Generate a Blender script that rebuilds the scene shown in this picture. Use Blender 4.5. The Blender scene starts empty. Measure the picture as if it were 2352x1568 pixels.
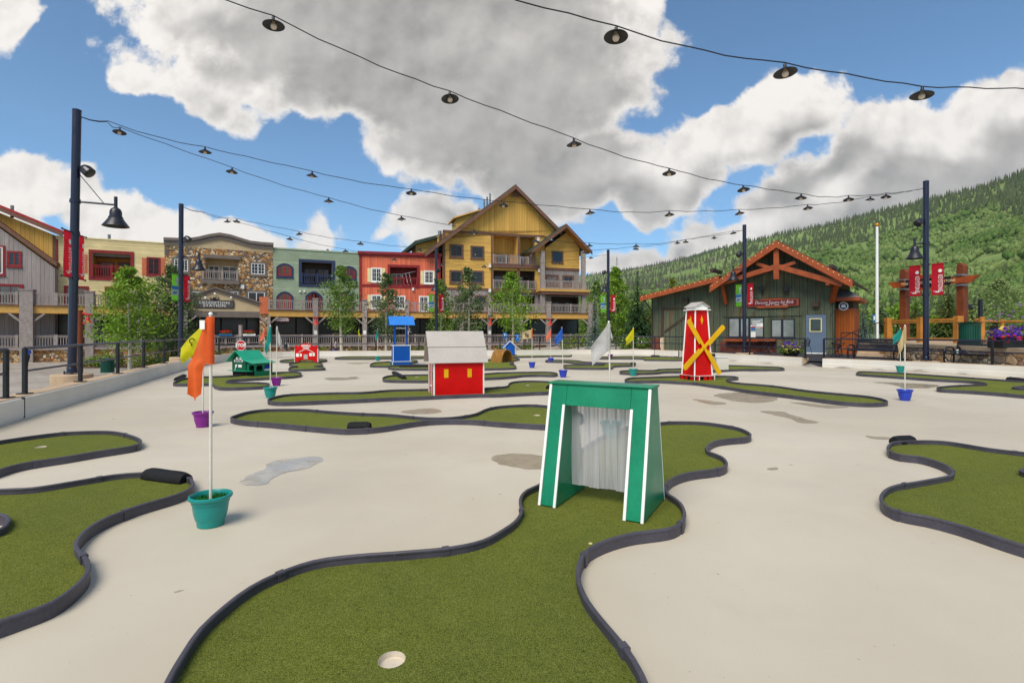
import bpy, bmesh, math, random
from mathutils import Vector, Matrix, noise
from mathutils.geometry import tessellate_polygon
R = math.radians
SC = bpy.context.scene
COL = SC.collection
rng = random.Random(7)

# ---- survey of the place: a point read off the photograph (in a 2352 x 1568 view) becomes a place on the ground
F, CX, HY, EYE = 1200.0, 1176.0, 762.0, 1.5
def P(px, py, Y):
    return Vector(((px-CX)/F*Y, Y, EYE+(HY-py)/F*Y))
def G(px, py, z=0.0):
    Y = F*(EYE-z)/(py-HY)
    return Vector(((px-CX)/F*Y, Y, z))

# ---------------------------------------------------------------- materials
def lin(c):
    r = []
    for v in c[:3]:
        v = v/255.0
        r.append(v/12.92 if v <= .04045 else ((v+.055)/1.055)**2.4)
    return (r[0], r[1], r[2], 1.0)

class NT:
    def __init__(s, tree):
        s.t = tree; s.n = tree.nodes; s.l = tree.links
    def node(s, kind, **kw):
        nd = s.n.new(kind)
        for k, v in kw.items(): setattr(nd, k, v)
        return nd
    def put(s, sock, v):
        if hasattr(v, 'is_output'): s.l.new(v, sock)
        else: sock.default_value = v
    def math(s, op, a, b=None, c=None, clamp=False):
        nd = s.node('ShaderNodeMath', operation=op, use_clamp=clamp)
        s.put(nd.inputs[0], a)
        if b is not None: s.put(nd.inputs[1], b)
        if c is not None: s.put(nd.inputs[2], c)
        return nd.outputs[0]
    def vmath(s, op, a, b=None):
        nd = s.node('ShaderNodeVectorMath', operation=op)
        s.put(nd.inputs[0], a)
        if b is not None: s.put(nd.inputs[1], b)
        return nd.outputs[1] if op in ('LENGTH', 'DOT_PRODUCT') else nd.outputs[0]
    def mix(s, f, a, b, blend='MIX'):
        nd = s.node('ShaderNodeMix', data_type='RGBA', blend_type=blend)
        s.put(nd.inputs[0], f); s.put(nd.inputs[6], a); s.put(nd.inputs[7], b)
        return nd.outputs[2]
    def smooth(s, v, a, b, lo=0., hi=1.):
        nd = s.node('ShaderNodeMapRange', interpolation_type='SMOOTHSTEP')
        s.put(nd.inputs[0], v); nd.inputs[1].default_value = a; nd.inputs[2].default_value = b
        nd.inputs[3].default_value = lo; nd.inputs[4].default_value = hi
        return nd.outputs[0]
    def noise(s, vec, scale, detail=4., rough=.55, dist=0.):
        nd = s.node('ShaderNodeTexNoise')
        if vec is not None: s.put(nd.inputs['Vector'], vec)
        nd.inputs['Scale'].default_value = scale; nd.inputs['Detail'].default_value = detail
        nd.inputs['Roughness'].default_value = rough; nd.inputs['Distortion'].default_value = dist
        return nd.outputs[0]
    def coords(s):
        return s.node('ShaderNodeTexCoord').outputs['Object']
    def sep(s, v):
        nd = s.node('ShaderNodeSeparateXYZ'); s.put(nd.inputs[0], v)
        return nd.outputs
    def bump(s, h, strength=.5, dist=.02, normal=None):
        nd = s.node('ShaderNodeBump')
        nd.inputs['Strength'].default_value = strength; nd.inputs['Distance'].default_value = dist
        s.put(nd.inputs['Height'], h)
        if normal is not None: s.put(nd.inputs['Normal'], normal)
        return nd.outputs[0]

def new_mat(name):
    m = bpy.data.materials.new(name); m.use_nodes = True
    t = NT(m.node_tree)
    b = [n for n in t.n if n.type == 'BSDF_PRINCIPLED'][0]
    return m, t, b

def scale_c(c, k): return (min(c[0]*k, 1), min(c[1]*k, 1), min(c[2]*k, 1), 1)

def mat(name, rgb, rough=.6, var=.14, scale=2.5, bump=.0, bscale=30., metal=0., spec=.4, emit=0., fleck=.06, bdist=.01, wear=0.):
    """weathered paint / timber / metal: two octaves of tone plus fine grain"""
    m, t, b = new_mat(name)
    c = lin(rgb); co = t.coords()
    n1 = t.noise(co, scale, 5, .6); n2 = t.noise(co, scale*14, 3, .6)
    col = t.mix(t.smooth(n1, .3, .7), scale_c(c, 1-var), scale_c(c, 1+var))
    col = t.mix(t.smooth(n2, .35, .65), t.mix(1., col, (1-fleck,)*3+(1,), 'MULTIPLY'), col)
    if wear:
        mp = t.node('ShaderNodeMapping'); mp.inputs['Scale'].default_value = (1, 1, .35); t.put(mp.inputs[0], co)
        col = t.mix(t.smooth(t.noise(mp.outputs[0], 26, 7, .72, .8), .66, .72, 0, wear), col, t.mix(.6, c, lin((214, 206, 192))))
        col = t.mix(t.smooth(t.noise(co, 5, 6, .7), .5, .75, 0, .28), col, t.mix(1., c, (.55, .52, .5, 1), 'MULTIPLY'))
    t.put(b.inputs['Base Color'], col)
    t.put(b.inputs['Roughness'], t.smooth(n1, .2, .8, max(rough-.1, .05), min(rough+.1, 1)))
    b.inputs['Metallic'].default_value = metal
    b.inputs['Specular IOR Level'].default_value = spec
    if bump: t.put(b.inputs['Normal'], t.bump(t.noise(co, bscale, 4, .6), bump, bdist))
    if emit:
        b.inputs['Emission Color'].default_value = c; b.inputs['Emission Strength'].default_value = emit
    return m

def boards(name, rgb, pitch, axis='Z', groove=.1, depth=.02, rough=.7, var=.14, dark=.45, plankvar=.12, lap=True):
    """lap siding (axis Z) or vertical boards (axis X): joints every pitch metres with their shadow lines painted in, tone changing board by board"""
    m, t, b = new_mat(name)
    c = lin(rgb); co = t.coords(); xyz = t.sep(co)
    q = t.math('DIVIDE', xyz['XYZ'.index(axis)], pitch)
    fr = t.math('FRACT', q); idx = t.math('FLOOR', q)
    wn = t.node('ShaderNodeTexWhiteNoise', noise_dimensions='1D'); t.put(wn.inputs['W'], idx)
    mp = t.node('ShaderNodeMapping'); mp.inputs['Scale'].default_value = (1, 1, .12) if axis == 'X' else (.12, 1, 1)
    t.put(mp.inputs[0], co)
    grain = t.noise(mp.outputs[0], 9, 5, .65); big = t.noise(co, .35, 4, .6)
    k = t.math('ADD', t.math('MULTIPLY', wn.outputs[0], plankvar*2), 1-plankvar)
    k = t.math('MULTIPLY', k, t.smooth(grain, .25, .75, 1-var, 1+var))
    k = t.math('MULTIPLY', k, t.smooth(big, .3, .7, .9, 1.08))
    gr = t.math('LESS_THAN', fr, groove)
    k = t.math('MULTIPLY', k, t.math('SUBTRACT', 1., t.math('MULTIPLY', gr, dark)))  # joint darkened in the colour, for the shade under each lap
    cmb = t.node('ShaderNodeCombineXYZ')
    for i in range(3): t.put(cmb.inputs[i], k)
    t.put(b.inputs['Base Color'], t.mix(1., c, cmb.outputs[0], 'MULTIPLY'))
    b.inputs['Roughness'].default_value = rough; b.inputs['Specular IOR Level'].default_value = .25
    h = t.math('SUBTRACT', 1., fr) if lap else t.math('SUBTRACT', 1., gr)
    t.put(b.inputs['Normal'], t.bump(h, .9, depth))
    return m

def battens(name, rgb, pitch, width=.05, rough=.75, var=.25, streak=None):
    """board and batten: raised narrow strip every pitch metres"""
    m, t, b = new_mat(name)
    c = lin(rgb); co = t.coords(); xyz = t.sep(co)
    q = t.math('DIVIDE', xyz[0], pitch); fr = t.math('FRACT', q)
    wn = t.node('ShaderNodeTexWhiteNoise', noise_dimensions='1D'); t.put(wn.inputs['W'], t.math('FLOOR', q))
    mp = t.node('ShaderNodeMapping'); mp.inputs['Scale'].default_value = (1, 1, .1); t.put(mp.inputs[0], co)
    grain = t.noise(mp.outputs[0], 7, 6, .7)
    k = t.math('MULTIPLY', t.math('ADD', t.math('MULTIPLY', wn.outputs[0], .3), .85), t.smooth(grain, .25, .75, 1-var, 1+var))
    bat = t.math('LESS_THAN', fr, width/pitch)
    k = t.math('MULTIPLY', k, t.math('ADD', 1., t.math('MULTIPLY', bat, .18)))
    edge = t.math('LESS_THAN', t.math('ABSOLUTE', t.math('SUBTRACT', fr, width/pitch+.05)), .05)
    k = t.math('MULTIPLY', k, t.math('SUBTRACT', 1., t.math('MULTIPLY', edge, .45)))  # shadow line painted along one side of each batten
    cmb = t.node('ShaderNodeCombineXYZ')
    for i in range(3): t.put(cmb.inputs[i], k)
    base = c
    if streak: base = t.mix(t.smooth(t.noise(mp.outputs[0], 2.2, 4, .6), .5, .72), c, lin(streak))
    t.put(b.inputs['Base Color'], t.mix(1., base, cmb.outputs[0], 'MULTIPLY'))
    b.inputs['Roughness'].default_value = rough; b.inputs['Specular IOR Level'].default_value = .2
    t.put(b.inputs['Normal'], t.bump(bat, .8, .03))
    return m

def stones(name, cols, scale, mortar=(60, 54, 48), mort=.05, bump=.05, stretch=1.):
    m, t, b = new_mat(name)
    co = t.coords()
    mp = t.node('ShaderNodeMapping'); mp.inputs['Scale'].default_value = (1, 1, stretch); t.put(mp.inputs[0], co)
    w = t.node('ShaderNodeVectorMath', operation='ADD')
    nz = t.node('ShaderNodeTexNoise'); nz.inputs['Scale'].default_value = scale*.8; t.put(nz.inputs['Vector'], mp.outputs[0])
    sc_ = t.vmath('SCALE', nz.outputs['Color']); sc_.node.inputs['Scale'].default_value = .35/scale
    t.put(w.inputs[0], mp.outputs[0]); t.put(w.inputs[1], sc_)
    v = t.node('ShaderNodeTexVoronoi'); v.inputs['Scale'].default_value = scale; t.put(v.inputs['Vector'], w.outputs[0])
    e = t.node('ShaderNodeTexVoronoi', feature='DISTANCE_TO_EDGE'); e.inputs['Scale'].default_value = scale; t.put(e.inputs['Vector'], w.outputs[0])
    rp = t.node('ShaderNodeValToRGB'); rp.color_ramp.interpolation = 'CONSTANT'
    els = rp.color_ramp.elements
    while len(els) < len(cols): els.new(.5)
    for i, cc in enumerate(cols):
        els[i].position = i/len(cols); els[i].color = lin(cc)
    hs = t.sep(v.outputs['Color'])
    t.put(rp.inputs[0], hs[0])
    tone = t.smooth(t.noise(co, scale*3, 5, .65), .25, .75, .72, 1.2)
    cmb = t.node('ShaderNodeCombineXYZ')
    for i in range(3): t.put(cmb.inputs[i], tone)
    col = t.mix(1., rp.outputs[0], cmb.outputs[0], 'MULTIPLY')
    edge = t.smooth(e.outputs['Distance'], mort*.5, mort*1.4)
    t.put(b.inputs['Base Color'], t.mix(edge, lin(mortar), col))
    b.inputs['Roughness'].default_value = .85; b.inputs['Specular IOR Level'].default_value = .25
    h = t.math('ADD', t.smooth(e.outputs['Distance'], 0, mort*4), t.math('MULTIPLY', t.noise(co, scale*5, 4, .6), .35))
    t.put(b.inputs['Normal'], t.bump(h, .9, bump))
    return m

def leaf_mat(name, rgb, var=.35, rgb2=None, trans=.25):
    """leaves: each leaf its own tone"""
    m, t, b = new_mat(name)
    geo = t.node('ShaderNodeNewGeometry')
    ri = geo.outputs['Random Per Island']
    c = lin(rgb); c2 = lin(rgb2) if rgb2 else c
    base = t.mix(t.smooth(t.noise(t.coords(), .9, 3, .5), .35, .65), c, c2)
    cmb = t.node('ShaderNodeCombineXYZ')
    k = t.math('ADD', t.math('MULTIPLY', ri, 2*var), 1-var)
    for i in range(3): t.put(cmb.inputs[i], k)
    t.put(b.inputs['Base Color'], t.mix(1., base, cmb.outputs[0], 'MULTIPLY'))
    b.inputs['Roughness'].default_value = .6; b.inputs['Specular IOR Level'].default_value = .25
    if trans:
        tr = t.node('ShaderNodeBsdfTranslucent'); t.put(tr.inputs[0], t.mix(1., base, (1.3, 1.25, .7, 1), 'MULTIPLY'))
        mx = t.node('ShaderNodeMixShader'); mx.inputs[0].default_value = trans
        out = [n for n in t.n if n.type == 'OUTPUT_MATERIAL'][0]
        t.l.new(b.outputs[0], mx.inputs[1]); t.l.new(tr.outputs[0], mx.inputs[2]); t.l.new(mx.outputs[0], out.inputs[0])
    return m

# ---------------------------------------------------------------- mesh building
class MB:
    def __init__(s): s.v = []; s.f = []; s.m = None; s.mi = []; s.slot = 0
    def add(s, vs, fs):
        o = len(s.v)
        for p in vs:
            p = Vector(p)
            s.v.append(s.m @ p if s.m is not None else p)
        for f in fs:
            s.f.append([o+i for i in f]); s.mi.append(s.slot)
    def box(s, x0, x1, y0, y1, z0, z1):
        x0, x1 = min(x0, x1), max(x0, x1); y0, y1 = min(y0, y1), max(y0, y1); z0, z1 = min(z0, z1), max(z0, z1)
        s.add([(x0,y0,z0),(x1,y0,z0),(x1,y1,z0),(x0,y1,z0),(x0,y0,z1),(x1,y0,z1),(x1,y1,z1),(x0,y1,z1)],
              [(0,3,2,1),(4,5,6,7),(0,1,5,4),(1,2,6,5),(2,3,7,6),(3,0,4,7)])
        return s
    def prism(s, poly, d0, d1, axes='xz'):
        """polygon in the plane named by axes, extruded between d0 and d1 along the third axis"""
        n = len(poly)
        def mk(a, b, d):
            return {'xz': (a, d, b), 'xy': (a, b, d), 'yz': (d, a, b)}[axes]
        vs = [mk(a, b, d0) for a, b in poly]+[mk(a, b, d1) for a, b in poly]
        fs = [list(range(n)), list(range(2*n-1, n-1, -1))]
        for i in range(n):
            j = (i+1) % n; fs.append((i, i+n, j+n, j))
        s.add(vs, fs); return s
    def bar(s, a, b, w, h, up=(0, 0, 1)):
        """rectangular bar from a to b; w across, h along up"""
        a, b = Vector(a), Vector(b); d = (b-a).normalized(); up = Vector(up)
        x = d.cross(up)
        if x.length < 1e-4: x = d.cross(Vector((0, 1, 0)))
        x.normalize(); y = x.cross(d).normalized()
        vs = []
        for p in (a, b):
            for i, j in ((-1,-1),(1,-1),(1,1),(-1,1)): vs.append(p+x*i*w/2+y*j*h/2)
        s.add(vs, [(0,3,2,1),(4,5,6,7),(0,1,5,4),(1,2,6,5),(2,3,7,6),(3,0,4,7)])
        return s
    def tube(s, pts, r, n=8, closed=False, cap=True):
        pts = [Vector(p) for p in pts]; k = len(pts)
        rs = r if isinstance(r, (list, tuple)) else [r]*k
        vs = []; prev = None
        for i, p in enumerate(pts):
            if closed: d = pts[(i+1) % k]-pts[i-1]
            else: d = pts[min(i+1, k-1)]-pts[max(i-1, 0)]
            d.normalize()
            if prev is None:
                x = d.orthogonal().normalized()
            else:
                x = prev-d*prev.dot(d)
                x = x.normalized() if x.length > 1e-6 else d.orthogonal().normalized()
            prev = x; y = d.cross(x)
            for q in range(n):
                a = 2*math.pi*q/n
                vs.append(p+(x*math.cos(a)+y*math.sin(a))*rs[i])
        fs = []
        for i in range(k if closed else k-1):
            j = (i+1) % k
            for q in range(n):
                w = (q+1) % n
                fs.append((i*n+q, i*n+w, j*n+w, j*n+q))
        if not closed and cap:
            fs.append(list(range(n-1, -1, -1))); fs.append(list(range((k-1)*n, k*n)))
        s.add(vs, fs); return s
    def cyl(s, a, b, r0, r1=None, n=12): return s.tube([a, b], [r0, r0 if r1 is None else r1], n)
    def lathe(s, prof, n=20, c=(0, 0, 0), sx=1., sy=1., caps=(True, True)):
        c = Vector(c); vs = []
        for r, z in prof:
            for q in range(n):
                a = 2*math.pi*q/n
                vs.append(c+Vector((r*sx*math.cos(a), r*sy*math.sin(a), z)))
        fs = []
        for i in range(len(prof)-1):
            for q in range(n):
                w = (q+1) % n
                fs.append((i*n+q, i*n+w, (i+1)*n+w, (i+1)*n+q))
        if caps[0]: fs.append(list(range(n-1, -1, -1)))
        if caps[1]: fs.append(list(range((len(prof)-1)*n, len(prof)*n)))
        s.add(vs, fs); return s
    def ball(s, c, r, n=10, m=6):
        pr = [(max(math.sin(math.pi*i/m), 1e-3), -math.cos(math.pi*i/m)) for i in range(m+1)]
        rr = r if isinstance(r, (tuple, list)) else (r, r, r)
        c = Vector(c); vs = []
        for a, z in pr:
            for q in range(n):
                t = 2*math.pi*q/n
                vs.append(c+Vector((a*math.cos(t)*rr[0], a*math.sin(t)*rr[1], z*rr[2])))
        fs = []
        for i in range(m):
            for q in range(n):
                w = (q+1) % n; fs.append((i*n+q, i*n+w, (i+1)*n+w, (i+1)*n+q))
        s.add(vs, fs); return s
    def quad(s, a, b, c, d): s.add([a, b, c, d], [(0, 1, 2, 3)]); return s
    def build_each(s, name, material, parent=None):
        """every board its own object"""
        k = 0
        for i in range(0, len(s.v), 8):
            q = MB(); q.v = s.v[i:i+8]; q.f = [[a-i for a in f] for f in s.f[k:k+6]]; q.mi = [0]*6; k += 6; q.build(name, material, parent)
    def build(s, name, material, parent=None, smooth=None, bevel=0., origin=None):
        me = bpy.data.meshes.new(name)
        vs = s.v
        if origin is not None: vs = [v-Vector(origin) for v in vs]
        me.from_pydata([tuple(v) for v in vs], [], s.f)
        mats = material if isinstance(material, (list, tuple)) else [material]
        for m_ in mats: me.materials.append(m_)
        if len(mats) > 1: me.polygons.foreach_set('material_index', s.mi)
        me.validate(); me.update()
        bm = bmesh.new(); bm.from_mesh(me)
        if len(bm.faces) < 20000: bmesh.ops.recalc_face_normals(bm, faces=bm.faces[:])
        bm.to_mesh(me); bm.free()
        if smooth:
            me.polygons.foreach_set('use_smooth', [True]*len(me.polygons))
            me.set_sharp_from_angle(angle=R(smooth))
        o = bpy.data.objects.new(name, me); COL.objects.link(o)
        if origin is not None: o.location = origin
        if parent is not None: o.parent = parent
        if bevel:
            md = o.modifiers.new('Bevel', 'BEVEL'); md.width = bevel; md.segments = 2; md.limit_method = 'ANGLE'; md.angle_limit = R(50)
        return o

def tag(o, label=None, cat=None, group=None, kind=None):
    if label: o['label'] = label
    if cat: o['category'] = cat
    if group: o['group'] = group
    if kind: o['kind'] = kind
    return o
def thing(name, label, cat, loc=(0, 0, 0), rz=0., group=None):
    o = bpy.data.objects.new(name, None); COL.objects.link(o)
    o.empty_display_size = .2; o.location = loc; o.rotation_euler = (0, 0, rz)
    return tag(o, label, cat, group)
def dup(root, loc=None, rz=None, label=None, group=None, scale=None):
    def cp(o, par):
        c = o.copy(); COL.objects.link(c)
        if par is not None: c.parent = par
        for ch in list(o.children): cp(ch, c)
        return c
    r = cp(root, None)
    if loc is not None: r.location = loc
    if rz is not None: r.rotation_euler = (0, 0, rz)
    if scale is not None: r.scale = (scale,)*3 if not isinstance(scale, (tuple, list)) else scale
    if label: r['label'] = label
    if group: r['group'] = group
    return r

def text(body, size, material, parent, loc, rot=(R(90), 0, 0), name='lettering', extrude=.004, shear=0., align='CENTER', sx=1., bold=0., spacing=1.):
    cu = bpy.data.curves.new(name, 'FONT'); cu.body = body; cu.size = size; cu.align_x = align; cu.align_y = 'CENTER'
    cu.extrude = extrude; cu.shear = shear; cu.offset = bold; cu.space_character = spacing; cu.resolution_u = 3
    tmp = bpy.data.objects.new(name, cu); COL.objects.link(tmp)
    bpy.context.view_layer.update()
    me = bpy.data.meshes.new_from_object(tmp.evaluated_get(bpy.context.evaluated_depsgraph_get()))
    bpy.data.objects.remove(tmp); bpy.data.curves.remove(cu)
    me.materials.clear(); me.materials.append(material)
    o = bpy.data.objects.new(name, me); COL.objects.link(o); o.parent = parent
    o.location = loc; o.rotation_euler = rot; o.scale = (sx, 1, 1)
    return o

def catmull(pts, step, closed=True):
    """smooth closed curve through the points, resampled every step metres"""
    n = len(pts); out = []
    for i in range(n if closed else n-1):
        p0, p1, p2, p3 = [Vector(pts[(i+k) % n]) if closed else Vector(pts[min(max(i+k, 0), n-1)]) for k in (-1, 0, 1, 2)]
        def tj(t, a, b): return t+max((b-a).length, 1e-5)**.5
        t0 = 0; t1 = tj(t0, p0, p1) if (p1-p0).length > 1e-6 else .3; t2 = tj(t1, p1, p2); t3 = tj(t2, p2, p3) if (p3-p2).length > 1e-6 else t2+.3
        m = max(2, int((p2-p1).length/step))
        for k in range(m):
            t = t1+(t2-t1)*k/m
            A1 = p0*((t1-t)/(t1-t0))+p1*((t-t0)/(t1-t0)); A2 = p1*((t2-t)/(t2-t1))+p2*((t-t1)/(t2-t1)); A3 = p2*((t3-t)/(t3-t2))+p3*((t-t2)/(t3-t2))
            B1 = A1*((t2-t)/(t2-t0))+A2*((t-t0)/(t2-t0)); B2 = A2*((t3-t)/(t3-t1))+A3*((t-t1)/(t3-t1))
            out.append(B1*((t2-t)/(t2-t1))+B2*((t-t1)/(t2-t1)))
    if not closed: out.append(Vector(pts[-1]))
    return out

class Fac:
    """a vertical plane through two surveyed points; local x runs along it, local -y faces the rink"""
    def __init__(s, px0, Y0, px1, Y1):
        s.o = Vector(((px0-CX)/F*Y0, Y0)); e = Vector(((px1-CX)/F*Y1, Y1))-s.o
        s.len = e.length; s.e = e.normalized(); s.n = Vector((s.e.y, -s.e.x)); s.a = math.atan2(s.e.y, s.e.x)
    def at(s, px, py, t=0.):
        q = s.o+s.n*t; u = (px-CX)/F
        Y = (q.x*s.n.x+q.y*s.n.y)/(u*s.n.x+s.n.y)
        return (Vector((u*Y, Y))-q).dot(s.e), EYE+(HY-py)/F*Y
    def rect(s, x0, y0, x1, y1, t=0.):
        a = s.at(x0, y0, t)[0]; b = s.at(x1, y1, t)[0]; xm = (x0+x1)/2
        return a, b, s.at(xm, y1, t)[1], s.at(xm, y0, t)[1]
    def world(s, sx, t, z):
        p = s.o+s.e*sx+s.n*t
        return Vector((p.x, p.y, z))
    def empty(s, name, label, cat, group=None):
        return thing(name, label, cat, (s.o.x, s.o.y, 0), s.a, group)
    def box(s, mb, x0, y0, x1, y1, t0, t1):
        a, b, c, d = s.rect(x0, y0, x1, y1, max(t0, t1)); mb.box(a, b, -t0, -t1, c, d); return mb

def wall_holes(mb, s0, s1, z0, z1, t0, t1, holes):
    """thick wall with rectangular openings"""
    xs = sorted(set([s0, s1]+[min(max(h[i], s0), s1) for h in holes for i in (0, 1)]))
    zs = sorted(set([z0, z1]+[min(max(h[i], z0), z1) for h in holes for i in (2, 3)]))
    for j in range(len(zs)-1):
        run = None
        for i in range(len(xs)-1):
            cx, cz = (xs[i]+xs[i+1])/2, (zs[j]+zs[j+1])/2
            solid = not any(h[0] < cx < h[1] and h[2] < cz < h[3] for h in holes)
            if solid and run is None: run = xs[i]
            if not solid and run is not None: mb.box(run, xs[i], -t0, -t1, zs[j], zs[j+1]); run = None
        if run is not None: mb.box(run, xs[-1], -t0, -t1, zs[j], zs[j+1])
    return mb
# ================================================================ SETTING
def hue(name, rgb, **k): return mat(name, rgb, **k)
M_white = hue('white paint', (225, 222, 216), rough=.55, var=.05, scale=1.2)
M_whitetrim = hue('white trim', (238, 236, 230), rough=.5, var=.03)
M_black = hue('black metal', (20, 20, 26), rough=.38, var=.2, spec=.5)
M_navy = hue('dark blue black enamel', (18, 20, 46), rough=.32, var=.15, spec=.6)
M_rubber = hue('black rubber', (10, 10, 12), rough=.75, var=.3, scale=14, bump=.5, bscale=120)
M_conc = hue('tan concrete', (186, 160, 130), rough=.85, var=.12, scale=3, bump=.3, bscale=60)

def floor_mat():
    m, t, b = new_mat('rink slab'); co = t.coords()
    big = t.noise(co, .16, 5, .6); mid = t.noise(co, 1.1, 6, .65); fine = t.noise(co, 22, 4, .6); grit = t.noise(co, 140, 2, .6)
    c = t.mix(t.smooth(big, .36, .66), lin((190, 179, 159)), lin((208, 199, 180)))
    c = t.mix(t.smooth(mid, .55, .78), c, t.mix(.5, c, lin((186, 174, 152))))
    c = t.mix(t.smooth(fine, .6, .8, 0, .35), c, lin((184, 172, 150)))
    c = t.mix(t.smooth(grit, .35, .65, 0, .22), c, lin((178, 166, 146)))
    mp = t.node('ShaderNodeMapping'); mp.inputs['Scale'].default_value = (1, .25, 1); mp.inputs['Rotation'].default_value = (0, 0, R(-35)); t.put(mp.inputs[0], co)
    sc = t.noise(mp.outputs[0], 9, 8, .75, 1.2)
    c = t.mix(t.smooth(sc, .70, .74, 0, .5), c, lin((132, 120, 100)))
    sp = t.noise(co, 6.5, 3, .5); c = t.mix(t.smooth(sp, .735, .76, 0, .55), c, lin((104, 90, 70)))
    dk = t.noise(co, 31, 2, .5); c = t.mix(t.smooth(dk, .74, .77, 0, .6), c, lin((96, 84, 68)))
    t.put(b.inputs['Base Color'], c)
    t.put(b.inputs['Roughness'], t.smooth(mid, .3, .7, .5, .72)); b.inputs['Specular IOR Level'].default_value = .35
    t.put(b.inputs['Normal'], t.bump(t.math('ADD', fine, grit), .12, .003))
    return m
M_floor = floor_mat()

def turf_mat():
    m, t, b = new_mat('synthetic turf'); co = t.coords()
    big = t.noise(co, .7, 4, .6); mid = t.noise(co, 7, 5, .65)
    mp = t.node('ShaderNodeMapping'); mp.inputs['Scale'].default_value = (1, .6, 1); t.put(mp.inputs[0], co)
    f1 = t.noise(mp.outputs[0], 190, 3, .7); f2 = t.noise(mp.outputs[0], 420, 2, .7)
    c = t.mix(t.smooth(f1, .3, .7), lin((66, 76, 27)), lin((138, 145, 64)))
    c = t.mix(t.smooth(f2, .55, .75, 0, .55), c, lin((190, 190, 118)))
    c = t.mix(t.smooth(f2, .25, .42, .55, 0), c, lin((40, 54, 8)))
    f0 = t.noise(mp.outputs[0], 75, 4, .7); c = t.mix(t.smooth(f0, .32, .48, .5, 0), c, lin((42, 56, 14))); c = t.mix(t.smooth(f0, .54, .7, 0, .4), c, lin((156, 162, 86)))
    c = t.mix(t.smooth(mid, .3, .7, 0, .45), c, t.mix(1., c, (.72, .8, .6, 1), 'MULTIPLY'))
    c = t.mix(t.smooth(big, .35, .68, 0, .85), c, t.mix(1., c, (1.2, 1.14, .95, 1), 'MULTIPLY'))
    t.put(b.inputs['Base Color'], c); b.inputs['Roughness'].default_value = .9; b.inputs['Specular IOR Level'].default_value = .12
    b.inputs['Sheen Weight'].default_value = .0
    t.put(b.inputs['Normal'], t.bump(t.math('ADD', t.math('ADD', f1, f2), f0), .9, .008))
    return m
M_turf = turf_mat()

# rink outline, walked from the near left corner round the far end to the right
RINK = [(-3.9,-3),(-5.6,1.5),(-8.2,8.4),(-10.45,14.2),(-12.3,18.9),(-13.5,22.5),(-14.3,26.0),(-14.35,28.0),(-13.6,29.6),(-12,30.5),
        (-9,31.0),(-4,31.8),(2,32.8),(6,33.4),(8.6,33.0),(10.0,31.2),(11.1,27.4),(12.4,23.9),(12.75,23.0),(13.25,22.3),(14.45,20.95),(16.6,17.4),(18.7,13.2),(20,9),(20,-4)]
def seg_dist(p, a, b):
    ab = b-a; t = max(0, min(1, (p-a).dot(ab)/ab.length_squared)); return (p-a-ab*t).length
RV = [Vector(p) for p in RINK]
def in_poly(x, y, poly):
    c = False; j = len(poly)-1
    for i in range(len(poly)):
        xi, yi = poly[i][0], poly[i][1]; xj, yj = poly[j][0], poly[j][1]
        if (yi > y) != (yj > y) and x < (xj-xi)*(y-yi)/(yj-yi)+xi: c = not c
        j = i
    return c
def sst(v, a, b):
    t = max(0, min(1, (v-a)/(b-a))); return t*t*(3-2*t)
def ground_h(x, y):
    if in_poly(x, y, RINK): return -.08
    p = Vector((x, y)); d = min(seg_dist(p, RV[i], RV[i+1]) for i in range(len(RV)-1))
    left = 1-sst(x, 3, 10)
    tgt = (-.95-.25*sst(-x, 10, 40)) if x < -6 else -.95+.5*sst(x, -6, 3)
    hl = -.08+(tgt+.08)*sst(d, .8, 7.5)
    hr = -.08+.28*sst(d, .1, .5)
    return hl*left+hr*(1-left)
ax = [-900,-500,-300,-180,-120,-90,-75]+[-66+2*i for i in range(14)]+[-38+.8*i for i in range(84)]+[30+3*i for i in range(12)]+[70,100,150,250,400,700,1100]
ay = [-120,-60,-30,-14]+[-8+1.0*i for i in range(60)]+[53+2.5*i for i in range(18)]+[105,130,170,240]
gm = MB(); nx = len(ax)
gv = [(x, y, ground_h(x, y)) for y in ay for x in ax]
gm.add(gv, [(j*nx+i, j*nx+i+1, (j+1)*nx+i+1, (j+1)*nx+i) for j in range(len(ay)-1) for i in range(nx-1)])
def paving_mat():
    m, t, b = new_mat('village paving'); co = t.coords()
    n = t.noise(co, .25, 5, .6); f = t.noise(co, 8, 5, .7)
    br = t.node('ShaderNodeTexBrick'); br.inputs['Scale'].default_value = .55; br.inputs['Mortar Size'].default_value = .012
    br.inputs['Color1'].default_value = (1, 1, 1, 1); br.inputs['Color2'].default_value = (.88, .87, .86, 1); br.inputs['Mortar'].default_value = (.5, .48, .46, 1)
    t.put(br.inputs['Vector'], co)
    c = t.mix(t.smooth(n, .3, .7), lin((150, 140, 128)), lin((176, 166, 154)))
    c = t.mix(1., c, br.outputs[0], 'MULTIPLY'); c = t.mix(t.smooth(f, .5, .75, 0, .4), c, lin((118, 108, 98)))
    t.put(b.inputs['Base Color'], c); b.inputs['Roughness'].default_value = .85
    t.put(b.inputs['Normal'], t.bump(f, .3, .01)); return m
M_pave = paving_mat()
tag(gm.build('ground', M_pave, smooth=60), kind='structure')

fl = MB(); fl.add([(x, y, 0) for x, y in RINK], [list(range(len(RINK)))])
tag(fl.build('rink_floor', M_floor), kind='structure')

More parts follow.
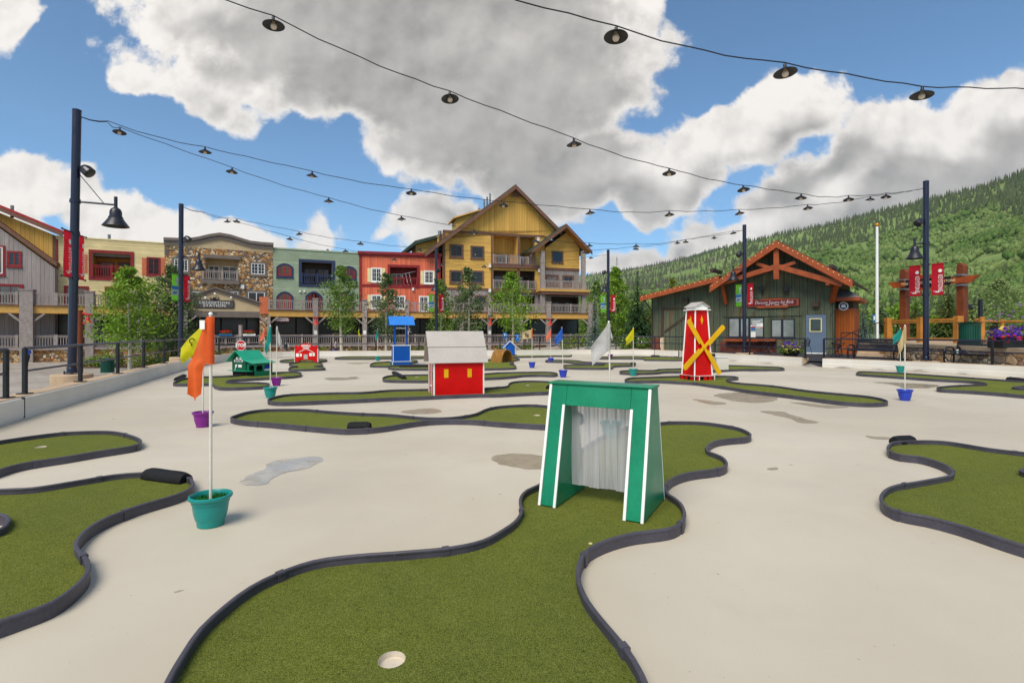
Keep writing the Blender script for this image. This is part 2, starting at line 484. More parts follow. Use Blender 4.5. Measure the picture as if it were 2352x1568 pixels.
# wet patches and drying stains on the slab
def wet_mat(name, rgb, rough, spec=.5, alo=.45):
    m, t, b = new_mat(name); co = t.coords(); n = t.noise(co, 3, 5, .65)
    t.put(b.inputs['Base Color'], t.mix(t.smooth(n, .3, .7), scale_c(lin(rgb), .9), scale_c(lin(rgb), 1.08)))
    t.put(b.inputs['Roughness'], t.smooth(n, .35, .65, rough, rough+.18)); b.inputs['Specular IOR Level'].default_value = spec
    t.put(b.inputs['Alpha'], t.smooth(t.noise(co, 2.2, 7, .7), .34, .56, alo, .92))
    return m
M_wet = wet_mat('damp slab', (164, 150, 126), .3); M_pool = wet_mat('thin water film on slab', (166, 154, 132), .12, .6); M_shine = wet_mat('drying film', (182, 176, 166), .22, .5, .1)
def puddle(name, pts, material):
    w = [G(x, y, 0) for x, y in pts]
    c = catmull([(p.x, p.y, 0) for p in w], .05)
    out = []
    for i, p in enumerate(c):
        k = noise.noise(Vector((p.x*2.3, p.y*2.3, 1.7)))*.10+noise.noise(Vector((p.x*8, p.y*8, 4.1)))*.04
        nrm = (c[(i+1) % len(c)]-c[i-1]); nrm = Vector((nrm.y, -nrm.x, 0))
        if nrm.length > 0: p = p+nrm.normalized()*k
        out.append((p.x, p.y, .004))
    mb = MB(); mb.add(out, [list(range(len(out)))])
    return tag(mb.build(name, material), kind='structure')
puddle('puddle', [(560,1112),(590,1080),(640,1056),(700,1048),(735,1052),(730,1066),(690,1082),(640,1092),(610,1112)], M_shine)
puddle('puddle', [(1128,1058),(1140,1045),(1185,1042),(1222,1043),(1262,1050),(1262,1072),(1215,1077),(1165,1072)], M_wet)
puddle('puddle', [(916,946),(945,940),(1000,938),(1012,944),(985,951),(940,951)], M_wet)
puddle('puddle', [(1640,909),(1690,901),(1765,907),(1790,912),(1740,925),(1700,922)], M_wet)
puddle('puddle', [(1598,917),(1625,919),(1668,926),(1640,930),(1612,923)], M_wet)
puddle('puddle', [(1748,945),(1790,944),(1830,955),(1878,970),(1840,970),(1800,958)], M_wet)
puddle('puddle', [(1815,924),(1850,925),(1900,930),(1955,934),(1905,938),(1862,932)], M_wet)
puddle('puddle', [(2010,878),(2070,879),(2150,884),(2140,890),(2080,891),(2050,884)], M_pool)
puddle('puddle', [(745,868),(775,867),(824,868),(805,872),(765,873)], M_wet)
puddle('puddle', [(795,834),(830,833.3),(850,834),(820,835.5)], M_pool)
puddle('puddle', [(800,866),(822,864.5),(815,867.5)], M_wet)
puddle('puddle', [(1990,1000),(2005,1003),(2040,1005),(2042,1009),(2010,1008)], M_wet)
puddle('puddle', [(1700,851),(1750,849),(1800,851),(1770,853),(1725,853.5)], M_pool)
puddle('puddle', [(1760,1076),(1785,1073),(1790,1078),(1770,1080)], M_wet)

# low white wall round the rink
def sweep(mb, path, prof, closed=False, caps=True):
    n = len(path); k = len(prof); vs = []
    for i, p in enumerate(path):
        a = path[(i-1) % n] if closed or i > 0 else p; b = path[(i+1) % n] if closed or i < n-1 else p
        d = Vector((b.x-a.x, b.y-a.y)).normalized(); nm = Vector((-d.y, d.x))   # left of travel
        d1 = Vector((p.x-a.x, p.y-a.y)); m_ = 1.
        if d1.length > 1e-6:
            nn = Vector((-d1.normalized().y, d1.normalized().x)); m_ = 1/max(nm.dot(nn), .6)
        for o, z in prof: vs.append((p.x+nm.x*o*m_, p.y+nm.y*o*m_, z))
    fs = []
    for i in range(n if closed else n-1):
        j = (i+1) % n
        for q in range(k):
            w = (q+1) % k; fs.append((i*k+q, j*k+q, j*k+w, i*k+w))
    if not closed and caps: fs.append(list(range(k))); fs.append(list(range((n-1)*k+k-1, (n-1)*k-1, -1)))
    mb.add(vs, fs); return mb
PA = catmull([(x, y, 0) for x, y in RINK[:19]], .5, False); PB = catmull([(x, y, 0) for x, y in RINK[19:]], .5, False)
def wall_mat():
    m, t, b = new_mat('white plastic board'); co = t.coords()
    n = t.noise(co, .8, 5, .6); f = t.noise(co, 30, 3, .6); st = t.noise(co, 5, 5, .7)
    c = t.mix(t.smooth(n, .3, .7), lin((208, 201, 188)), lin((220, 213, 202)))
    c = t.mix(t.smooth(st, .6, .8, 0, .35), c, lin((186, 172, 152))); c = t.mix(t.smooth(f, .72, .76, 0, .5), c, lin((150, 112, 78)))
    t.put(b.inputs['Base Color'], c); b.inputs['Roughness'].default_value = .5; return m
M_board = wall_mat()
def rink_wall(path, label):
    t = thing('rink_wall', label, 'low wall', tuple(path[0]))
    t.location = (0, 0, 0)
    sweep(MB(), path, [(0, .0), (0, .355), (.05, .362), (.05, .0)]).build('board', M_board, t)
    sweep(MB(), path, [(-.014, .0), (-.014, .15), (-.002, .165), (-.002, .0)]).build('kick_strip', M_board, t)
    sweep(MB(), path, [(.05, -.1), (.052, .372), (.40, .372), (.42, .36), (.42, -.9)]).build('curb', M_conc, t)
    return t
wa = rink_wall(PA, 'long low white rink wall on the village side, curving round the far end')
wb = rink_wall(PB, 'short low white rink wall in front of the two benches')
# board gates: two at the far right bend, one at the near left
M_seam = hue('dark gap', (40, 36, 34), rough=.9)
def panel(a, b, name='gate_panel'):
    a, b = Vector((a[0], a[1])), Vector((b[0], b[1])); d = (b-a).normalized(); mb = MB()
    nrm = Vector((d.y, -d.x))
    mb.bar((a.x+nrm.x*.03, a.y+nrm.y*.03, .19), (b.x+nrm.x*.03, b.y+nrm.y*.03, .19), .025, .30)
    o = mb.build(name, M_board, wa)
    g = MB()
    for p in (a, b): g.bar((p.x+nrm.x*.022, p.y+nrm.y*.022, .02), (p.x+nrm.x*.022, p.y+nrm.y*.022, .37), .045, .03, (d.x, d.y, 0))
    g.build('gate_seam', M_seam, wa)
panel((-7.0, 5.2), (-8.45, 9.0)); panel((8.9, 32.5), (9.95, 31.15)); panel((10.05, 30.9), (10.8, 28.5))

def railing(path, label, name='railing', skip=None, s0=0., z=1.2):
    t = thing(name, label, 'railing'); off = .22
    pts = []
    for i, p in enumerate(path):
        a = path[max(i-1, 0)]; b = path[min(i+1, len(path)-1)]; d = (b-a).normalized()
        pts.append(Vector((p.x-d.y*off, p.y+d.x*off, 0)))
    MB().tube([(p.x, p.y, z) for p in pts], .03, 8).build('top_rail', M_navy, t, smooth=50)
    MB().tube([(p.x, p.y, .5*(z+.38)) for p in pts], .022, 8).build('lower_rail', M_navy, t, smooth=50)
    acc = s0; L = 0
    idx = [0]
    for i in range(1, len(pts)):
        acc += (pts[i]-pts[i-1]).length
        if acc >= 2.45: idx.append(i); acc = 0
    if idx[-1] != len(pts)-1:
        if (pts[idx[-1]]-pts[-1]).length < .9 and len(idx) > 1: idx.pop()
        idx.append(len(pts)-1)
    for i in idx:
        p = pts[i]; mb = MB(); mb.box(p.x-.032, p.x+.032, p.y-.032, p.y+.032, .385, z+.005); mb.box(p.x-.1, p.x+.1, p.y-.075, p.y+.075, .373, .393)
        mb.build('post', M_black, t, bevel=.006)
    return t
def cut(path, a, b):
    return [p for p in path if a <= p.y <= b]
PA2 = catmull([(x, y, 0) for x, y in RINK[:19]], .12, False)
ia = min(range(len(PA2)), key=lambda i: abs(PA2[i].y-9.62) if PA2[i].x > -10 else 99)
railing(PA2[:ia-4], 'short stretch of dark railing ending beside the gap by the near left gate')
railing(PA2[ia:], 'long dark blue railing on the rink wall in front of the village houses')
railing(PB, 'dark railing on the rink wall in front of the black benches')

# ================================================================ PUTTING GREENS
M_edge = mat('grey black plastic edging', (74, 71, 80), rough=.5, var=.18, scale=4, bump=.15, bscale=90, fleck=.14, wear=.3)
M_cup = hue('white cup', (204, 193, 174), rough=.5, var=.04)
TZ = .032
def green(pts, label, cups=(), join=.95, zt=.088):
    w = [G(x, y, zt) for x, y in pts]
    c = catmull([(p.x, p.y, 0) for p in w], .07)
    clean = [c[0]]
    for p in c[1:]:
        if (p-clean[-1]).length > .03: clean.append(p)
    if (clean[-1]-clean[0]).length < .03: clean.pop()
    area = sum(clean[i].x*clean[(i+1) % len(clean)].y-clean[(i+1) % len(clean)].x*clean[i].y for i in range(len(clean)))
    if area > 0: clean.reverse()                        # clockwise, so the left of travel is outside
    cx = sum(p.x for p in clean)/len(clean); cy = sum(p.y for p in clean)/len(clean)
    t = thing('putting_green', label, 'putting green', (cx, cy, 0), 0, 'putting greens laid out on the rink')
    loc = [Vector((p.x-cx, p.y-cy, 0))+Vector((noise.noise(p*1.9), noise.noise(p*1.9+Vector((9, 0, 0))), 0))*.012 for p in clean]
    prof = [(.012, .001), (.012, .066), (.016, .071), (.016, .082), (.010, .088), (-.006, .088), (-.011, .082), (-.011, .071), (-.007, .066), (-.007, .001)]
    b = MB(); sweep(b, loc, prof, True)
    acc = 0; fat = [(o+.009*(1 if o > 0 else -1), z*1.035) for o, z in prof]
    for i in range(1, len(loc)-1):
        acc += (loc[i]-loc[i-1]).length
        if acc > join:
            acc = 0; d = (loc[i+1]-loc[i]).normalized()
            sweep(b, [loc[i], loc[i]+d*.045], fat)
    b.build('edging', M_edge, t, smooth=35)
    holes = []
    for px, py in cups:
        g = G(px, py, TZ); holes.append((g.x-cx, g.y-cy))
    loops = [[Vector((p.x, p.y, 0)) for p in loc]]
    for hx, hy in holes: loops.append([Vector((hx+.061*math.cos(a*math.pi/16), hy+.061*math.sin(a*math.pi/16), 0)) for a in range(32)])
    tris = tessellate_polygon(loops); flat = [v for l in loops for v in l]
    tm = MB(); tm.add([(v.x, v.y, TZ) for v in flat], [tuple(f) for f in tris])
    tm.build('turf', M_turf, t)
    for hx, hy in holes:
        cm = MB(); cm.lathe([(.0605, TZ+.001), (.0600, .005), (.058, .003), (.001, .003)], 32, (hx, hy, 0), caps=(False, False)); cm.lathe([(.0605, TZ+.001), (.0635, TZ-.004)], 32, (hx, hy, 0), caps=(False, False))
        cm.build('cup', M_cup, t, smooth=40)
    return t
green([(385,1568),(425,1495),(462,1440),(520,1388),(580,1345),(640,1315),(720,1287),(815,1273),(930,1265),(1040,1255),(1110,1240),(1159,1213),(1187,1191),(1199,1171),(1197,1155),(1199,1138),(1212,1123),(1238,1111),
       (1275,1085),(1325,1040),(1385,1000),(1450,977),(1516,969),(1547,967),(1609,968),(1655,973.5),(1696,981),(1716,989),(1723,996.6),(1716,1002),(1670,1006.5),(1645.5,1010.5),(1630,1018),(1622.6,1027.4),(1627,1035),
       (1639.4,1039.7),(1658,1047.4),(1667,1056.6),(1668.7,1064.3),(1661,1071),(1639.4,1076),(1596,1081),(1565.5,1087.4),(1541,1098),(1528.6,1110.4),(1527,1121),(1531.7,1132),(1544,1139.7),(1559.4,1152),(1568.6,1167.4),
       (1571,1181),(1565.5,1195),(1547,1207.4),(1516,1214),(1459.4,1221.3),(1424,1229),(1387,1241),(1356.3,1256.6),(1338,1275),(1328.6,1296.6),(1326,1327),(1332,1348),(1345,1375),(1375,1415),(1410,1455),(1440,1490),(1465,1530),(1482,1568),(1500,1640),(1480,1760),(1350,1860),(900,1900),(480,1850),(350,1720),(360,1630)],
      'big nearest winding turf green with a white cup, running under the green gate', [(900,1513.5)])
green([(532,957),(542.8,951.9),(567,944.7),(599,940),(632.5,938.5),(696.6,938.5),(760.7,943.7),(830,947.5),(901.7,950.6),(953,955.7),(991.5,958),(1030,957.5),(1060.7,954.4),(1089,949.3),(1122,936.5),(1145.8,932),(1180.4,929.2),(1219.7,928),(1254,930.4),(1300,936),(1330,946),(1338,958),(1310,970),(1250.8,974.3),(1231,973.6),(1145.8,968.5),(1094,964),(1055.6,962.7),(1017,962.9),(978.7,965),(927.4,971.9),(889,978),(845,983),(799,984.7),(781.2,984),(704.3,977.6),(627.4,970.4),(558,964.7),(538,961)],
      'peanut shaped turf green left of the gate with a black log along its near edge', [(1233,953.4)])
green([(616,916),(619,914),(627.4,911),(653,905.7),(696.6,902.7),(765.8,900.6),(832.5,899.4),(896.6,894.5),(958,893),(1030,891.5),(1112,890),(1145.8,887.5),(1159.7,886.5),(1167.8,884.2),(1169,880.8),(1175.8,876.6),(1192,874.3),(1215,873.4),(1238,873.8),(1261,875),(1295,879),(1312,887),(1295,896),(1259,898.7),(1215,900.4),(1145.8,903.9),(1104.3,904.4),(1042.8,906.3),(973.5,909.6),(901.7,912.2),(832.5,915.5),(760.7,918.6),(696.6,921),(653,922.3),(630,921.5),(618.4,919)],
      'long narrow turf green under the red barn', [(1212,884.6)])
green([(398.7,878),(405,874),(423,868),(448.7,864.8),(533.3,861.5),(575,857),(622,854.4),(653,853),(681,853),(691.5,856),(690,859.5),(681,862),(658,864),(619.7,866),(568,869),(535,871),(519,874.3),(535,877),(581,876.8),(612,878.3),(619.7,881),(618,884),(599,886.5),(542.8,889),(510,889),(497,886.5),(490,881.5),(480,879.5),(448,880),(415,880.5),(402,880)],
      'forked turf green under the small green station house')
green([(-90,1024),(0,1011),(92,997.6),(154,991),(231,988.7),(269,991),(311.6,1002.6),(322.4,1009),(321,1016),(307.7,1021.8),(227,1034),(146,1047.6),(69,1059),(23,1068.8),(0,1076.5),(-60,1092),(-150,1085),(-150,1045)],
      'rounded turf green by the left rink wall, behind the winding left one', [(93.5,1026)])
green([(-100,1130),(0,1122),(77,1118),(173,1103.4),(269,1088),(334.7,1083.4),(395,1086),(432.8,1095.7),(440.5,1104),(442,1113),(431,1122.6),(404,1134),(323,1157),(269,1176.5),(223,1197.6),(192.3,1218.8),(176,1240),(174,1253.4),(182.7,1265),(194,1276.5),(202,1293.8),(204,1307),(192.3,1326.5),(161.6,1353.4),(115.4,1382),(57.7,1403.4),(0,1422.7),(-120,1460),(-290,1420),(-330,1330),(-240,1262),(-100,1240),(0,1213),(16,1200),(22,1190),(16,1182),(-4,1178),(-110,1190),(-230,1200),(-260,1165)],
      'winding turf green at the left edge with a black log on its tip')
green([(2101.4,1010.5),(2168,1012),(2278,1028.8),(2352,1037),(2480,1052),(2560,1062),(2480,1072),(2380,1072),(2343,1079),(2380,1090),(2480,1100),(2640,1130),(2760,1200),(2700,1300),(2540,1302),(2352,1250),(2275,1226),(2201,1202),(2128,1183.8),(2088,1177),(2051,1167),(2029.7,1153.8),(2024,1142),(2028,1130.5),(2041,1118.8),(2064.7,1111),(2101,1105.5),(2168,1093.8),(2184.7,1090.5),(2189.7,1083.8),(2181,1070.5),(2151,1057),(2108,1046),(2068,1042),(2048,1036),(2040.7,1028.8),(2043,1020.5),(2051,1014),(2075,1011)],
      'winding turf green at the right edge of the photo with a stubby black log')
green([(1436,872),(1439,869),(1450.4,866.4),(1480.4,865),(1552,862.7),(1600,862),(1642,861.8),(1681,863),(1694.7,865.5),(1690,867.5),(1672,868.8),(1669,871.5),(1673,874.3),(1694.7,877.8),(1768,883.8),(1868,897),(1994.7,908.8),(2028,915.5),(2037.4,920),(2034,923),(2014.7,924.5),(1981,924.5),(1941,922),(1901,917.8),(1838,909.5),(1774.7,902),(1728,896.5),(1678,888.8),(1634.7,883),(1598,878),(1561,875.7),(1515,873.5),(1478,873.5),(1446,873.8)],
      'long turf green running right from under the red windmill')
green([(1423.4,853),(1429.7,850.3),(1469,848.9),(1503.5,848.9),(1515,846.8),(1559,845.5),(1610,841),(1678,838),(1734.7,839.8),(1788,842),(1800,845),(1794.7,847),(1734.7,846.7),(1683,847.9),(1638,850.5),(1600,852),(1559,852),(1526.6,852.3),(1508,854.4),(1480.4,855.5),(1445.8,855.5),(1428,854.6)],
      'narrow turf green behind the windmill, past the white box')
green([(1293.5,839.7),(1298,837.3),(1342,836.9),(1376.6,836.9),(1389,835),(1384,833.6),(1353.5,833),(1321,832.3),(1302.7,830),(1256.6,828.8),(1254,827.2),(1259,825.8),(1295.8,825.8),(1325.8,827.2),(1339.7,829.5),(1367.4,831),(1399.7,832.6),(1450.4,833),(1457.4,835),(1455,837.5),(1422.7,838.7),(1408.6,839.9),(1407,842.5),(1400,844),(1353.5,844.4),(1302.7,843.3),(1295,841.6)],
      's shaped turf green in mid rink, left of the yellow flag')
green([(1373,820.4),(1388,818.4),(1445.8,817.5),(1503.5,818.2),(1561,820),(1600,823),(1561,825.5),(1520,825.6),(1482.8,824.9),(1476,822.6),(1422.7,821.8),(1378,822)],
      'thin turf green by the far wall beside a purple pot')
green([(1157,816.5),(1189.6,814),(1238,813),(1275,812),(1307,812.7),(1312,815),(1305,816.8),(1275,816.4),(1238,817.7),(1180,818.6),(1162,818.4)],
      'farthest turf green along the end wall beside the blue kennel')
green([(892,841.5),(900,838.5),(950,836.8),(1010,836),(1060,833),(1090,831),(1110,826),(1150,822.5),(1180,821.5),(1193,823.5),(1184,825.8),(1168,828),(1180,831.5),(1170,834.8),(1182,837.5),(1184.5,840.5),(1180,844),(1130,845.6),(1050,846.3),(978,846.2),(910,845.6),(895,844)],
      'turf green in front of the wishing well that runs through the gold tunnel')
green([(850.5,836.8),(855,833.5),(863,831.6),(884,830),(920,827.4),(945,825.8),(957,826.8),(957,829.3),(945,831.5),(948,834),(940,837.2),(894,839.6),(856,839.2)],
      'small turf green under the blue wishing well')
green([(879.6,868.5),(883.8,864),(901.7,860.9),(978.7,859),(1050,858),(1112,857),(1145.8,854.6),(1226.6,853),(1256.6,853),(1275,855),(1280,857.6),(1270,860.2),(1238,859.7),(1203.5,860.4),(1175.8,863.4),(1145.8,865.7),(1112,867),(1050,870.5),(978.7,873),(942.8,873),(901.7,872.4),(884,871.3)],
      'turf green behind the red barn with a slanting black log', [(957,865.8)])
green([(769.7,820.6),(785,818.8),(799,818.2),(880,817.4),(968.4,817),(1000,818.5),(968.4,820.8),(910,821.4),(850,822.4),(790,822.6),(773.5,822.2)],
      'thin turf green by the far wall behind the yellow flag')
green([(643.5,827.5),(655,825.3),(676,823.9),(702,823),(727.4,823.2),(745,824),(751,825.4),(745,827.7),(730,828.8),(722,830.2),(731,831.6),(739,834),(738,837.6),(722,839.6),(738,841.2),(744.5,843.4),(744,845.6),(705,847.2),(668,847.4),(664.4,845),(668,842.2),(684,840.2),(668.4,837.2),(666,833.5),(685,831),(676,829.8),(650,829.4)],
      'zigzag turf green under the red general store')
green([(1969.7,854.5),(1981,852),(2068,855.5),(2168,862),(2268,868.8),(2314.7,872),(2400,877),(2450,882),(2400,885),(2340,886),(2326,888.6),(2345,891),(2440,893),(2520,898),(2520,910),(2440,912),(2352,906.5),(2301,902),(2234.7,897),(2161,893),(2152,890.3),(2158,887.6),(2201,883.6),(2262,881),(2266,879),(2234.7,874.5),(2134.7,868.8),(2034.7,862),(1971,857.6)],
      'forked turf green along the right rink wall')

# black rubber logs lying on the greens
def log(pa, pb, r, label, flat=1.):
    a, b = G(pa[0], pa[1], TZ), G(pb[0], pb[1], TZ); L = (b-a).length; ang = math.atan2(b.y-a.y, b.x-a.x)
    mb = MB(); prof = []
    for k in range(16):                                  # a split round: flat underneath
        th = math.pi*(-.12+1.24*k/15); prof.append((math.cos(th)*r, max(math.sin(th)*r*flat+.2*r, 0)))
    n = 10; vs = []
    for i in range(n+1):
        u = i/n; e = 1-.16*(abs(2*u-1)**8)
        for y, z in prof:
            jz = 1+.05*noise.noise(Vector((u*L*6, y*9, z*9+pa[0])))
            vs.append((u*L, y*e*jz, .001+z*e*jz))
    k = len(prof); fs = [(i*k+q, (i+1)*k+q, (i+1)*k+(q+1) % k, i*k+(q+1) % k) for i in range(n) for q in range(k)]
    fs += [list(range(k-1, -1, -1)), list(range(n*k, n*k+k))]
    mb.add(vs, fs); o = mb.build('bumper_log', M_rubber, smooth=40)
    o.location = (a.x, a.y, TZ); o.rotation_euler = (0, 0, ang)
    return tag(o, label, 'bumper', 'black logs on the greens')
log((338,1096),(428,1108), .085, 'thick black log on the tip of the winding left green')
log((800,984),(851,984), .085, 'black log along the near edge of the peanut shaped green')
log((2053,1019),(2095,1016), .085, 'stubby black log on the right edge green')
log((405,874),(423,865), .085, 'black log at the left end of the station green')
log((904,857.5),(929,870.5), .085, 'slanting black log on the green behind the red barn')
log((918,843),(985,843), .085, 'long black log in front of the wishing well')
log((1259,893),(1285,887), .085, 'black log half hidden behind the left leg of the gate')
log((2316,872),(2370,879), .085, 'black log on the forked green by the right wall')
log((1451,836.5),(1458,837.5), .085, 'small black log at the right tip of the s shaped green')
log((1276,812.3),(1306,812.5), .085, 'black log on the farthest green by the end wall')
log((1496,819),(1515,819.5), .085, 'black log on the thin green beside the purple pot')
# ================================================================ MINI GOLF OBSTACLES
M_green = mat('glossy green board', (8, 128, 90), rough=.34, var=.12, scale=2, bump=.08, bscale=40, fleck=.08, wear=.35)
M_green2 = mat('bright green roof board', (22, 162, 124), rough=.38, var=.08, scale=2)
M_greendk = mat('deep green board', (10, 92, 62), rough=.45, var=.1)
M_red = mat('red board', (206, 6, 4), rough=.5, var=.1, scale=3, bump=.1, bscale=50, spec=.2, wear=.3)
M_redlt = mat('pinkish red board', (176, 70, 66), rough=.6, var=.12)  # paler, pinker red for the barn gable walls
M_yel = mat('yellow board', (226, 172, 14), rough=.5, var=.08, spec=.2, wear=.35)
M_blue = mat('blue board', (16, 84, 174), rough=.45, var=.08, spec=.25, wear=.3)
M_bluelt = mat('light blue roof board', (52, 128, 214), rough=.42, var=.06)
M_roofw = mat('off white roof board', (184, 176, 168), rough=.55, var=.06, spec=.25, wear=.3)
M_gold = mat('gold brown shell', (150, 104, 40), rough=.4, var=.25, scale=5)
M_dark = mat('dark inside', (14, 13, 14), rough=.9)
M_cream = mat('cream board', (205, 200, 150), rough=.6)

def frame2(name, label, cat, A, B, z=TZ):
    d = B-A; t = thing(name, label, cat, (A.x, A.y, z), math.atan2(d.y, d.x)); return t, Vector((d.x, d.y)).length

# --- green gate with hanging strips
g, W = frame2('golf_gate', 'green A-frame gate with white edges and hanging clear strips', 'golf obstacle', G(1236,1160,TZ), G(1479,1204,TZ))
H, D, LF, LB, LW = 1.01, .665, .24, .235, .165
yf = lambda z: LF*z/H
yb = lambda z: D-LB*z/H
side = [(yf(.008), .008), (yb(.008), .008), (yb(H), H), (yf(H), H)]
for x0, x1 in ((0, LW), (W-LW, W)):
    MB().prism(side, x0, x1, 'yz').build('leg_box', M_green, g, bevel=.004)
MB().prism([(yf(.835), .835), (yb(.835), .835), (yb(H), H), (yf(H), H)], LW+.001, W-LW-.001, 'yz').build('crossbar', M_green, g, bevel=.003)
MB().box(-.012, W+.012, yf(H)-.016, yb(H)+.016, H+.001, H+.018).build('lid', M_green, g, bevel=.004)
for x in (.013, LW-.013, W-LW+.013, W-.013):
    top = H-.004 if x in (.013, W-.013) else .84
    MB().bar((x, yf(.0)-.006, .004), (x, yf(top)-.006, top), .024, .014, (0, 1, .2)).build('edge_strip', M_whitetrim, g, bevel=.003)
for x in (.013, W-.013):
    MB().bar((x, yb(0)+.006, .004), (x, yb(H-.004)+.006, H-.004), .028, .014, (0, 1, -.2)).build('edge_strip', M_whitetrim, g, bevel=.003)
def clear_mat():
    m, t, b = new_mat('milky clear plastic'); co = t.coords()
    mp = t.node('ShaderNodeMapping'); mp.inputs['Scale'].default_value = (30, 1, 1.2); t.put(mp.inputs[0], co)
    n = t.noise(mp.outputs[0], 1., 4, .6)
    b.inputs['Base Color'].default_value = lin((186, 183, 186)); b.inputs['Roughness'].default_value = .16
    t.put(b.inputs['Alpha'], t.smooth(n, .3, .75, .58, .88)); b.inputs['Specular IOR Level'].default_value = .7
    t.put(b.inputs['Normal'], t.bump(n, .2, .006))
    return m
M_clear = clear_mat(); gx0, gx1 = LW+.004, W-LW-.004; n = 7; sw = (gx1-gx0)/n
for k in range(n):
    mb = MB(); xa = gx0+k*sw-.008*(k > 0); xb = gx0+(k+1)*sw+.008*(k < n-1); y0 = D*.5+.008*(k % 2); ph = rng.random()*6; vs = []
    for i in range(9):
        z = .834-i/8*(.70+.03*rng.random()); dy = .006*math.sin(ph+i*.5)*i/8; dx = .008*math.sin(ph*2+i*.3)*i/8
        for q in range(4): vs.append((xa+(xb-xa)*q/3+dx, y0+dy+.003*math.sin(q*1.6+ph), z))
    mb.add(vs, [(i*4+q, i*4+q+1, i*4+q+5, i*4+q+4) for i in range(8) for q in range(3)])
    mb.build('hanging_strip', M_clear, g, smooth=60)

# --- red barn
b_, W = frame2('toy_barn', 'red barn with off white gambrel roof and two yellow windows', 'golf obstacle', G(995.9,907.8,TZ), G(1111.5,903.7,TZ))
D = .82; E, BR, RG = .77, 1.12, 1.475; yb1 = .17
gab = [(0, 0), (D, 0), (D, E), (D-yb1, BR), (D/2, RG-.02), (yb1, BR), (0, E)]
MB().box(.012, W-.012, 0, .02, 0, E).build('front_wall', M_red, b_)
MB().box(.012, W-.012, D-.02, D, 0, E).build('back_wall', M_red, b_)
gw = MB()
gw.prism([(0, 0), (.27, 0), (.27, .17), (.55, .17), (.55, 0), (D, 0), (D, E), (D-yb1, BR), (D/2, RG-.02), (yb1, BR), (0, E)], 0, .012, 'yz').build('gable_wall', M_redlt, b_)
MB().prism(gab, W-.012, W, 'yz').build('gable_wall', M_redlt, b_)
MB().box(.013, .2, .28, .54, .0, .168).build('doorway_lining', M_dark, b_)
for x0, x1 in ((.245, .345), (.80, .90)):
    MB().box(x0, x1, -.006, .003, .40, .60).build('window', M_yel, b_)
def slab(mb, pts, x0, x1, th):
    """roof sheet running along x through the (y, z) points"""
    for (y0, z0), (y1, z1) in zip(pts, pts[1:]):
        d = Vector((y1-y0, z1-z0)).normalized(); nr = Vector((-d.y, d.x))*th
        mb.prism([(y0, z0), (y1, z1), (y1+nr.x, z1+nr.y), (y0+nr.x, z0+nr.y)], x0, x1, 'yz')
    return mb
for s in (0, 1):
    f = lambda y: y if s == 0 else D-y
    lo = [(f(-.06), E-.03), (f(yb1-.03), BR)] if s == 0 else [(f(yb1-.03), BR), (f(-.06), E-.03)]
    up = [(f(yb1-.055), BR-.012), (f(D/2), RG)] if s == 0 else [(f(D/2), RG), (f(yb1-.055), BR-.012)]
    slab(MB(), lo, -.115, W+.085, .016).build('roof_panel', M_roofw, b_)
    slab(MB(), up, -.125, W+.075, .018).build('roof_panel', M_roofw, b_)
tr = MB()
for y in (.0, .26, .56, D-.03): tr.box(-.008, .002, y, y+.028, .0 if y in (0., D-.03) else .0, E-.02)
tr.box(-.009, .002, .0, D, E-.05, E-.02); tr.box(-.0095, .0015, .25, .59, .172, .20)
tr.box(-.006, .028, -.008, .0, 0, E); tr.box(W-.024, W+.008, -.008, .0, 0, E)
tr.build('white_trim', M_whitetrim, b_)
for y in (.1, .66): MB().box(-.004, .004, y, y+.07, .34, .52).build('small_window', M_dark, b_)

# --- red windmill, three corners surveyed
A0, B0 = G(1594.7,873.8,TZ), G(1643,872.4,TZ)
A0 = Vector((A0.x, A0.y, 0)); d = Vector((.955, .295)).normalized()
wmill, W = frame2('toy_windmill', 'tall red windmill with four yellow blades and white cap', 'golf obstacle', A0, A0+Vector((d.x, d.y, 0))*.74)
W = .74; ZB = .14
# base frame with cut-outs
bm_ = MB(); bm_.box(0, W, 0, W, ZB-.035, ZB)
for x, y in ((0, 0), (W-.03, 0), (0, W-.03), (W-.03, W-.03)): bm_.box(x, x+.03, y, y+.03, 0, ZB-.036)
for u in (.09, .34, .52):
    bm_.box(u, u+.12, .002, .02, 0, ZB-.036); bm_.box(.002, .02, u, u+.12, 0, ZB-.036)
bm_.build('base_frame', M_red, wmill)
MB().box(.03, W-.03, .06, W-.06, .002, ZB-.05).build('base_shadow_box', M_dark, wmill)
bt = MB(); bt.box(-.008, W+.008, -.01, -.0, ZB-.012, ZB+.004); bt.box(-.01, 0, 0.0, W, ZB-.010, ZB+.002)
for x in (-.006, .17, W-.024): bt.box(x, x+.022, -.009, .003, 0, ZB-.013)
bt.build('base_trim', M_whitetrim, wmill)
zt = 2.13; i0, i1 = .055, .155
def cr(z, inset=0.):
    k = (z-ZB)/(zt-ZB); q = i0+(i1-i0)*k+inset
    return [(q, q, z), (W-q, q, z), (W-q, W-q, z), (q, W-q, z)]
mb = MB(); mb.add(cr(ZB+.001)+cr(zt), [(0, 1, 5, 4), (1, 2, 6, 5), (2, 3, 7, 6), (3, 0, 4, 7), (4, 5, 6, 7)]); mb.build('tower', M_red, wmill)
tm = MB()
for a, b2 in zip(cr(ZB+.002, -.004), cr(zt, -.004)): tm.bar(a, b2, .036, .036)
tm.build('corner_trim', M_whitetrim, wmill)
cap = MB(); cap.box(i1-.075, W-i1+.075, i1-.075, W-i1+.075, zt+.001, zt+.03); cap.box(i1-.01, W-i1+.01, i1-.01, W-i1+.01, zt+.031, zt+.12); cap.build('cap_base', M_whitetrim, wmill)
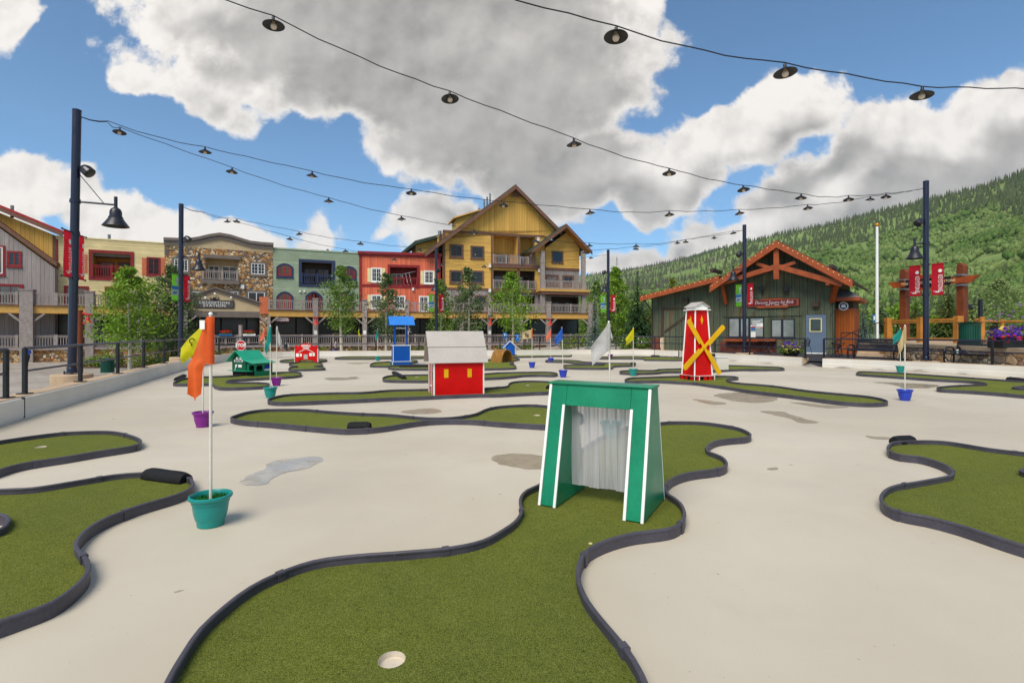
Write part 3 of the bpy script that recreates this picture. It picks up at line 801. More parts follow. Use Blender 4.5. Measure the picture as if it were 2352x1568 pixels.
rf = MB(); q0, q1 = i1-.06, W-i1+.06; c = W/2
rf.prism([(q0, zt+.085), (c, zt+.235), (q1, zt+.085), (q1, zt+.105), (c, zt+.258), (q0, zt+.105)], q0, q1, 'xz'); rf.build('cap_roof', M_roofw, wmill)
MB().prism([(i1, zt+.121), (W-i1, zt+.121), (c, zt+.228)], i1, W-i1, 'xz').build('cap_gable', M_whitetrim, wmill)
def face_y(z): return i0+(i1-i0)*(z-ZB)/(zt-ZB)
dm = MB()
zc = 1.83; dm.m = Matrix.Translation((c, face_y(zc)-.006, zc)) @ Matrix.Rotation(-math.atan((i1-i0)/(zt-ZB)), 4, 'X')
dm.prism([(-.045, 0), (0, -.14), (.045, 0), (0, .14)], -.004, .004, 'xz'); dm.build('diamond', M_yel, wmill)
dm = MB(); dm.m = Matrix.Translation((face_y(zc)-.006, c, zc)) @ Matrix.Rotation(math.atan((i1-i0)/(zt-ZB)), 4, 'Y')
dm.prism([(-.045, 0), (0, -.14), (.045, 0), (0, .14)], -.004, .004, 'yz'); dm.build('diamond', M_yel, wmill)
hz = 1.0; hub = Matrix.Translation((c+.01, face_y(hz)-.06, hz)) @ Matrix.Rotation(-.05, 4, 'X')
for ang, flip in ((R(122), 1), (R(42), -1), (R(302), 1), (R(222), -1)):
    mb = MB(); mb.m = hub @ Matrix.Rotation(-ang, 4, 'Y')
    s = 1 if flip == 1 else -1
    pts = [(0, -.045), (.17, -.045), (.17, -.045-.055), (.93, -.10), (.975, -.085), (.99, -.05), (.99, .02), (.97, .048), (.93, .06), (0, .045)]
    pts = [(x, -y*s) for x, y in pts]
    mb.prism(pts, -.012, .010, 'xz'); mb.build('blade', M_yel, wmill, bevel=.004)
mb = MB(); mb.m = hub; mb.tube([(0, -.03, 0), (0, .07, 0)], .05, 12); mb.build('hub', M_yel, wmill)

# --- blue wishing well
A0 = G(901,837.8,TZ); d = Vector((.93, .37)).normalized()
well, W = frame2('wishing_well', 'blue wishing well with pitched blue roof and white crank bar', 'golf obstacle', A0, A0+Vector((d.x, d.y, 0))*.86)
W = .86; D = .62
mb = MB(); mb.box(0, W, 0, D, .0, .15); mb.build('plinth', M_blue, well, bevel=.004)
mb = MB(); mb.box(.05, W-.05, .05, D-.05, .151, .86); mb.build('well_box', M_blue, well, bevel=.004)
tr = MB()
for z0, z1, q in ((.13, .155, -.012), (.845, .88, .03)): 
    tr.box(q, W-q, q, q+.015, z0, z1); tr.box(q, q+.015, q+.016, D-q, z0, z1); tr.box(W-q-.015, W-q, q+.016, D-q, z0, z1); tr.box(q+.016, W-q-.016, D-q-.015, D-q, z0, z1)
for x in (.036, W-.064): tr.box(x, x+.028, .038, .049, .156, .845)
tr.box(.0, .03, -.012, .0, 0, .13); tr.build('white_trim', M_whitetrim, well)
for x in (.12, W-.2): MB().box(x, x+.08, D/2-.05, D/2+.05, .861, 1.95).build('post', M_blue, well, bevel=.004)
rf = MB(); ZR = 2.16
for s in (0, 1):
    pts = [(-.12, 1.76), (D/2, ZR)] if s == 0 else [(D/2, ZR), (D+.12, 1.76)]
    slab(rf, pts, -.13, W+.13, .02)
rf.build('roof', M_bluelt, well)
MB().prism([(.02, 1.84), (D-.02, 1.84), (D/2, ZR-.03)], .12, .14, 'yz').build('roof_gable', M_blue, well)
MB().tube([(.2, D/2, 1.64), (W-.2, D/2, 1.64)], .035, 10).build('crank_bar', M_whitetrim, well, smooth=40)
mb = MB(); mb.tube([(W-.12, D/2, 1.64), (W-.03, D/2, 1.64), (W-.03, D/2-.02, 1.46), (W+.05, D/2-.02, 1.46)], .018, 8); mb.build('crank_handle', M_whitetrim, well, smooth=40)

# --- green railway station house
A0 = G(586,864.2,TZ); l = Vector((-.93, .37)).normalized(); 
st = thing('station_house', 'small green station house with steep roof, porch and cut paper sign', 'golf obstacle', (A0.x, A0.y, TZ), math.atan2(-l.y, -l.x))
# local x: towards the porch corner (corner at x = 0, gable end at x = -1.06); local y: away along the porch front
L, DP = 1.06, .70; XM = -.44                               # the house body lies behind the porch (x < XM)
# the gable end faces the viewer (local -y); ridge runs along y
E, RZ = .50, .83; xc = (-L+XM)/2+.0
MB().prism([(-L, .12), (XM, .12), (XM, E), (xc, RZ-.02), (-L, E)], .02, .04, 'xz').build('gable_wall', M_greendk, st)
MB().box(-L, -L+.02, .04, DP, .02, E).build('side_wall', M_greendk, st)
MB().box(-L, 0, DP, DP+.02, .0, .48).build('back_wall', M_greendk, st)
MB().box(XM-.02, XM, .041, DP, .02, E).build('inner_wall', M_greendk, st)
MB().box(-L-.1, -.09, -.07, .019, .16, .178).build('platform', M_green2, st)
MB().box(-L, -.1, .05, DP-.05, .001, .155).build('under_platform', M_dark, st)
def arch(x0, x1, z0, z1, cut=.05): return [(x0, z0), (x1, z0), (x1, z1-cut), (x1-cut, z1), (x0+cut, z1), (x0, z1-cut)]
def wall_with_arches(mb, x0, x1, z0, z1, archs, d0, d1, axes):
    xs = x0
    for a0, a1, az0, az1 in archs:
        mb.prism([(xs, z0), (a0, z0), (a0, z1), (xs, z1)], d0, d1, axes)
        mb.prism([(a0, z0), (a1, z0), (a1, az0), (a0, az0)], d0, d1, axes)
        c_ = .06; mb.prism([(a0, az1-c_), (a0+c_, az1), (a1-c_, az1), (a1, az1-c_), (a1, z1), (a0, z1)], d0, d1, axes)
        xs = a1
    mb.prism([(xs, z0), (x1, z0), (x1, z1), (xs, z1)], d0, d1, axes)
mb = MB(); wall_with_arches(mb, 0.0, DP, 0, .40, [(.05, .31, .16, .36), (.38, .64, .16, .36)], -.016, 0, 'yz'); mb.build('porch_front', M_green, st)
mb = MB(); wall_with_arches(mb, XM+.001, -.03, .18, .42, [(-.33, -.09, .18, .36)], .05, .07, 'xz'); mb.build('porch_side', M_green, st)
MB().box(-.4, -.02, .1, DP-.03, .18, .19).build('porch_floor', M_greendk, st)
MB().prism([(.40, .17), (.62, .17), (.62, .26), (.56, .34), (.48, .34), (.40, .25)], -.03, -.02, 'yz').build('porch_figure', mat('blue cut out', (20, 50, 170), rough=.5), st)
MB().box(-.019, .006, .38, .645, .162, .215).build('porch_bench', M_whitetrim, st)
rf = MB()
def slab_x(mb, pts, y0, y1, th):
    for (x0, z0), (x1, z1) in zip(pts, pts[1:]):
        dd = Vector((x1-x0, z1-z0)).normalized(); nr = Vector((-dd.y, dd.x))*th
        mb.prism([(x0, z0), (x1, z1), (x1+nr.x, z1+nr.y), (x0+nr.x, z0+nr.y)], y0, y1, 'xz')
slab_x(rf, [(xc, RZ), (XM+.06, .52)], -.14, DP+.1, .016); slab_x(rf, [(-L-.12, .46), (xc, RZ)], -.14, DP+.1, .016)
rf.build('main_roof', M_green2, st)
rf = MB(); slab_x(rf, [(XM+.055, .52), (.05, .415)], -.14, DP+.12, .015); rf.build('porch_roof', M_green2, st)
sg = MB(); sg.box(-.95, -.55, -.002, .015, .46, .54).box(-.86, -.60, -.003, .014, .541, .615); sg = sg.build('sign_board', M_whitetrim, st)
M_ink = hue('black ink', (16, 15, 15), rough=.6)
text('STATION', .075, M_ink, sg, (-.75, -.006, .50), sx=.95, bold=.002); text('RR', .07, M_ink, sg, (-.73, -.007, .578), bold=.002)
MB().prism([(-.93, .18)]+[(-.855+.045*math.cos(a*math.pi/6-0), .335+.045*math.sin(a*math.pi/6)) for a in range(7)]+[(-.90, .18)][:0]+[(-.90, .18)], -.001, .014, 'xz').build('white_door', M_whitetrim, st)
MB().box(-.76, -.6, .0, .015, .28, .37).build('white_window', M_whitetrim, st)

# --- stop sign behind the station
c = P(553.3,793.2,18.6)
ss = thing('stop_sign', 'red octagonal stop sign standing behind the station house', 'sign', (c.x, c.y, 0))
oct_ = lambda r: [(r*math.cos(math.pi/8+k*math.pi/4), c.z+r*math.sin(math.pi/8+k*math.pi/4)) for k in range(8)]
MB().prism(oct_(.19), -.004, .004, 'xz').build('sign_border', M_whitetrim, ss)
MB().prism(oct_(.172), -.007, -.0045, 'xz').build('sign_face', mat('sign red', (200, 12, 14), rough=.35, var=.03), ss)
text('STOP', .17, M_whitetrim, ss, (0, -.010, c.z), sx=.9, bold=.006)
MB().tube([(0, .012, 0), (0, .012, c.z)], .012, 8).build('post', M_black, ss)

# --- general store
A0 = G(677,832.6,TZ)
gs = thing('toy_store', 'red general store front with arched top and white windows', 'golf obstacle', (A0.x, A0.y, TZ), R(3))
W, Hh = 1.06, .86
prof = [(0, 0), (.2, 0), (.2, .13), (W-.2, .13), (W-.2, 0), (W, 0), (W, .82), (W-.08, .82), (W-.16, .77)]
prof += [(W/2+.36*math.cos(a), .70+.22*math.sin(a)) for a in [math.pi*(.12+.76*k/12) for k in range(13)]]
prof += [(.16, .77), (.08, .82), (0, .82)]
MB().prism(prof, 0, .02, 'xz').build('front_panel', M_red, gs)
mb = MB(); mb.box(0.001, .02, .021, .3, 0, .7); mb.box(W-.02, W-.001, .021, .3, 0, .7); mb.box(0.0205, W-.0205, .28, .3, 0, .62); mb.build_each('side_panel', M_red, gs)
MB().box(.2, W-.2, .1, .12, .03, .12).build('entry_board', M_cream, gs)
tr = MB(); tr.bar((.19, -.006, .50), (W/2, -.006, .66), .012, .022, (0, 0, 1)); tr.bar((W/2, -.006, .66), (W-.19, -.006, .50), .012, .022)
for x in (-.016, W+.001): tr.box(x, x+.015, -.004, .16, 0, .66)
tr.build('white_trim', M_whitetrim, gs)
for x0, x1, z0, z1 in ((.06, .20, .28, .44), (.24, .33, .29, .43), (.68, .81, .31, .46), (.84, .94, .31, .47)):
    MB().box(x0, x1, -.008, .001, z0, z1).build('window', M_whitetrim, gs)
MB().box(.42, .61, -.008, .001, .17, .39).build('door', M_roofw, gs)
text('GENERAL', .125, M_whitetrim, gs, (W/2, -.006, .805), sx=.85, bold=.004); text('STORE', .11, M_whitetrim, gs, (W/2, -.006, .70), sx=.9, bold=.004)

# --- gold tunnel: half a shell with an open end
A0 = G(1141,830.5,TZ)
tn = thing('toy_tunnel', 'gold brown half round tunnel', 'golf obstacle', (A0.x, A0.y, TZ), R(-42))
r, L = .42, .72; vs = []; n = 16
for x, k in ((0, 1.), (L, 1.0)):
    for rr in (r, r-.025):
        for i in range(n+1):
            a = math.pi*i/n; vs.append((x, -rr*math.cos(a), .62/.42*rr*math.sin(a)))
k = n+1; fs = []
for i in range(n):
    fs += [(i, i+1, 2*k+i+1, 2*k+i), (k+i, 3*k+i, 3*k+i+1, k+i+1), (i, k+i, k+i+1, i+1), (2*k+i, 2*k+i+1, 3*k+i+1, 3*k+i)]
mb = MB(); mb.add(vs, fs); mb.m = None; mb.build('shell', M_gold, tn, smooth=40)
# --- blue kennel
A0 = G(1159.6,816.4,TZ)
kn = thing('toy_kennel', 'little blue kennel with white edged pitched roof', 'golf obstacle', (A0.x, A0.y, TZ), R(8))
W, D = .66, .62
MB().prism([(0, 0), (W, 0), (W, .56), (W/2, .88), (0, .56)], 0, .02, 'xz').build('front_wall', M_blue, kn)
mb = MB(); mb.box(W-.02, W, .021, D, 0, .555); mb.box(0, .02, .021, D, 0, .555); mb.build_each('side_wall', M_whitetrim, kn)
rf = MB(); slab_x(rf, [(-.12, .47), (W/2, .90)], -.04, D+.06, .018); slab_x(rf, [(W/2, .90), (W+.12, .47)], -.04, D+.06, .018); rf.build('roof', M_bluelt, kn)
tr = MB()
for a, b in (((-.12, -.05, .475), (W/2, -.05, .905)), ((W/2, -.05, .905), (W+.12, -.05, .475))): tr.bar(a, b, .018, .04)
for x in (0, W-.025): tr.box(x, x+.025, -.01, -.001, 0, .54)
tr.build('white_trim', M_whitetrim, kn)
# --- white box and framed board behind the windmill
A0 = G(1646,849.5,TZ)
wbx = thing('white_box', 'plain white box on the green behind the windmill', 'box', (A0.x, A0.y, TZ), R(4))
MB().box(0, .48, 0, .3, 0, .47).build('box_body', M_board, wbx, bevel=.006)
MB().box(-.015, .53, -.02, .32, .471, .495).build('box_lid', M_white, wbx, bevel=.004)
A0 = G(1631,848.5,TZ)
bd = thing('letter_board', 'black framed letter board half hidden behind the windmill', 'board', (A0.x, A0.y, TZ), R(10))
mb = MB(); mb.box(0, .03, 0, .03, 0, .62).box(.19, .22, 0, .03, 0, .62).box(.031, .189, 0, .03, .59, .62).box(.031, .189, .001, .029, .3, .33); mb.build('board_frame', M_black, bd)
MB().box(.031, .189, .01, .02, .331, .589).build('board_face', M_black, bd); text('L', .16, M_whitetrim, bd, (.11, .006, .46), bold=.006)

# ================================================================ FLAG POTS
def pot_mats(name, rgb): return mat(name, rgb, rough=.38, var=.07, scale=4, spec=.5)
POTC = {'teal': pot_mats('teal plastic', (10, 138, 130)), 'purple': pot_mats('purple plastic', (128, 26, 134)), 'blue': pot_mats('blue plastic', (34, 62, 178))}
M_fill = leaf_mat('dark green fill', (14, 88, 22), .5, trans=0)
M_stick = hue('white stick', (216, 212, 196), rough=.5, var=.05)
def cloth_mat(name, rgb):
    m, t, b = new_mat(name); c = lin(rgb); n = t.noise(t.coords(), 6, 4, .6)
    col = t.mix(t.smooth(n, .3, .7), scale_c(c, .9), scale_c(c, 1.1)); t.put(b.inputs['Base Color'], col)
    b.inputs['Roughness'].default_value = .55
    tr = t.node('ShaderNodeBsdfTranslucent'); t.put(tr.inputs[0], col); mx = t.node('ShaderNodeMixShader'); mx.inputs[0].default_value = .45
    out = [q for q in t.n if q.type == 'OUTPUT_MATERIAL'][0]
    t.l.new(b.outputs[0], mx.inputs[1]); t.l.new(tr.outputs[0], mx.inputs[2]); t.l.new(mx.outputs[0], out.inputs[0]); return m
CL = {'orange': cloth_mat('orange cloth', (244, 110, 42)), 'yellow': cloth_mat('yellow cloth', (222, 212, 16)), 'teal': cloth_mat('teal cloth', (30, 160, 148)), 'white': cloth_mat('white cloth', (206, 202, 198)),
      'blue': cloth_mat('blue cloth', (54, 108, 206)), 'beige': cloth_mat('beige cloth', (214, 190, 140)), 'coral': cloth_mat('coral cloth', (240, 128, 96))}
def make_pot(color):
    t = thing('flower_pot', 'pot', 'flower pot')
    pr = [(.075, .0), (.118, .0), (.122, .012), (.121, .03), (.135, .055), (.150, .10), (.158, .15), (.160, .172), (.168, .176), (.170, .198), (.183, .204), (.192, .212), (.195, .224), (.190, .234), (.180, .237), (.172, .231), (.168, .2), (.160, .17)]
    pr = [(r_*.79, z_) for r_, z_ in pr]
    MB().lathe(pr, 40, caps=(True, False)).build('pot_body', POTC[color], t, smooth=45)
    m2 = MB(); r2 = random.Random(3); m2.lathe([(.13, .19), (.001, .196)], 24, caps=(False, False))
    for k in range(260):
        a = r2.random()*6.283; q = .125*math.sqrt(r2.random()); h = .012+.016*r2.random(); x, y = q*math.cos(a), q*math.sin(a); w = .006
        m2.add([(x-w, y, .19), (x+w, y, .19), (x+(r2.random()-.5)*.03, y+(r2.random()-.5)*.03, .195+h)], [(0, 1, 2)])
    m2.build('grass_fill', M_fill, t)
    return t
proto_pot = {k: make_pot(k) for k in POTC}; used_pot = set()
M_mark = hue('black print', (24, 22, 20), rough=.6)
def flag_cloth(kind, seed, top):
    """limp or blowing cloth, hung from the top of its stick; x runs away from the stick, side -1 hangs left"""
    if kind == 'fold':
        mb = MB(); nz, nx = 18, 9; vs = []
        for j in range(nz+1):
            v = j/nz; lft = .035+.155*min(1, v/.58)-(.02*(v-.58)/.42 if v > .58 else 0); rgt = .0 if v < .56 else .012+.05*min(1, (v-.56)/.12)
            for i in range(nx+1):
                q = i/nx; x = -(rgt+(lft-rgt)*q); vs.append((x, -.012+.022*math.sin(q*7+v*3)*(.3+v)-.02*(v > .57), top-.012-.60*v-(.05*math.sin(math.pi*q) if j == nz else .012*q)))
        mb.add(vs, [(j*10+i, j*10+i+1, (j+1)*10+i+1, (j+1)*10+i) for j in range(nz) for i in range(nx)]); return mb
    r2 = random.Random(seed); hang = {'limp': .27, 'fold': .34, 'half': .55, 'blown': .95, 'wind': .64}[kind]; Wd, Hg = (.54 if kind == 'wind' else .44), .38; nx, nz = 16, 10; vs = []
    for j in range(nz+1):
        v = j/nz
        for i in range(nx+1):
            u = i/nx; s = u*Wd
            x = -s*hang*(1-.10*v); drop = s*math.sqrt(max(0, 1-hang*hang))*(.9-.25*v); y = .05*math.sin(s*11+seed+v*1.2)*u*(1.15-hang*.6)+.03*u*math.sin(v*5+seed)
            vs.append((x-.008, y, top-.015-v*Hg*(1-.14*u*hang)-drop))
    mb = MB(); k = nx+1
    mb.add(vs, [(j*k+i, j*k+i+1, (j+1)*k+i+1, (j+1)*k+i) for j in range(nz) for i in range(nx)]); return mb
# (base px, base py, pot colour, flag colour, flag kind, yaw, pot label, flag label, stick lean, mark)
POTS = [
 (484,1205,'teal','orange','fold',-12,'nearest teal pot with bright green grass fill','orange flag drooping on the nearest white stick',0,0),
 (466,980,'purple','yellow','wind',10,'purple pot behind the nearest teal pot, near the left wall','yellow flag with a black figure behind the orange flag',.004,1),
 (621,913,'teal','teal','limp',0,'teal pot at the left end of the long barn green','teal flag on a stick in front of the small green station house',0,0),
 (635,886,'purple','white','limp',200,'purple pot just behind a teal one, right of the station house','pale flag in the purple pot right of the station house',-.01,0),
 (824,817.6,'purple','yellow','limp',150,'small purple pot by the far wall on a thin green','small yellow flag by the far wall, left of the well',0,0),
 (867.5,828.5,'teal','teal','limp',40,'teal pot beside the blue wishing well','small teal flag beside the blue wishing well',0,0),
 (1293.4,866.3,'blue','blue','half',10,'biggest blue pot in mid rink, left of the gate top','blue flag in mid rink',-.03,0),
 (1222,844.6,'blue','beige','blown',0,'blue pot under the beige flag, right of the red barn','beige flag with black mark and orange hem blown out to the left',0,2),
 (1265,833,'blue','coral','half',5,'smallest blue pot, beside the s shaped green','small coral flag between the beige and blue flags',0,0),
 (1454.5,863,'teal','yellow','half',0,'teal pot left of the red windmill','yellow flag left of the red windmill',0,0),
 (1402,823.4,'purple','white','limp',160,'distant purple pot on a thin green by the end wall','small white flag with a dark mark by the end wall',0,1),
 (1403,1008,'teal','white','half',-14,'pot hidden behind the green gate','tall pale flag standing behind the green gate',-.02,0),
 (2078.5,919.5,'blue','beige','limp',-10,'blue pot standing alone on the right side','pale cream flag in the blue pot at the right',0,0),
 (2068,855,'teal','teal','half',-10,'teal pot by the right wall in front of a bench','teal flag by the right wall in front of a bench',0,0),
 (607,836,'teal','coral','half',-20,'teal pot hidden behind the green station house','pink and white flag between teal flags behind the station',0,0),
]
for i, (px, py, pc, fc, kind, yaw, pl, flb, lean, mark) in enumerate(POTS):
    g0 = G(px, py, 0)
    if pc in used_pot: o = dup(proto_pot[pc], (g0.x, g0.y, .004), rng.random()*6)
    else: o = proto_pot[pc]; used_pot.add(pc); o.location = (g0.x, g0.y, .004)
    tag(o, pl, 'flower pot', 'coloured flower pots holding the flags'); o['label'] = pl
    fg = thing('golf_flag', flb, 'flag', (g0.x, g0.y, .2), R(yaw), 'flags standing in the flower pots'); Ht = 1.43
    MB().tube([(0, 0, -.0), (lean*Ht, 0, Ht)], .0115, 10).build('stick', M_stick, fg, smooth=50)
    MB().ball((lean*Ht, 0, Ht+.008), .016, 10, 6).build('tip', M_whitetrim, fg, smooth=60)
    cb = flag_cloth(kind, i*1.7, Ht)
    for v in cb.v: v.x += lean*Ht
    cl = cb.build('cloth', CL[fc], fg, smooth=60)
    sl = MB().tube([(lean*Ht, 0, Ht-.012), (lean*Ht, 0, Ht-.38)], .026, 12, cap=False)
    sl.build('sleeve', CL['orange' if fc == 'beige' and px < 1300 else fc], fg, smooth=60)
    if mark:
        mk = MB()
        if mark == 2: mk.prism([(-.28, 1.10), (-.24, 1.10), (-.24, 1.20), (-.19, 1.08), (-.15, 1.08), (-.15, 1.22), (-.19, 1.22), (-.19, 1.14), (-.24, 1.25), (-.28, 1.25)], -.045, -.04, 'xz')
        else: mk.tube([(-.10, -.05, 1.17), (-.13, -.052, 1.20), (-.17, -.052, 1.18), (-.17, -.052, 1.14), (-.14, -.052, 1.11), (-.15, -.052, 1.08)], .009, 6)
        mk.build('printed_figure', M_mark, fg)
    if i == 0: MB().box(-.07, -.025, -.034, -.030, 1.32, 1.39).build('care_tag', M_whitetrim, fg)
# ================================================================ LAMP POSTS, BANNERS, STRING LIGHTS
M_bell = hue('dark bell enamel', (26, 26, 36), rough=.35, var=.12, spec=.6)
M_lens = hue('frosted lens', (200, 196, 184), rough=.3, var=.04)
M_bred = cloth_mat('red banner cloth', (206, 18, 42)); M_bgreen = cloth_mat('green banner cloth', (120, 200, 50)); M_bwhite = cloth_mat('pale banner cloth', (206, 214, 214)); M_bblue = cloth_mat('sky blue print', (60, 140, 200))
def ordinal(i): return ['first', 'second', 'third', 'fourth', 'fifth', 'sixth', 'seventh', 'eighth', 'ninth', 'tenth', 'eleventh'][i]
def lamp_post(x, y, z0, ztop, arm_yaw, arm_len, lean, label, ban_yaw, bans, flood_yaw):
    gh = min(ground_h(x, y), z0)
    t = thing('lamp_post', label, 'lamp post', (x, y, 0), 0, 'lamp posts round the rink')
    mb = MB(); mb.lathe([(.47, gh-.05), (.47, z0-.02), (.45, z0)], 32); mb.build('pedestal', M_conc, t, smooth=40)
    mb = MB(); mb.lathe([(.19, z0+.03), (.19, z0+.055), (.12, z0+.058), (.115, z0+.16), (.105, z0+.18)], 20)
    for k in range(4):
        a = math.pi/4+k*math.pi/2; mb.cyl((.16*math.cos(a), .16*math.sin(a), z0), (.16*math.cos(a), .16*math.sin(a), z0+.09), .016, n=6)
    mb.build('base_plate', M_navy, t, smooth=40)
    lx = lambda z: lean*(z-z0)/(ztop-z0)
    MB().tube([(lx(z0+.06), 0, z0+.06), (lx(ztop), 0, ztop)], .103, 24).build('pole', M_navy, t, smooth=50)
    MB().lathe([(.108, ztop-.02), (.108, ztop+.01), (.06, ztop+.03)], 20, (lx(ztop), 0, 0)).build('pole_cap', M_navy, t, smooth=40)
    az = 5.1; dx, dy = math.cos(arm_yaw), math.sin(arm_yaw); o = lx(az); A = lambda r, z: (o+dx*r, dy*r, z)
    mb = MB(); mb.tube([A(-.14, az), A(arm_len, az-.07)], .028, 10); mb.lathe([(.125, az-.05), (.125, az+.05)], 20, (o, 0, 0)); mb.tube([A(.1, az+.75), A(arm_len-.3, az-.04)], .011, 6)
    mb.build('arm', M_navy, t, smooth=50)
    mb = MB(); q = A(arm_len, 0); zz = az
    mb.lathe([(.03, zz+.16), (.042, zz+.15), (.042, zz-.13), (.06, zz-.15), (.11, zz-.185), (.142, zz-.25), (.148, zz-.40), (.172, zz-.405), (.172, zz-.445), (.185, zz-.46), (.24, zz-.55), (.31, zz-.645), (.322, zz-.666), (.312, zz-.672), (.22, zz-.56), (.15, zz-.47)], 28, (q[0], q[1], 0), caps=(True, True))
    mb.build('bell_shade', M_bell, t, smooth=35)
    MB().lathe([(.25, zz-.585), (.001, zz-.60)], 20, (q[0], q[1], 0), caps=(False, False)).build('lens', M_lens, t)
    fz = 5.95; fx, fy = math.cos(flood_yaw), math.sin(flood_yaw); mb = MB()
    mb.tube([(lx(fz), 0, fz), (lx(fz)+fx*.22, fy*.22, fz)], .02, 8)
    c = Vector((lx(fz)+fx*.30, fy*.30, fz)); d = Vector((fx*.75, fy*.75, -.66)).normalized()
    mb.tube([c-d*.15, c-d*.12, c-d*.02, c+d*.13, c+d*.145], [.03, .10, .145, .15, .13], 16); mb.build('floodlight', M_bell, t, smooth=45)
    bx, by = math.cos(ban_yaw), math.sin(ban_yaw)
    for z in (4.22, 2.98):
        mb = MB(); oo = lx(z); mb.tube([(oo-bx*.7, -by*.7, z), (oo+bx*.7, by*.7, z)], .016, 8); mb.lathe([(.12, z-.05), (.12, z+.05)], 20, (oo, 0, 0))
        for s in (-1, 1): mb.ball((oo+s*bx*.71, s*by*.71, z), .028, 8, 5)
        mb.build('banner_arm', M_navy, t, smooth=50)
    for s, kind, lab in bans: banner(x+lx(3.6), y, ban_yaw, s, kind, lab)
    return t
def banner(x, y, yaw, s, kind, label):
    # hung so that its printed face looks at the rink
    face = yaw if math.sin(yaw+math.pi/2) > 0 else yaw
    t = thing('banner', label, 'banner', (x, y, 0), yaw, 'banners on the lamp posts')
    x0, x1 = (.19, .61) if s > 0 else (-.61, -.19)
    def sheet(xa, xb, za, zb, y0, nm, m_, par, seed=1.):
        mb = MB(); vs = []; nx_, nz_ = 5, 14
        for j in range(nz_+1):
            for i in range(nx_+1):
                u = xa+(xb-xa)*i/nx_; z = za+(zb-za)*j/nz_; vs.append((u, y0+.018*math.sin(z*3.1+u*4+seed)*math.sin((z-2.98)/1.24*math.pi), z))
        mb.add(vs, [(j*6+i, j*6+i+1, j*6+i+7, j*6+i+6) for j in range(nz_) for i in range(nx_)]); return mb.build(nm, m_, par, smooth=60)
    red = kind == 'red'
    cl = sheet(x0, x1, 2.98, 4.22, 0, 'cloth', M_bred if red else M_bgreen, t)
    mb = MB()
    for z in (4.215, 2.985): mb.tube([(x0, 0, z), (x1, 0, z)], .022, 8)
    mb.build('hem', M_bred if red else M_bgreen, t, smooth=50)
    for f in (-1, 1):                                    # printed both sides
        yy = f*.024
        rot = (R(90), R(90), 0) if f < 0 else (R(90), R(90), R(180))
        if red:
            lx = x1-.115 if f < 0 else x0+.115
            text('KEYSTONE', .22, M_whitetrim, t, (lx, yy, 3.44), rot, sx=.60, bold=.0, extrude=.002, spacing=1.06)
            em = MB(); c = Vector((lx, yy, 3.93))
            for k in range(4):
                a = k*math.pi/4; v = Vector((math.cos(a), 0, math.sin(a)))*.07; em.bar(c-v, c+v, .004, .03, (math.sin(a), 0, -math.cos(a)))
            em.ball(c, (.05, .004, .05), 10, 6); em.build('emblem', M_whitetrim, t)
            xm = (x0+x1)/2
            MB().box(xm-.14, xm+.12, yy-.002, yy+.002, 3.115, 3.128).box(xm-.07, xm+.07, yy-.002, yy+.002, 3.07, 3.10).build('footer_line', M_whitetrim, t)
        else:
            sheet(x0, x1, 3.22, 3.68, f*.006, 'print_panel', M_bwhite, t); sheet(x0, x1, 3.5, 3.66, f*.010, 'print_panel', M_bblue, t)
            xm = (x0+x1)/2
            MB().prism([(xm-.16, 3.3), (xm-.02, 3.42), (xm+.02, 3.36), (xm+.18, 3.44), (xm+.1, 3.34), (xm-.05, 3.28)], yy-.002, yy+.002, 'xz').build('print_figure', M_bblue, t)
            MB().box(xm+.05, xm+.16, yy-.002, yy+.002, 3.76, 4.08).build('print_block', M_bwhite, t)
RED, GRN = 'red', 'green'
PO = [(-12.13, 14.4), (-15.85, 25.0), (-5.5, 38.0), (7.18, 39.0), (13.3, 29.9), (16.8, 21.2)]
lamp_post(*PO[0], .34, 7.6, R(8), 1.02, .14, 'nearest lamp post at the left with its bell lamp over the railing', R(109), [(-1, RED, 'red banner left of the nearest left lamp post'), (1, RED, 'red banner right of the nearest left lamp post')], R(0))
lamp_post(*PO[1], .30, 7.6, R(-12), 1.0, .02, 'lamp post left of the stone fronted house', R(85), [(-1, GRN, 'green and white banner in front of the dark tree'), (1, RED, 'red banner in front of the stone house')], R(0))
lamp_post(*PO[2], .15, 7.6, R(-88), .8, 0, 'lamp post in front of the salmon red house', R(35), [(-1, GRN, 'pale green banner between the red house and its lamp post'), (1, RED, 'red banner in front of the yellow house left edge')], R(-60))
lamp_post(*PO[3], .15, 7.6, R(-120), .75, 0, 'lamp post at the end wall between yellow house and spruces', R(-35), [(-1, GRN, 'green and white banner beside the blue spruce'), (1, RED, 'red banner in front of the tall green poplar')], R(180))
lamp_post(*PO[4], .30, 7.6, R(195), .75, 0, 'lamp post in front of the ice rink cabin', R(-66), [(-1, GRN, 'green and white banner in front of the cabin'), (1, RED, 'red banner touching the cabin name board')], R(185))
lamp_post(*PO[5], .32, 7.6, R(200), .68, 0, 'lamp post between the two benches at the right', R(-63), [(-1, RED, 'red banner left of the right hand lamp post'), (1, RED, 'red banner right of the right hand lamp post')], R(185))

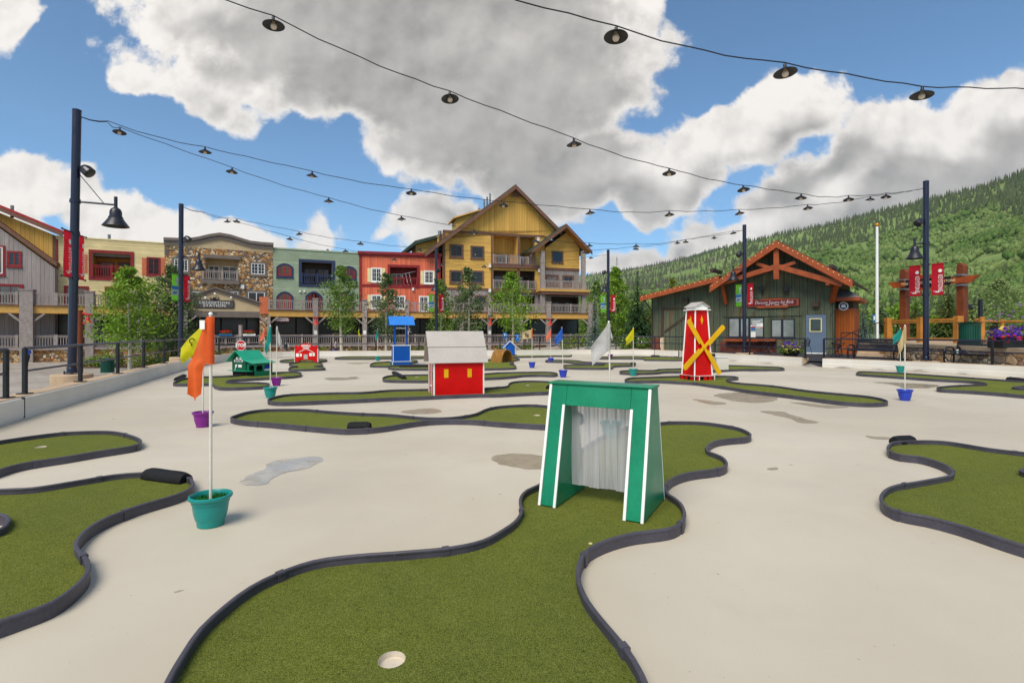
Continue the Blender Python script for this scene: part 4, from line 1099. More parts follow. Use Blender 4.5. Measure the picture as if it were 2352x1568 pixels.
# --- strings of cone lamps
M_shade = hue('black cone shade', (22, 22, 30), rough=.4, var=.15, spec=.5); M_bulb = hue('milky bulb', (216, 196, 178), rough=.25, var=.04)
M_wire = hue('grey black cable', (30, 31, 34), rough=.6, var=.1)
pl = thing('string_lamp', 'lamp', 'string lamp')
MB().lathe([(.022, .05), (.026, .0), (.04, -.012), (.165, -.085), (.170, -.093), (.163, -.094), (.036, -.022)], 24, caps=(True, True)).build('shade', M_shade, pl, smooth=35)
MB().lathe([(.02, -.022), (.024, -.05), (.045, -.085), (.05, -.11), (.038, -.14), (.001, -.152)], 14, caps=(True, False)).build('bulb', M_bulb, pl, smooth=60)
used_lamp = [False]
def string(S, E, zs, ze, lamps, wire_label, lamp_label, lead=None):
    S, E = Vector(S), Vector(E); d = E-S; pts = [(S.x, S.y, zs)]
    def on(px, py):
        u = (px-CX)/F; t = (u*S.y-S.x)/(d.x-u*d.y); q = S+d*t; return Vector((q.x, q.y, EYE+(HY-py)/F*q.y))
    lam = []
    for px, py in lamps: lam.append(on(px, py))
    knots = [Vector((S.x, S.y, zs))]
    if lead: knots.append(on(*lead))
    for p in lam: knots.append(p+Vector((0, 0, .115)))
    knots.append(Vector((E.x, E.y, ze)))
    fine = []
    for i in range(len(knots)-1):
        a, b = knots[i], knots[i+1]; n = max(4, int((b-a).length/.35))
        for k in range(n):
            q = k/n; p = a.lerp(b, q); sag = .045*4*q*(1-q)*(1+.8*math.sin(i*2.3)) if 0 < i < len(knots)-2 else .05*4*q*(1-q)
            fine.append(p+Vector((0, 0, -sag+.012*math.sin(k*1.9+i))))
    fine.append(knots[-1])
    mb = MB().tube(fine, .0095, 6)
    tag(mb.build('light_cable', M_wire, smooth=60), wire_label, 'cable', 'cables of the string lights')
    yaw = math.atan2(d.y, d.x)
    for i, p in enumerate(lam):
        if used_lamp[0]: o = dup(pl, (p.x, p.y, p.z+.055))
        else: o = pl; used_lamp[0] = True; o.location = (p.x, p.y, p.z+.055)
        o.rotation_euler = (R(rng.uniform(-7, 7)), R(rng.uniform(-7, 7)), rng.random()*6)
        tag(o, lamp_label % ordinal(i), 'string lamp', 'black cone lamps on the strings')
string(PO[0], PO[4], 7.5, 7.35, [(275,302),(533,393),(755,461),(922,502),(1089,534.4),(1231,553.6),(1353.5,564),(1461,565),(1555.7,557.7),(1640,546)],
       'cable from the nearest left post to the cabin post, the lower of two', '%s black cone lamp from the left on the lower cable off the nearest left post', (247,281))
string(PO[0], PO[5], 7.5, 7.35, [(471,347),(717,402),(945,442),(1157,470),(1355,488),(1537,492),(1698,489),(1855,477),(1999,457)],
       'cable from the nearest left post to the right hand post, the upper of two', '%s black cone lamp from the left on the upper cable off the nearest left post', (249,279))
string((-11.9, 3.5), PO[5], 7.4, 7.35, [(628,54),(1033,224),(1318,329),(1537,396),(1707,434),(1840,453),(1949,457),(2035,451)],
       'cable sweeping from the top edge of the photo down to the right hand post', '%s black cone lamp from the left on the cable sweeping down to the right post')
string((-11.9, 4.0), (22.5, 12.6), 7.4, 7.3, [(1415,80),(1803,163),(2118,215)],
       'highest cable crossing the top right of the sky', '%s black cone lamp on the highest cable at the top right')
string(PO[1], PO[3], 7.5, 7.3, [(522,508),(666,548.6),(793,576.5),(905.8,596),(1014.8,608),(1112,612),(1200.7,611.3),(1282,603.6),(1357,592)],
       'cable from the stone house post to the end wall post', '%s small cone lamp from the left on the cable to the end wall post', (462,487))
string(PO[1], PO[4], 7.5, 7.35, [(544,508),(687,537),(828,559.3),(963,574),(1091.7,582),(1220,584.4),(1343,579.9),(1461,571),(1575,555),(1684,534.6)],
       'cable from the stone house post to the cabin post', '%s small cone lamp from the left on the cable between stone house and cabin posts', (464,486))
# ================================================================ VILLAGE HOUSES
def glass_mat(name, rgb, rough=.06):
    m, t, b = new_mat(name); co = t.coords(); n = t.noise(co, .6, 3, .5)
    t.put(b.inputs['Base Color'], t.mix(t.smooth(n, .3, .7), scale_c(lin(rgb), .5), scale_c(lin(rgb), 1.5)))
    b.inputs['Roughness'].default_value = rough; b.inputs['Specular IOR Level'].default_value = .6
    t.put(b.inputs['Normal'], t.bump(t.noise(co, 1.3, 2, .5), .08, .05)); return m
M_glass = glass_mat('window glass', (22, 26, 32)); M_curtain = glass_mat('curtained glass', (96, 84, 74), .12); M_shop = glass_mat('shop glass', (7, 8, 10), .25)
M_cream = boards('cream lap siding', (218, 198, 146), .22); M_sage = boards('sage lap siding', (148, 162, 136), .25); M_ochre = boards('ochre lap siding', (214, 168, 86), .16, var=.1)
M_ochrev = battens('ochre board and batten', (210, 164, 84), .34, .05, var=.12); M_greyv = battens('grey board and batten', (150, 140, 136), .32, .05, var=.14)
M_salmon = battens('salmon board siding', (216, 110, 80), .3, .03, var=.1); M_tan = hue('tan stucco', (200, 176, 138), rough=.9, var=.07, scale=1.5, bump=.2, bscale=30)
M_field = stones('field stone', [(182, 128, 74), (150, 122, 92), (222, 196, 156), (116, 110, 108), (200, 148, 86), (140, 104, 70), (232, 212, 182), (178, 120, 72), (112, 108, 110), (204, 164, 116), (216, 180, 134)], 4.0, (84, 66, 50), .03, .04, 1.25)
M_dkred = hue('dark red trim', (134, 24, 30), rough=.55, var=.12); M_navytrim = hue('navy trim', (40, 50, 84), rough=.55, var=.12); M_brown = hue('brown trim', (112, 78, 62), rough=.7, var=.15)
M_greywood = hue('weathered grey timber', (152, 140, 134), rough=.8, var=.18, scale=4); M_greyroof = hue('grey brown fascia', (116, 104, 96), rough=.75, var=.1)
M_ybeam = hue('ochre painted beam', (206, 158, 80), rough=.6, var=.08); M_teal2 = hue('dark teal sash', (28, 66, 74), rough=.5); M_redsash = hue('red sash', (150, 34, 26), rough=.5)
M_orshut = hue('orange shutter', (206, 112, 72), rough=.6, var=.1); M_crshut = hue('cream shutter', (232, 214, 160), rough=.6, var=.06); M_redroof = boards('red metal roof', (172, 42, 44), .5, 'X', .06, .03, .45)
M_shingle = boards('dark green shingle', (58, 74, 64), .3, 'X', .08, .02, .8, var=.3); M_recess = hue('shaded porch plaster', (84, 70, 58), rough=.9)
M_metal = hue('galvanised metal', (140, 140, 140), rough=.4, metal=.7); M_soffit = hue('ochre soffit', (176, 118, 36), rough=.8)

class B:
    def __init__(s, f, name, label, cat='house', group=None):
        s.f = f; s.t = f.empty(name, label, cat, group); s.holes = []
    def poly(s, name, pts, t0, t1, m, px=True, par=None, tp=None, smooth=None):
        tp = max(t0, t1) if tp is None else tp
        q = [s.f.at(x, y, tp) for x, y in pts] if px else pts
        return MB().prism(q, -t0, -t1, 'xz').build(name, m, par or s.t, smooth=smooth)
    def box(s, name, x0, y0, x1, y1, t0, t1, m, par=None):
        return s.f.box(MB(), x0, y0, x1, y1, t0, t1).build(name, m, par or s.t)
    def window(s, x0, y0, x1, y1, nx=2, ny=2, sash=None, trim=None, tw=.14, t=0., glass=None, arch=0., sill=True):
        a, b, c, d = s.f.rect(x0, y0, x1, y1, t); trim = trim or M_brown; sash = sash or M_whitetrim
        mb = MB()
        def outline(a, b, c, d, r):
            if not arch: return [(a, c), (b, c), (b, d), (a, d)]
            n = 8; return [(a, c), (b, c)]+[(b-(b-a)*k/n, d-r+r*math.sin(math.pi*k/n)**.8) for k in range(n+1)]
        h = (d-c)*arch
        out = outline(a, b, c, d, h); inn = outline(a+tw, b-tw, c+tw, d-tw*.9, max(h-tw*.3, .01))
        n = len(out); vs = [(x, -t, z) for x, z in out]+[(x, -t-.07, z) for x, z in out]+[(x, -t-.07, z) for x, z in inn]+[(x, -t-.01, z) for x, z in inn]
        for i in range(n):
            j = (i+1) % n
            mb.f += [[len(mb.v)+k for k in q] for q in ((i, j, n+j, n+i), (n+i, n+j, 2*n+j, 2*n+i), (2*n+i, 2*n+j, 3*n+j, 3*n+i))]; mb.mi += [0]*3
        mb.v += [Vector(v) for v in vs]
        w = mb.build('window', trim, s.t)
        g = MB(); g.add([(x, -t-.016, z) for x, z in inn], [list(range(n))]); g.build('pane', glass or M_glass, w)
        sm = MB(); A, Bx, Cz, Dz = a+tw, b-tw, c+tw, d-tw*.9; fw = .14 if arch else .075
        sm.box(A, A+fw, -t-.02, -t-.055, Cz, Dz-h*.6).box(Bx-fw, Bx, -t-.02, -t-.055, Cz, Dz-h*.6).box(A+fw, Bx-fw, -t-.02, -t-.054, Cz, Cz+fw)
        if not arch: sm.box(A+fw, Bx-fw, -t-.02, -t-.054, Dz-fw, Dz)
        for i in range(1, nx):
            x = A+(Bx-A)*i/nx; wd = fw if (nx % 2 == 0 and i == nx//2) else (.05 if arch else .03)
            sm.box(x-wd/2, x+wd/2, -t-.021, -t-.05, Cz+fw, Dz-fw)
        for k in range(1, ny):
            z = Cz+(Dz-Cz)*k/ny; sm.box(A+fw, Bx-fw, -t-.0215, -t-.046, z-.012, z+.012)
        sm.build('sash', sash, w)
        if sill: MB().box(a-.05, b+.05, -t-.001, -t-.13, c-.07, c-.002).build('sill', trim, w)
        return w
    def shutter(s, x0, y0, x1, y1, m): 
        a, b, c, d = s.f.rect(x0, y0, x1, y1); mb = MB().box(a, b, -.005, -.05, c, d)
        k = int((d-c)/.16)
        for i in range(k): mb.box(a+.06, b-.06, -.0505, -.062, c+.05+i*.16, c+.14+i*.16)
        return mb.build('shutter', m, s.t)
    def rail(s, x0, y0, x1, y1, t, m, posts=None, name='balcony_railing', par=None):
        a, b, c, d = s.f.rect(x0, y0, x1, y1, t); return rail_mesh(a, b, -t, c, d, posts).build(name, m, par or s.t)
    def recess(s, x0, y0, x1, y1, depth, m, doors=(), t=0.):
        """balcony niche behind an opening in the wall"""
        a, b, c, d = s.f.rect(x0, y0, x1, y1, t); s.holes.append((a, b, c, d)); y = -t
        mb = MB(); mb.box(a-.12, b+.12, y+depth, y+depth+.1, c-.1, d+.1).box(a-.12, a-.005, y+.4, y+depth, c-.1, d+.1).box(b+.005, b+.12, y+.4, y+depth, c-.1, d+.1).box(a-.005, b+.005, y+.4, y+depth, c-.12, c-.004).box(a-.005, b+.005, y+.4, y+depth, d+.004, d+.12)
        r = mb.build('balcony_recess', m, s.t)
        for (u0, u1, w1, fm, gm) in doors:
            xa, xb = a+(b-a)*u0, a+(b-a)*u1; z1 = c+(d-c)*w1; yy = y+depth
            fr = MB().box(xa, xb, yy-.001, yy-.06, c, z1); fr = fr.build('balcony_door', fm, s.t)
            pn = MB(); xm = (xa+xb)/2
            pn.box(xa+.09, xm-.04, yy-.0605, yy-.065, c+.1, z1-.1).box(xm+.04, xb-.09, yy-.0605, yy-.065, c+.1, z1-.1); pn.build('pane', gm, fr)
        return (a, b, c, d)
def rail_mesh(a, b, y, z0, z1, posts=None):
    mb = MB(); mb.box(a, b, y-.05, y+.05, z1-.07, z1).box(a, b, y-.03, y+.03, z1-.2, z1-.13).box(a, b, y-.03, y+.03, z0+.06, z0+.14)
    n = max(2, int((b-a)/.19))
    for i in range(n):
        x = a+(b-a)*(i+.5)/n; mb.box(x-.03, x+.03, y-.018, y+.018, z0+.141, z1-.201)
    for p in (posts if posts is not None else (0, .5, 1)):
        x = a+(b-a)*p; mb.box(x-.09, x+.09, y-.08, y+.08, z0, z1+.06)
    return mb
def wall(bl, name, pxs, ztop, zbot, m, t0=-.35, t1=0.):
    s0, s1 = bl.f.at(pxs[0], HY)[0], bl.f.at(pxs[1], HY)[0]
    o = wall_holes(MB(), s0, s1, zbot, ztop, t0, t1, bl.holes).build(name, m, bl.t); return s0, s1
def trim_ring(bl, name, rect, m, w=.25, t=.06):
    a, b, c, d = rect; mb = MB()
    mb.box(a-w, b+w, 0.001, -t, d, d+w).box(a-w, b+w, .001, -t, c-w, c).box(a-w, a, .001, -t, c, d).box(b, b+w, .001, -t, c, d); return mb.build(name, m, bl.t)
def shopfront(bl, s0, s1, zt=3.6, zb=-.1):
    mb = MB().box(s0+.05, s1-.05, -.001, -.06, zb, zt); sh = mb.build('shopfront', M_shop, bl.t); fr = MB(); n = max(2, int((s1-s0)/2.2))
    for i in range(n+1):
        x = s0+.15+(s1-s0-.3)*i/n; fr.box(x-.09, x+.09, -.061, -.12, zb, zt)
    fr.box(s0+.05, s1-.05, -.0605, -.10, zb, zb+.5); fr.build('mullions', mat('dark shop timber', (26, 21, 18), rough=.7), sh); return sh
ZD = 3.8
# ---- far left grey and ochre house
f = Fac(-260, 45.2, 128, 49.9); b = B(f, 'lodge_house', 'grey and ochre house with red metal roof at the far left')
s0 = f.at(-260, HY)[0]; s1 = f.at(128, HY)[0]
zt = f.at(60, 440)[1]
pts = [f.at(-260, 250), f.at(0, 489), f.at(128, 541)]; 
body = [(s0, -1), (s1, -1), (s1, f.at(128, 541)[1]), (f.at(0, 489)[0], f.at(0, 489)[1]), (s0, f.at(-260, 384)[1])]
MB().prism(body, 9, .0, 'xz').build('wall', M_ochrev, b.t)
rl = MB(); e1, e2 = f.at(-262, 368, 1), f.at(143, 534, 1)
rl.prism([e1, e2, (e2[0], e2[1]+.2), (e1[0], e1[1]+.2)], 9.5, -1.0, 'xz'); rl.build('roof', M_redroof, b.t)
fb = MB(); fb.prism([(e1[0], e1[1]-.38), (e2[0], e2[1]-.38), (e2[0], e2[1]-.002), (e1[0], e1[1]-.002)], -.86, -.99, 'xz'); fb.build('rake_board', M_brown, b.t)
# red slope seen rising behind the rake
q = [f.at(-262, 352, 1), f.at(0, 468, 1), f.at(140, 528, 1)]
dm = [(s0, -1), (f.at(126, HY, .8)[0], -1), f.at(126, 616, .8), f.at(0, 524, .8), (s0, f.at(-260, 342, .8)[1])]
MB().prism(dm, -.001, -.8, 'xz').build('gable_wall', M_greyv, b.t)
g1, g2 = f.at(-262, 332, 1.1), f.at(130, 612, 1.1)
MB().prism([g1, g2, (g2[0], g2[1]+.36), (g1[0], g1[1]+.36)], -.2, -1.1, 'xz').build('gable_rake', M_brown, b.t)
b.window(16, 577, 50, 613, 2, 3, M_redsash, M_dkred, .12, .8); b.window(-40, 563, 12, 632, 2, 1, M_whitetrim, M_dkred, .16, .8, M_curtain)
b.window(-30, 652, 54, 714, 3, 1, M_dkred, M_dkred, .16, .8, M_curtain); MB().tube([(f.at(28, 468, -3)[0], 3, f.at(28, 500, -3)[1]), (f.at(28, 468, -3)[0], 3, f.at(28, 472, -3)[1])], .14, 10).build('vent_pipe', M_metal, b.t)
b.box('corner_trim', 121, 541, 128, 690, 0, .05, M_brown); shopfront(b, s0, s1)
# ---- cream house
f = Fac(128, 49.9, 378, 53.9); b = B(f, 'cream_house', 'cream clapboard house with dark red balcony, right of the grey one')
r = b.recess(212, 582, 300, 638, 1.9, M_soffit, [(.02, .46, .72, M_dkred, M_curtain), (.55, .95, .75, M_dkred, M_glass)])
s0, s1 = wall(b, 'wall', (128, 378), f.at(250, 551.5)[1], -1, M_cream); MB().box(s0, s1, .36, 9, 9.0, f.at(250, 551.5)[1]-.02).build('roof_deck', M_greyroof, b.t)
MB().box(s0-.02, s1, .3, -.06, f.at(250, 551.5)[1]+.001, f.at(250, 551.5)[1]+.12).build('parapet_cap', M_crshut, b.t)
MB().box(s0, s1, 2.1, 9, -1, 9.0).build('rear_block', M_recess, b.t)
trim_ring(b, 'balcony_trim', r, M_dkred, .28); b.rail(212, 610, 300, 638, .05, M_dkred)
b.window(163, 582, 190, 628, 2, 2, M_dkred, M_dkred, .1); b.shutter(155, 584, 163, 627, M_orshut); b.shutter(190, 584, 200, 627, M_orshut)
b.window(337, 591, 369, 633, 2, 3, M_dkred, M_dkred, .1); b.shutter(326, 592, 336.5, 632, M_orshut); b.shutter(369.5, 592, 379, 632, M_orshut)
b.window(147, 657, 204, 716, 2, 1, M_dkred, M_dkred, .14, 0, M_curtain); b.window(241, 658, 283, 716, 2, 1, M_dkred, M_dkred, .14)
b.box('corner_trim', 129, 549, 133, 700, 0, .05, M_dkred); shopfront(b, s0, s1)
MB().tube([(f.at(243, 550)[0], 1.5, 10), (f.at(243, 550)[0], 1.5, f.at(243, 533)[1])], .13, 10).build('vent_pipe', M_metal, b.t)
# ---- stone house with stepped parapet and entrance porch
f = Fac(378, 53.9, 626, 58.8); b = B(f, 'stone_house', 'field stone house with curved tan parapet and gabled entrance porch')
r = b.recess(471.8, 594, 545.8, 643, 1.8, M_tan, [(.08, .42, .74, M_whitetrim, M_glass), (.5, .98, .74, M_whitetrim, M_glass)])
zs = f.at(500, 572)[1]; s0, s1 = wall(b, 'wall', (378, 626), zs, -1, M_field, -.35, .05)
MB().box(s0, s1, 2.0, 9, -1, zs-.3).build('rear_block', M_recess, b.t)
top = [(376, 547.5), (400, 548.5), (432, 549.5), (455, 546), (480, 540), (505, 536.5), (530, 541), (555, 549), (575, 555), (600, 558), (628, 560)]
sp = [f.at(x, y, .1) for x, y in top]
MB().prism([(s0-.02, zs+.001), (s1+.02, zs+.001)]+sp[::-1], 8.9, -.06, 'xz').build('parapet', M_tan, b.t)
mb = MB(); 
for (xa, za), (xb, zb) in zip(sp, sp[1:]):
    mb.prism([(xa, za-.62), (xb, zb-.62), (xb, zb-.22), (xa, za-.22)], -.061, -.22, 'xz'); mb.prism([(xa, za-.219), (xb, zb-.219), (xb, zb+.08), (xa, za+.08)], .2, -.36, 'xz')
mb.build('cornice', M_greyroof, b.t)
b.window(394.6, 592, 437, 627, 4, 4, M_whitetrim, M_greyroof, .2, .05); b.window(572.3, 601.4, 612.5, 634, 4, 3, M_whitetrim, M_greyroof, .2, .05); b.window(565, 667, 612.5, 714, 2, 1, M_whitetrim, M_greyroof, .2, .05)
b.window(436, 666, 470, 712, 2, 1, M_whitetrim, M_greyroof, .2, .05); b.window(520, 666, 552, 712, 2, 1, M_whitetrim, M_greyroof, .2, .05)
b.box('balcony_header', 467, 586, 553, 594, .05, .3, M_greyroof); b.box('balcony_slab', 464, 643, 550, 652, .05, .5, M_greyroof); b.rail(466, 621, 545, 642.5, .35, M_greywood, (0, .56, 1))
for px, py in ((482, 648), (557, 658)): b.box('wall_lamp', px-4, py-4, px+4, py+5, .052, .3, M_whitetrim)
# porch: three metres in front of the wall
T = 3.0; 
gp = [f.at(425, 728, T), f.at(597.7, 728, T), f.at(597.7, 697, T), f.at(494, 662.5, T), f.at(425, 687, T)]
zl = f.at(515, 714.6, T)[1]; zb_ = f.at(515, 728.4, T)[1]
MB().prism([(gp[0][0], zl), (gp[1][0], zl), gp[2], gp[3], gp[4]], -.051, -T, 'xz').build('porch_gable', M_tan, b.t)
mb = MB()
for (xa, za), (xb, zb) in ((gp[4], gp[3]), (gp[3], gp[2])):
    mb.prism([(xa, za-.3), (xb, zb-.3), (xb, zb), (xa, za)], -T-.001, -T-.14, 'xz'); mb.prism([(xa, za+.001), (xb, zb+.001), (xb, zb+.16), (xa, za+.16)], .1, -T-.28, 'xz')
mb.build('porch_rake', M_greyroof, b.t); MB().box(gp[0][0], gp[1][0], -.051, -T-.05, zb_, zl-.001).build('porch_beam', M_greyroof, b.t)
for px in (472, 494, 531): MB().ball((f.at(px, 686, T)[0], -T-.2, f.at(px, 684 if px != 494 else 675, T)[1]), .12, 8, 6).build('porch_spotlight', M_whitetrim, b.t)
c0, c1 = f.at(597, HY, T)[0], f.at(615.5, HY, T)[0]; MB().box(c0, c1, -T+.7, -T-.1, -1.3, f.at(606, 721, T)[1]).build('stone_pier', M_field, b.t); MB().box(c0-.03, c1+.03, -T+.7, -T-.16, f.at(606, 721, T)[1]+.001, f.at(606, 682, T)[1]).build('pier_top', M_orshut, b.t)
text('7005', .3, M_ink, b.t, (f.at(491, 719, T)[0], -T-.06, f.at(491, 720, T)[1]))
b.rail(492, 769.6, 596, 789.7, T, M_greywood, (0, .25, .5, .75, 1), 'porch_railing'); shopfront(b, s0, s1)
sg = f.empty('shop_sign', 'dark framed EXPEDITION STATION sign on the porch gable', 'sign')
a_, b2, c_, d_ = f.rect(447.5, 691, 536.3, 706.4, T); M_sgn = hue('charcoal sign face', (84, 78, 74), rough=.6)
def rounded(a, b, c, d, r): return [(a+r, c), (b-r, c), (b, c+r), (b, d-r), (b-r, d), (a+r, d), (a, d-r), (a, c+r)]
MB().prism(rounded(a_-.08, b2+.08, c_-.08, d_+.08, .12), -T-.005, -T-.08, 'xz').build('sign_frame', M_black, sg); MB().prism(rounded(a_, b2, c_, d_, .08), -T-.081, -T-.09, 'xz').build('sign_face', M_sgn, sg)
text('EXPEDITION', .38, M_whitetrim, sg, ((a_+b2)/2, -T-.095, c_+(d_-c_)*.72), sx=1.18, bold=.0, spacing=1.1); text('STATION', .38, M_whitetrim, sg, ((a_+b2)/2, -T-.095, c_+(d_-c_)*.28), sx=1.18, bold=.0, spacing=1.1)
em = MB(); xm = (a_+b2)/2; em.ball((xm, -T-.06, d_+.22), (.18, .04, .16), 10, 6)
for s in (-1, 1): em.tube([(xm, -T-.06, d_+.1), (xm+s*.3, -T-.06, d_+.14), (xm+s*.42, -T-.06, d_+.26), (xm+s*.3, -T-.06, d_+.33)], .04, 6)
em.build('scroll_emblem', M_black, sg)
# ---- sage house
f = Fac(626, 58.8, 825, 62.7); b = B(f, 'sage_house', 'sage green clapboard house with navy balcony and arched red windows')
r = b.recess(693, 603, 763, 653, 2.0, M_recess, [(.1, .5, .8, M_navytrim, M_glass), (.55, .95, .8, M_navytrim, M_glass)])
zt = f.at(725, 577)[1]; s0, s1 = wall(b, 'wall', (626, 825), zt, -1, M_sage); MB().box(s0, s1, 2.2, 9, -1, zt-.2).build('rear_block', M_recess, b.t); MB().box(s0, s1, .3, -.08, zt+.001, zt+.15).build('parapet_cap', M_sage, b.t)
trim_ring(b, 'balcony_trim', r, M_navytrim, .32); b.rail(693, 629, 763, 651, .05, M_navytrim)
for (x0, y0, x1, y1, gl) in ((634.7, 604.6, 673.8, 637.4, M_curtain), (786, 611, 818.7, 643, M_glass), (634.7, 669, 673.8, 712, M_curtain), (701.3, 669, 740.4, 712, M_glass), (772, 670, 813.4, 713, M_curtain)): b.window(x0, y0, x1, y1, 4, 3, M_redsash, M_navytrim, .2, 0, gl, .28)
for px in (689, 699): b.box('wall_lamp', px-2, 667, px+2, 671, .002, .15, M_whitetrim)
shopfront(b, s0, s1); MB().tube([(f.at(755, 570)[0], 1.5, zt-.3), (f.at(755, 570)[0], 1.5, f.at(755, 568)[1])], .14, 10).build('vent_pipe', M_metal, b.t)
ks = f.empty('shop_sign', 'small KIDTOPIA HEADQUARTERS sign hanging under the deck', 'sign'); a_, b2, c_, d_ = f.rect(630, 729, 666, 738.4, 3.1)
MB().prism(rounded(a_, b2, c_, d_, .15), -3.1, -3.18, 'xz').build('sign_board', mat('maroon sign', (120, 44, 40), rough=.5), ks)
text('KIDTOPIA', .32, M_whitetrim, ks, ((a_+b2)/2, -3.19, c_+(d_-c_)*.68), sx=.85, bold=.005); text('HEADQUARTERS', .19, M_whitetrim, ks, ((a_+b2)/2, -3.19, c_+(d_-c_)*.25), sx=.9, bold=.003)
# ---- salmon red house
f = Fac(825, 62.7, 1012, 64.8); b = B(f, 'salmon_house', 'salmon red house with dark red cornice and balcony')
r = b.recess(896, 614, 958, 656, 2.0, M_dkred, [(.05, .42, .74, M_whitetrim, M_glass)])
zt = f.at(918, 586)[1]; s0, s1 = wall(b, 'wall', (825, 1012), zt, -1, M_salmon); MB().box(s0, s1, 2.2, 9, -1, zt-.2).build('rear_block', M_recess, b.t)
MB().box(s0-.15, s1+.15, .35, -.3, zt+.001, zt+.32).box(s0-.05, s1+.05, .35, -.15, zt-.22, zt).build('cornice', M_dkred, b.t); trim_ring(b, 'balcony_trim', r, M_dkred, .3); b.rail(896, 637, 958, 656, .05, M_dkred)
# a tilted white door leaf leaning in the balcony
a_, b2, c_, d_ = r; mb = MB(); xl = a_+(b2-a_)*.55
for k in range(3): mb.bar((xl+k*.42, .9, c_+.1), (xl-.35+k*.42, .9, d_-.75+k*.12), .06, .06)
mb.bar((xl-.35, .9, d_-.75), (b2-.15, .9, d_-.35), .06, .06); mb.build('leaning_door_frame', M_whitetrim, b.t)
mb = MB(); mb.box(s0, s0+.3, .001, -.05, ZD, zt-.22).box(s1-.3, s1, .001, -.05, ZD, zt-.22); zz = f.at(918, 657)[1]; mb.box(s0+.3, a_-.32, .001, -.04, zz-.16, zz+.16).box(b2+.32, s1-.3, .001, -.04, zz-.16, zz+.16); mb.build_each('wall_trim', M_dkred, b.t)
for (x0, y0, x1, y1) in ((852, 615, 877, 648), (973.7, 621.6, 997, 652), (852, 676.7, 877, 709), (904, 678.8, 931.4, 710), (962, 679.8, 985, 716)): b.window(x0, y0, x1, y1, 4, 3, M_whitetrim, M_whitetrim, .1)
for (x0, y0, x1, y1) in ((844, 616, 851.5, 648), (877.5, 616, 885, 648), (966, 622, 973, 652), (997.5, 622, 1004, 652), (844, 677, 851.5, 709), (877.5, 677, 885, 709)): b.shutter(x0, y0, x1, y1, M_crshut)
b.box('wall_lamp', 946.5, 661, 951, 667, .002, .25, M_whitetrim); shopfront(b, s0, s1)
# ---- big ochre gable house
f = Fac(1012, 64.9, 1340, 70.5); b = B(f, 'gable_house', 'big ochre house with steep gable and stacked balconies'); T2 = 1.0
s0, s1 = f.at(1017, HY)[0], f.at(1329, HY)[0]
r1 = b.recess(1133, 541, 1188.4, 606, 2.0, M_ochrev, [(.3, .85, .42, M_brown, M_glass)]); r2 = b.recess(1194, 543, 1229.5, 610, 2.0, M_ochrev, [(.0, .62, .45, M_brown, M_glass)])
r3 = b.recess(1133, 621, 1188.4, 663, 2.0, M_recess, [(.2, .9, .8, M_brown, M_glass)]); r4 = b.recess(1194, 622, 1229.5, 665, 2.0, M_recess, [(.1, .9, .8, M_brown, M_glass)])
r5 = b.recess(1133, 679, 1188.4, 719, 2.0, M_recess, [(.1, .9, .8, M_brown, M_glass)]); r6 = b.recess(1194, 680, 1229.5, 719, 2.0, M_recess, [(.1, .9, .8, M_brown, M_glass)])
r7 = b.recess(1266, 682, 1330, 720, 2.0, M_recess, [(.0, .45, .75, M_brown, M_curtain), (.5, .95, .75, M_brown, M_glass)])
zg = f.at(1154, 538)[1]; zmid = f.at(1082, 664)[1]
wall_holes(MB(), s0, f.at(1251, HY)[0], zmid, zg, -.35, 0, b.holes).build('wall', M_ochre, b.t); wall_holes(MB(), s0, f.at(1329, HY)[0], -1, zmid-.001, -.35, 0, b.holes).build('lower_wall', M_greyv, b.t)
ap = f.at(1184.6, 434); la = f.at(1017, 548)
gl = [f.at(1057, 531), f.at(1251, 545)]; zr = f.at(1251, 545)[1]
MB().prism([(s0, zg+.001), (f.at(1262, HY)[0], zg+.001), (f.at(1278, 530)[0], f.at(1278, 530)[1]), ap, (s0, f.at(1017, 560)[1]+.6)], .0, .35, 'xz').build('gable_wall', M_ochrev, b.t)
MB().box(s0, f.at(1300, HY)[0], 2.2, 12, -1, zg).build('rear_block', M_recess, b.t)
mb = MB().box(s0, f.at(1251, HY)[0], -.001, -.06, zg-.14, zg+.14); mb.build('band_board', M_brown, b.t)
def gable_roof(bl, apex, left, right, t0, t1, th, m, mf, fh, ft=.12, nm='roof'):
    A, Lf, Rt = [bl.f.at(x, y, t1) for x, y in (apex, left, right)]
    mb = MB(); mb.prism([Lf, A, (A[0], A[1]+th), (Lf[0], Lf[1]+th)], -t0, -t1, 'xz'); mb.prism([A, Rt, (Rt[0], Rt[1]+th), (A[0], A[1]+th)], -t0, -t1, 'xz'); r = mb.build(nm, m, bl.t)
    fb = MB(); 
    for P0, P1 in ((Lf, A), (A, Rt)): fb.prism([(P0[0], P0[1]-fh), (P1[0], P1[1]-fh), (P1[0], P1[1]+th*.6), (P0[0], P0[1]+th*.6)], -t1-.001, -t1-ft, 'xz')
    fb.build('rake_board', mf, bl.t)
    so = MB(); e = .012
    for P0, P1 in ((Lf, A), (A, Rt)): so.prism([(P0[0], P0[1]-.05-e), (P1[0], P1[1]-.05-e), (P1[0], P1[1]-e), (P0[0], P0[1]-e)], -.36, -t1, 'xz')
    so.build('soffit', M_soffit, bl.t)
    return r
gable_roof(b, (1184.6, 427), (976.5, 582.3), (1290, 533), -12, T2, .22, M_shingle, M_brown, .42)
mb = MB(); ax_ = f.at(1184.6, 447)
mb.prism([f.at(1172, 452), f.at(1197, 453), f.at(1184.6, 438)], -.36, -.5, 'xz'); mb.build('apex_vent', M_brown, b.t)
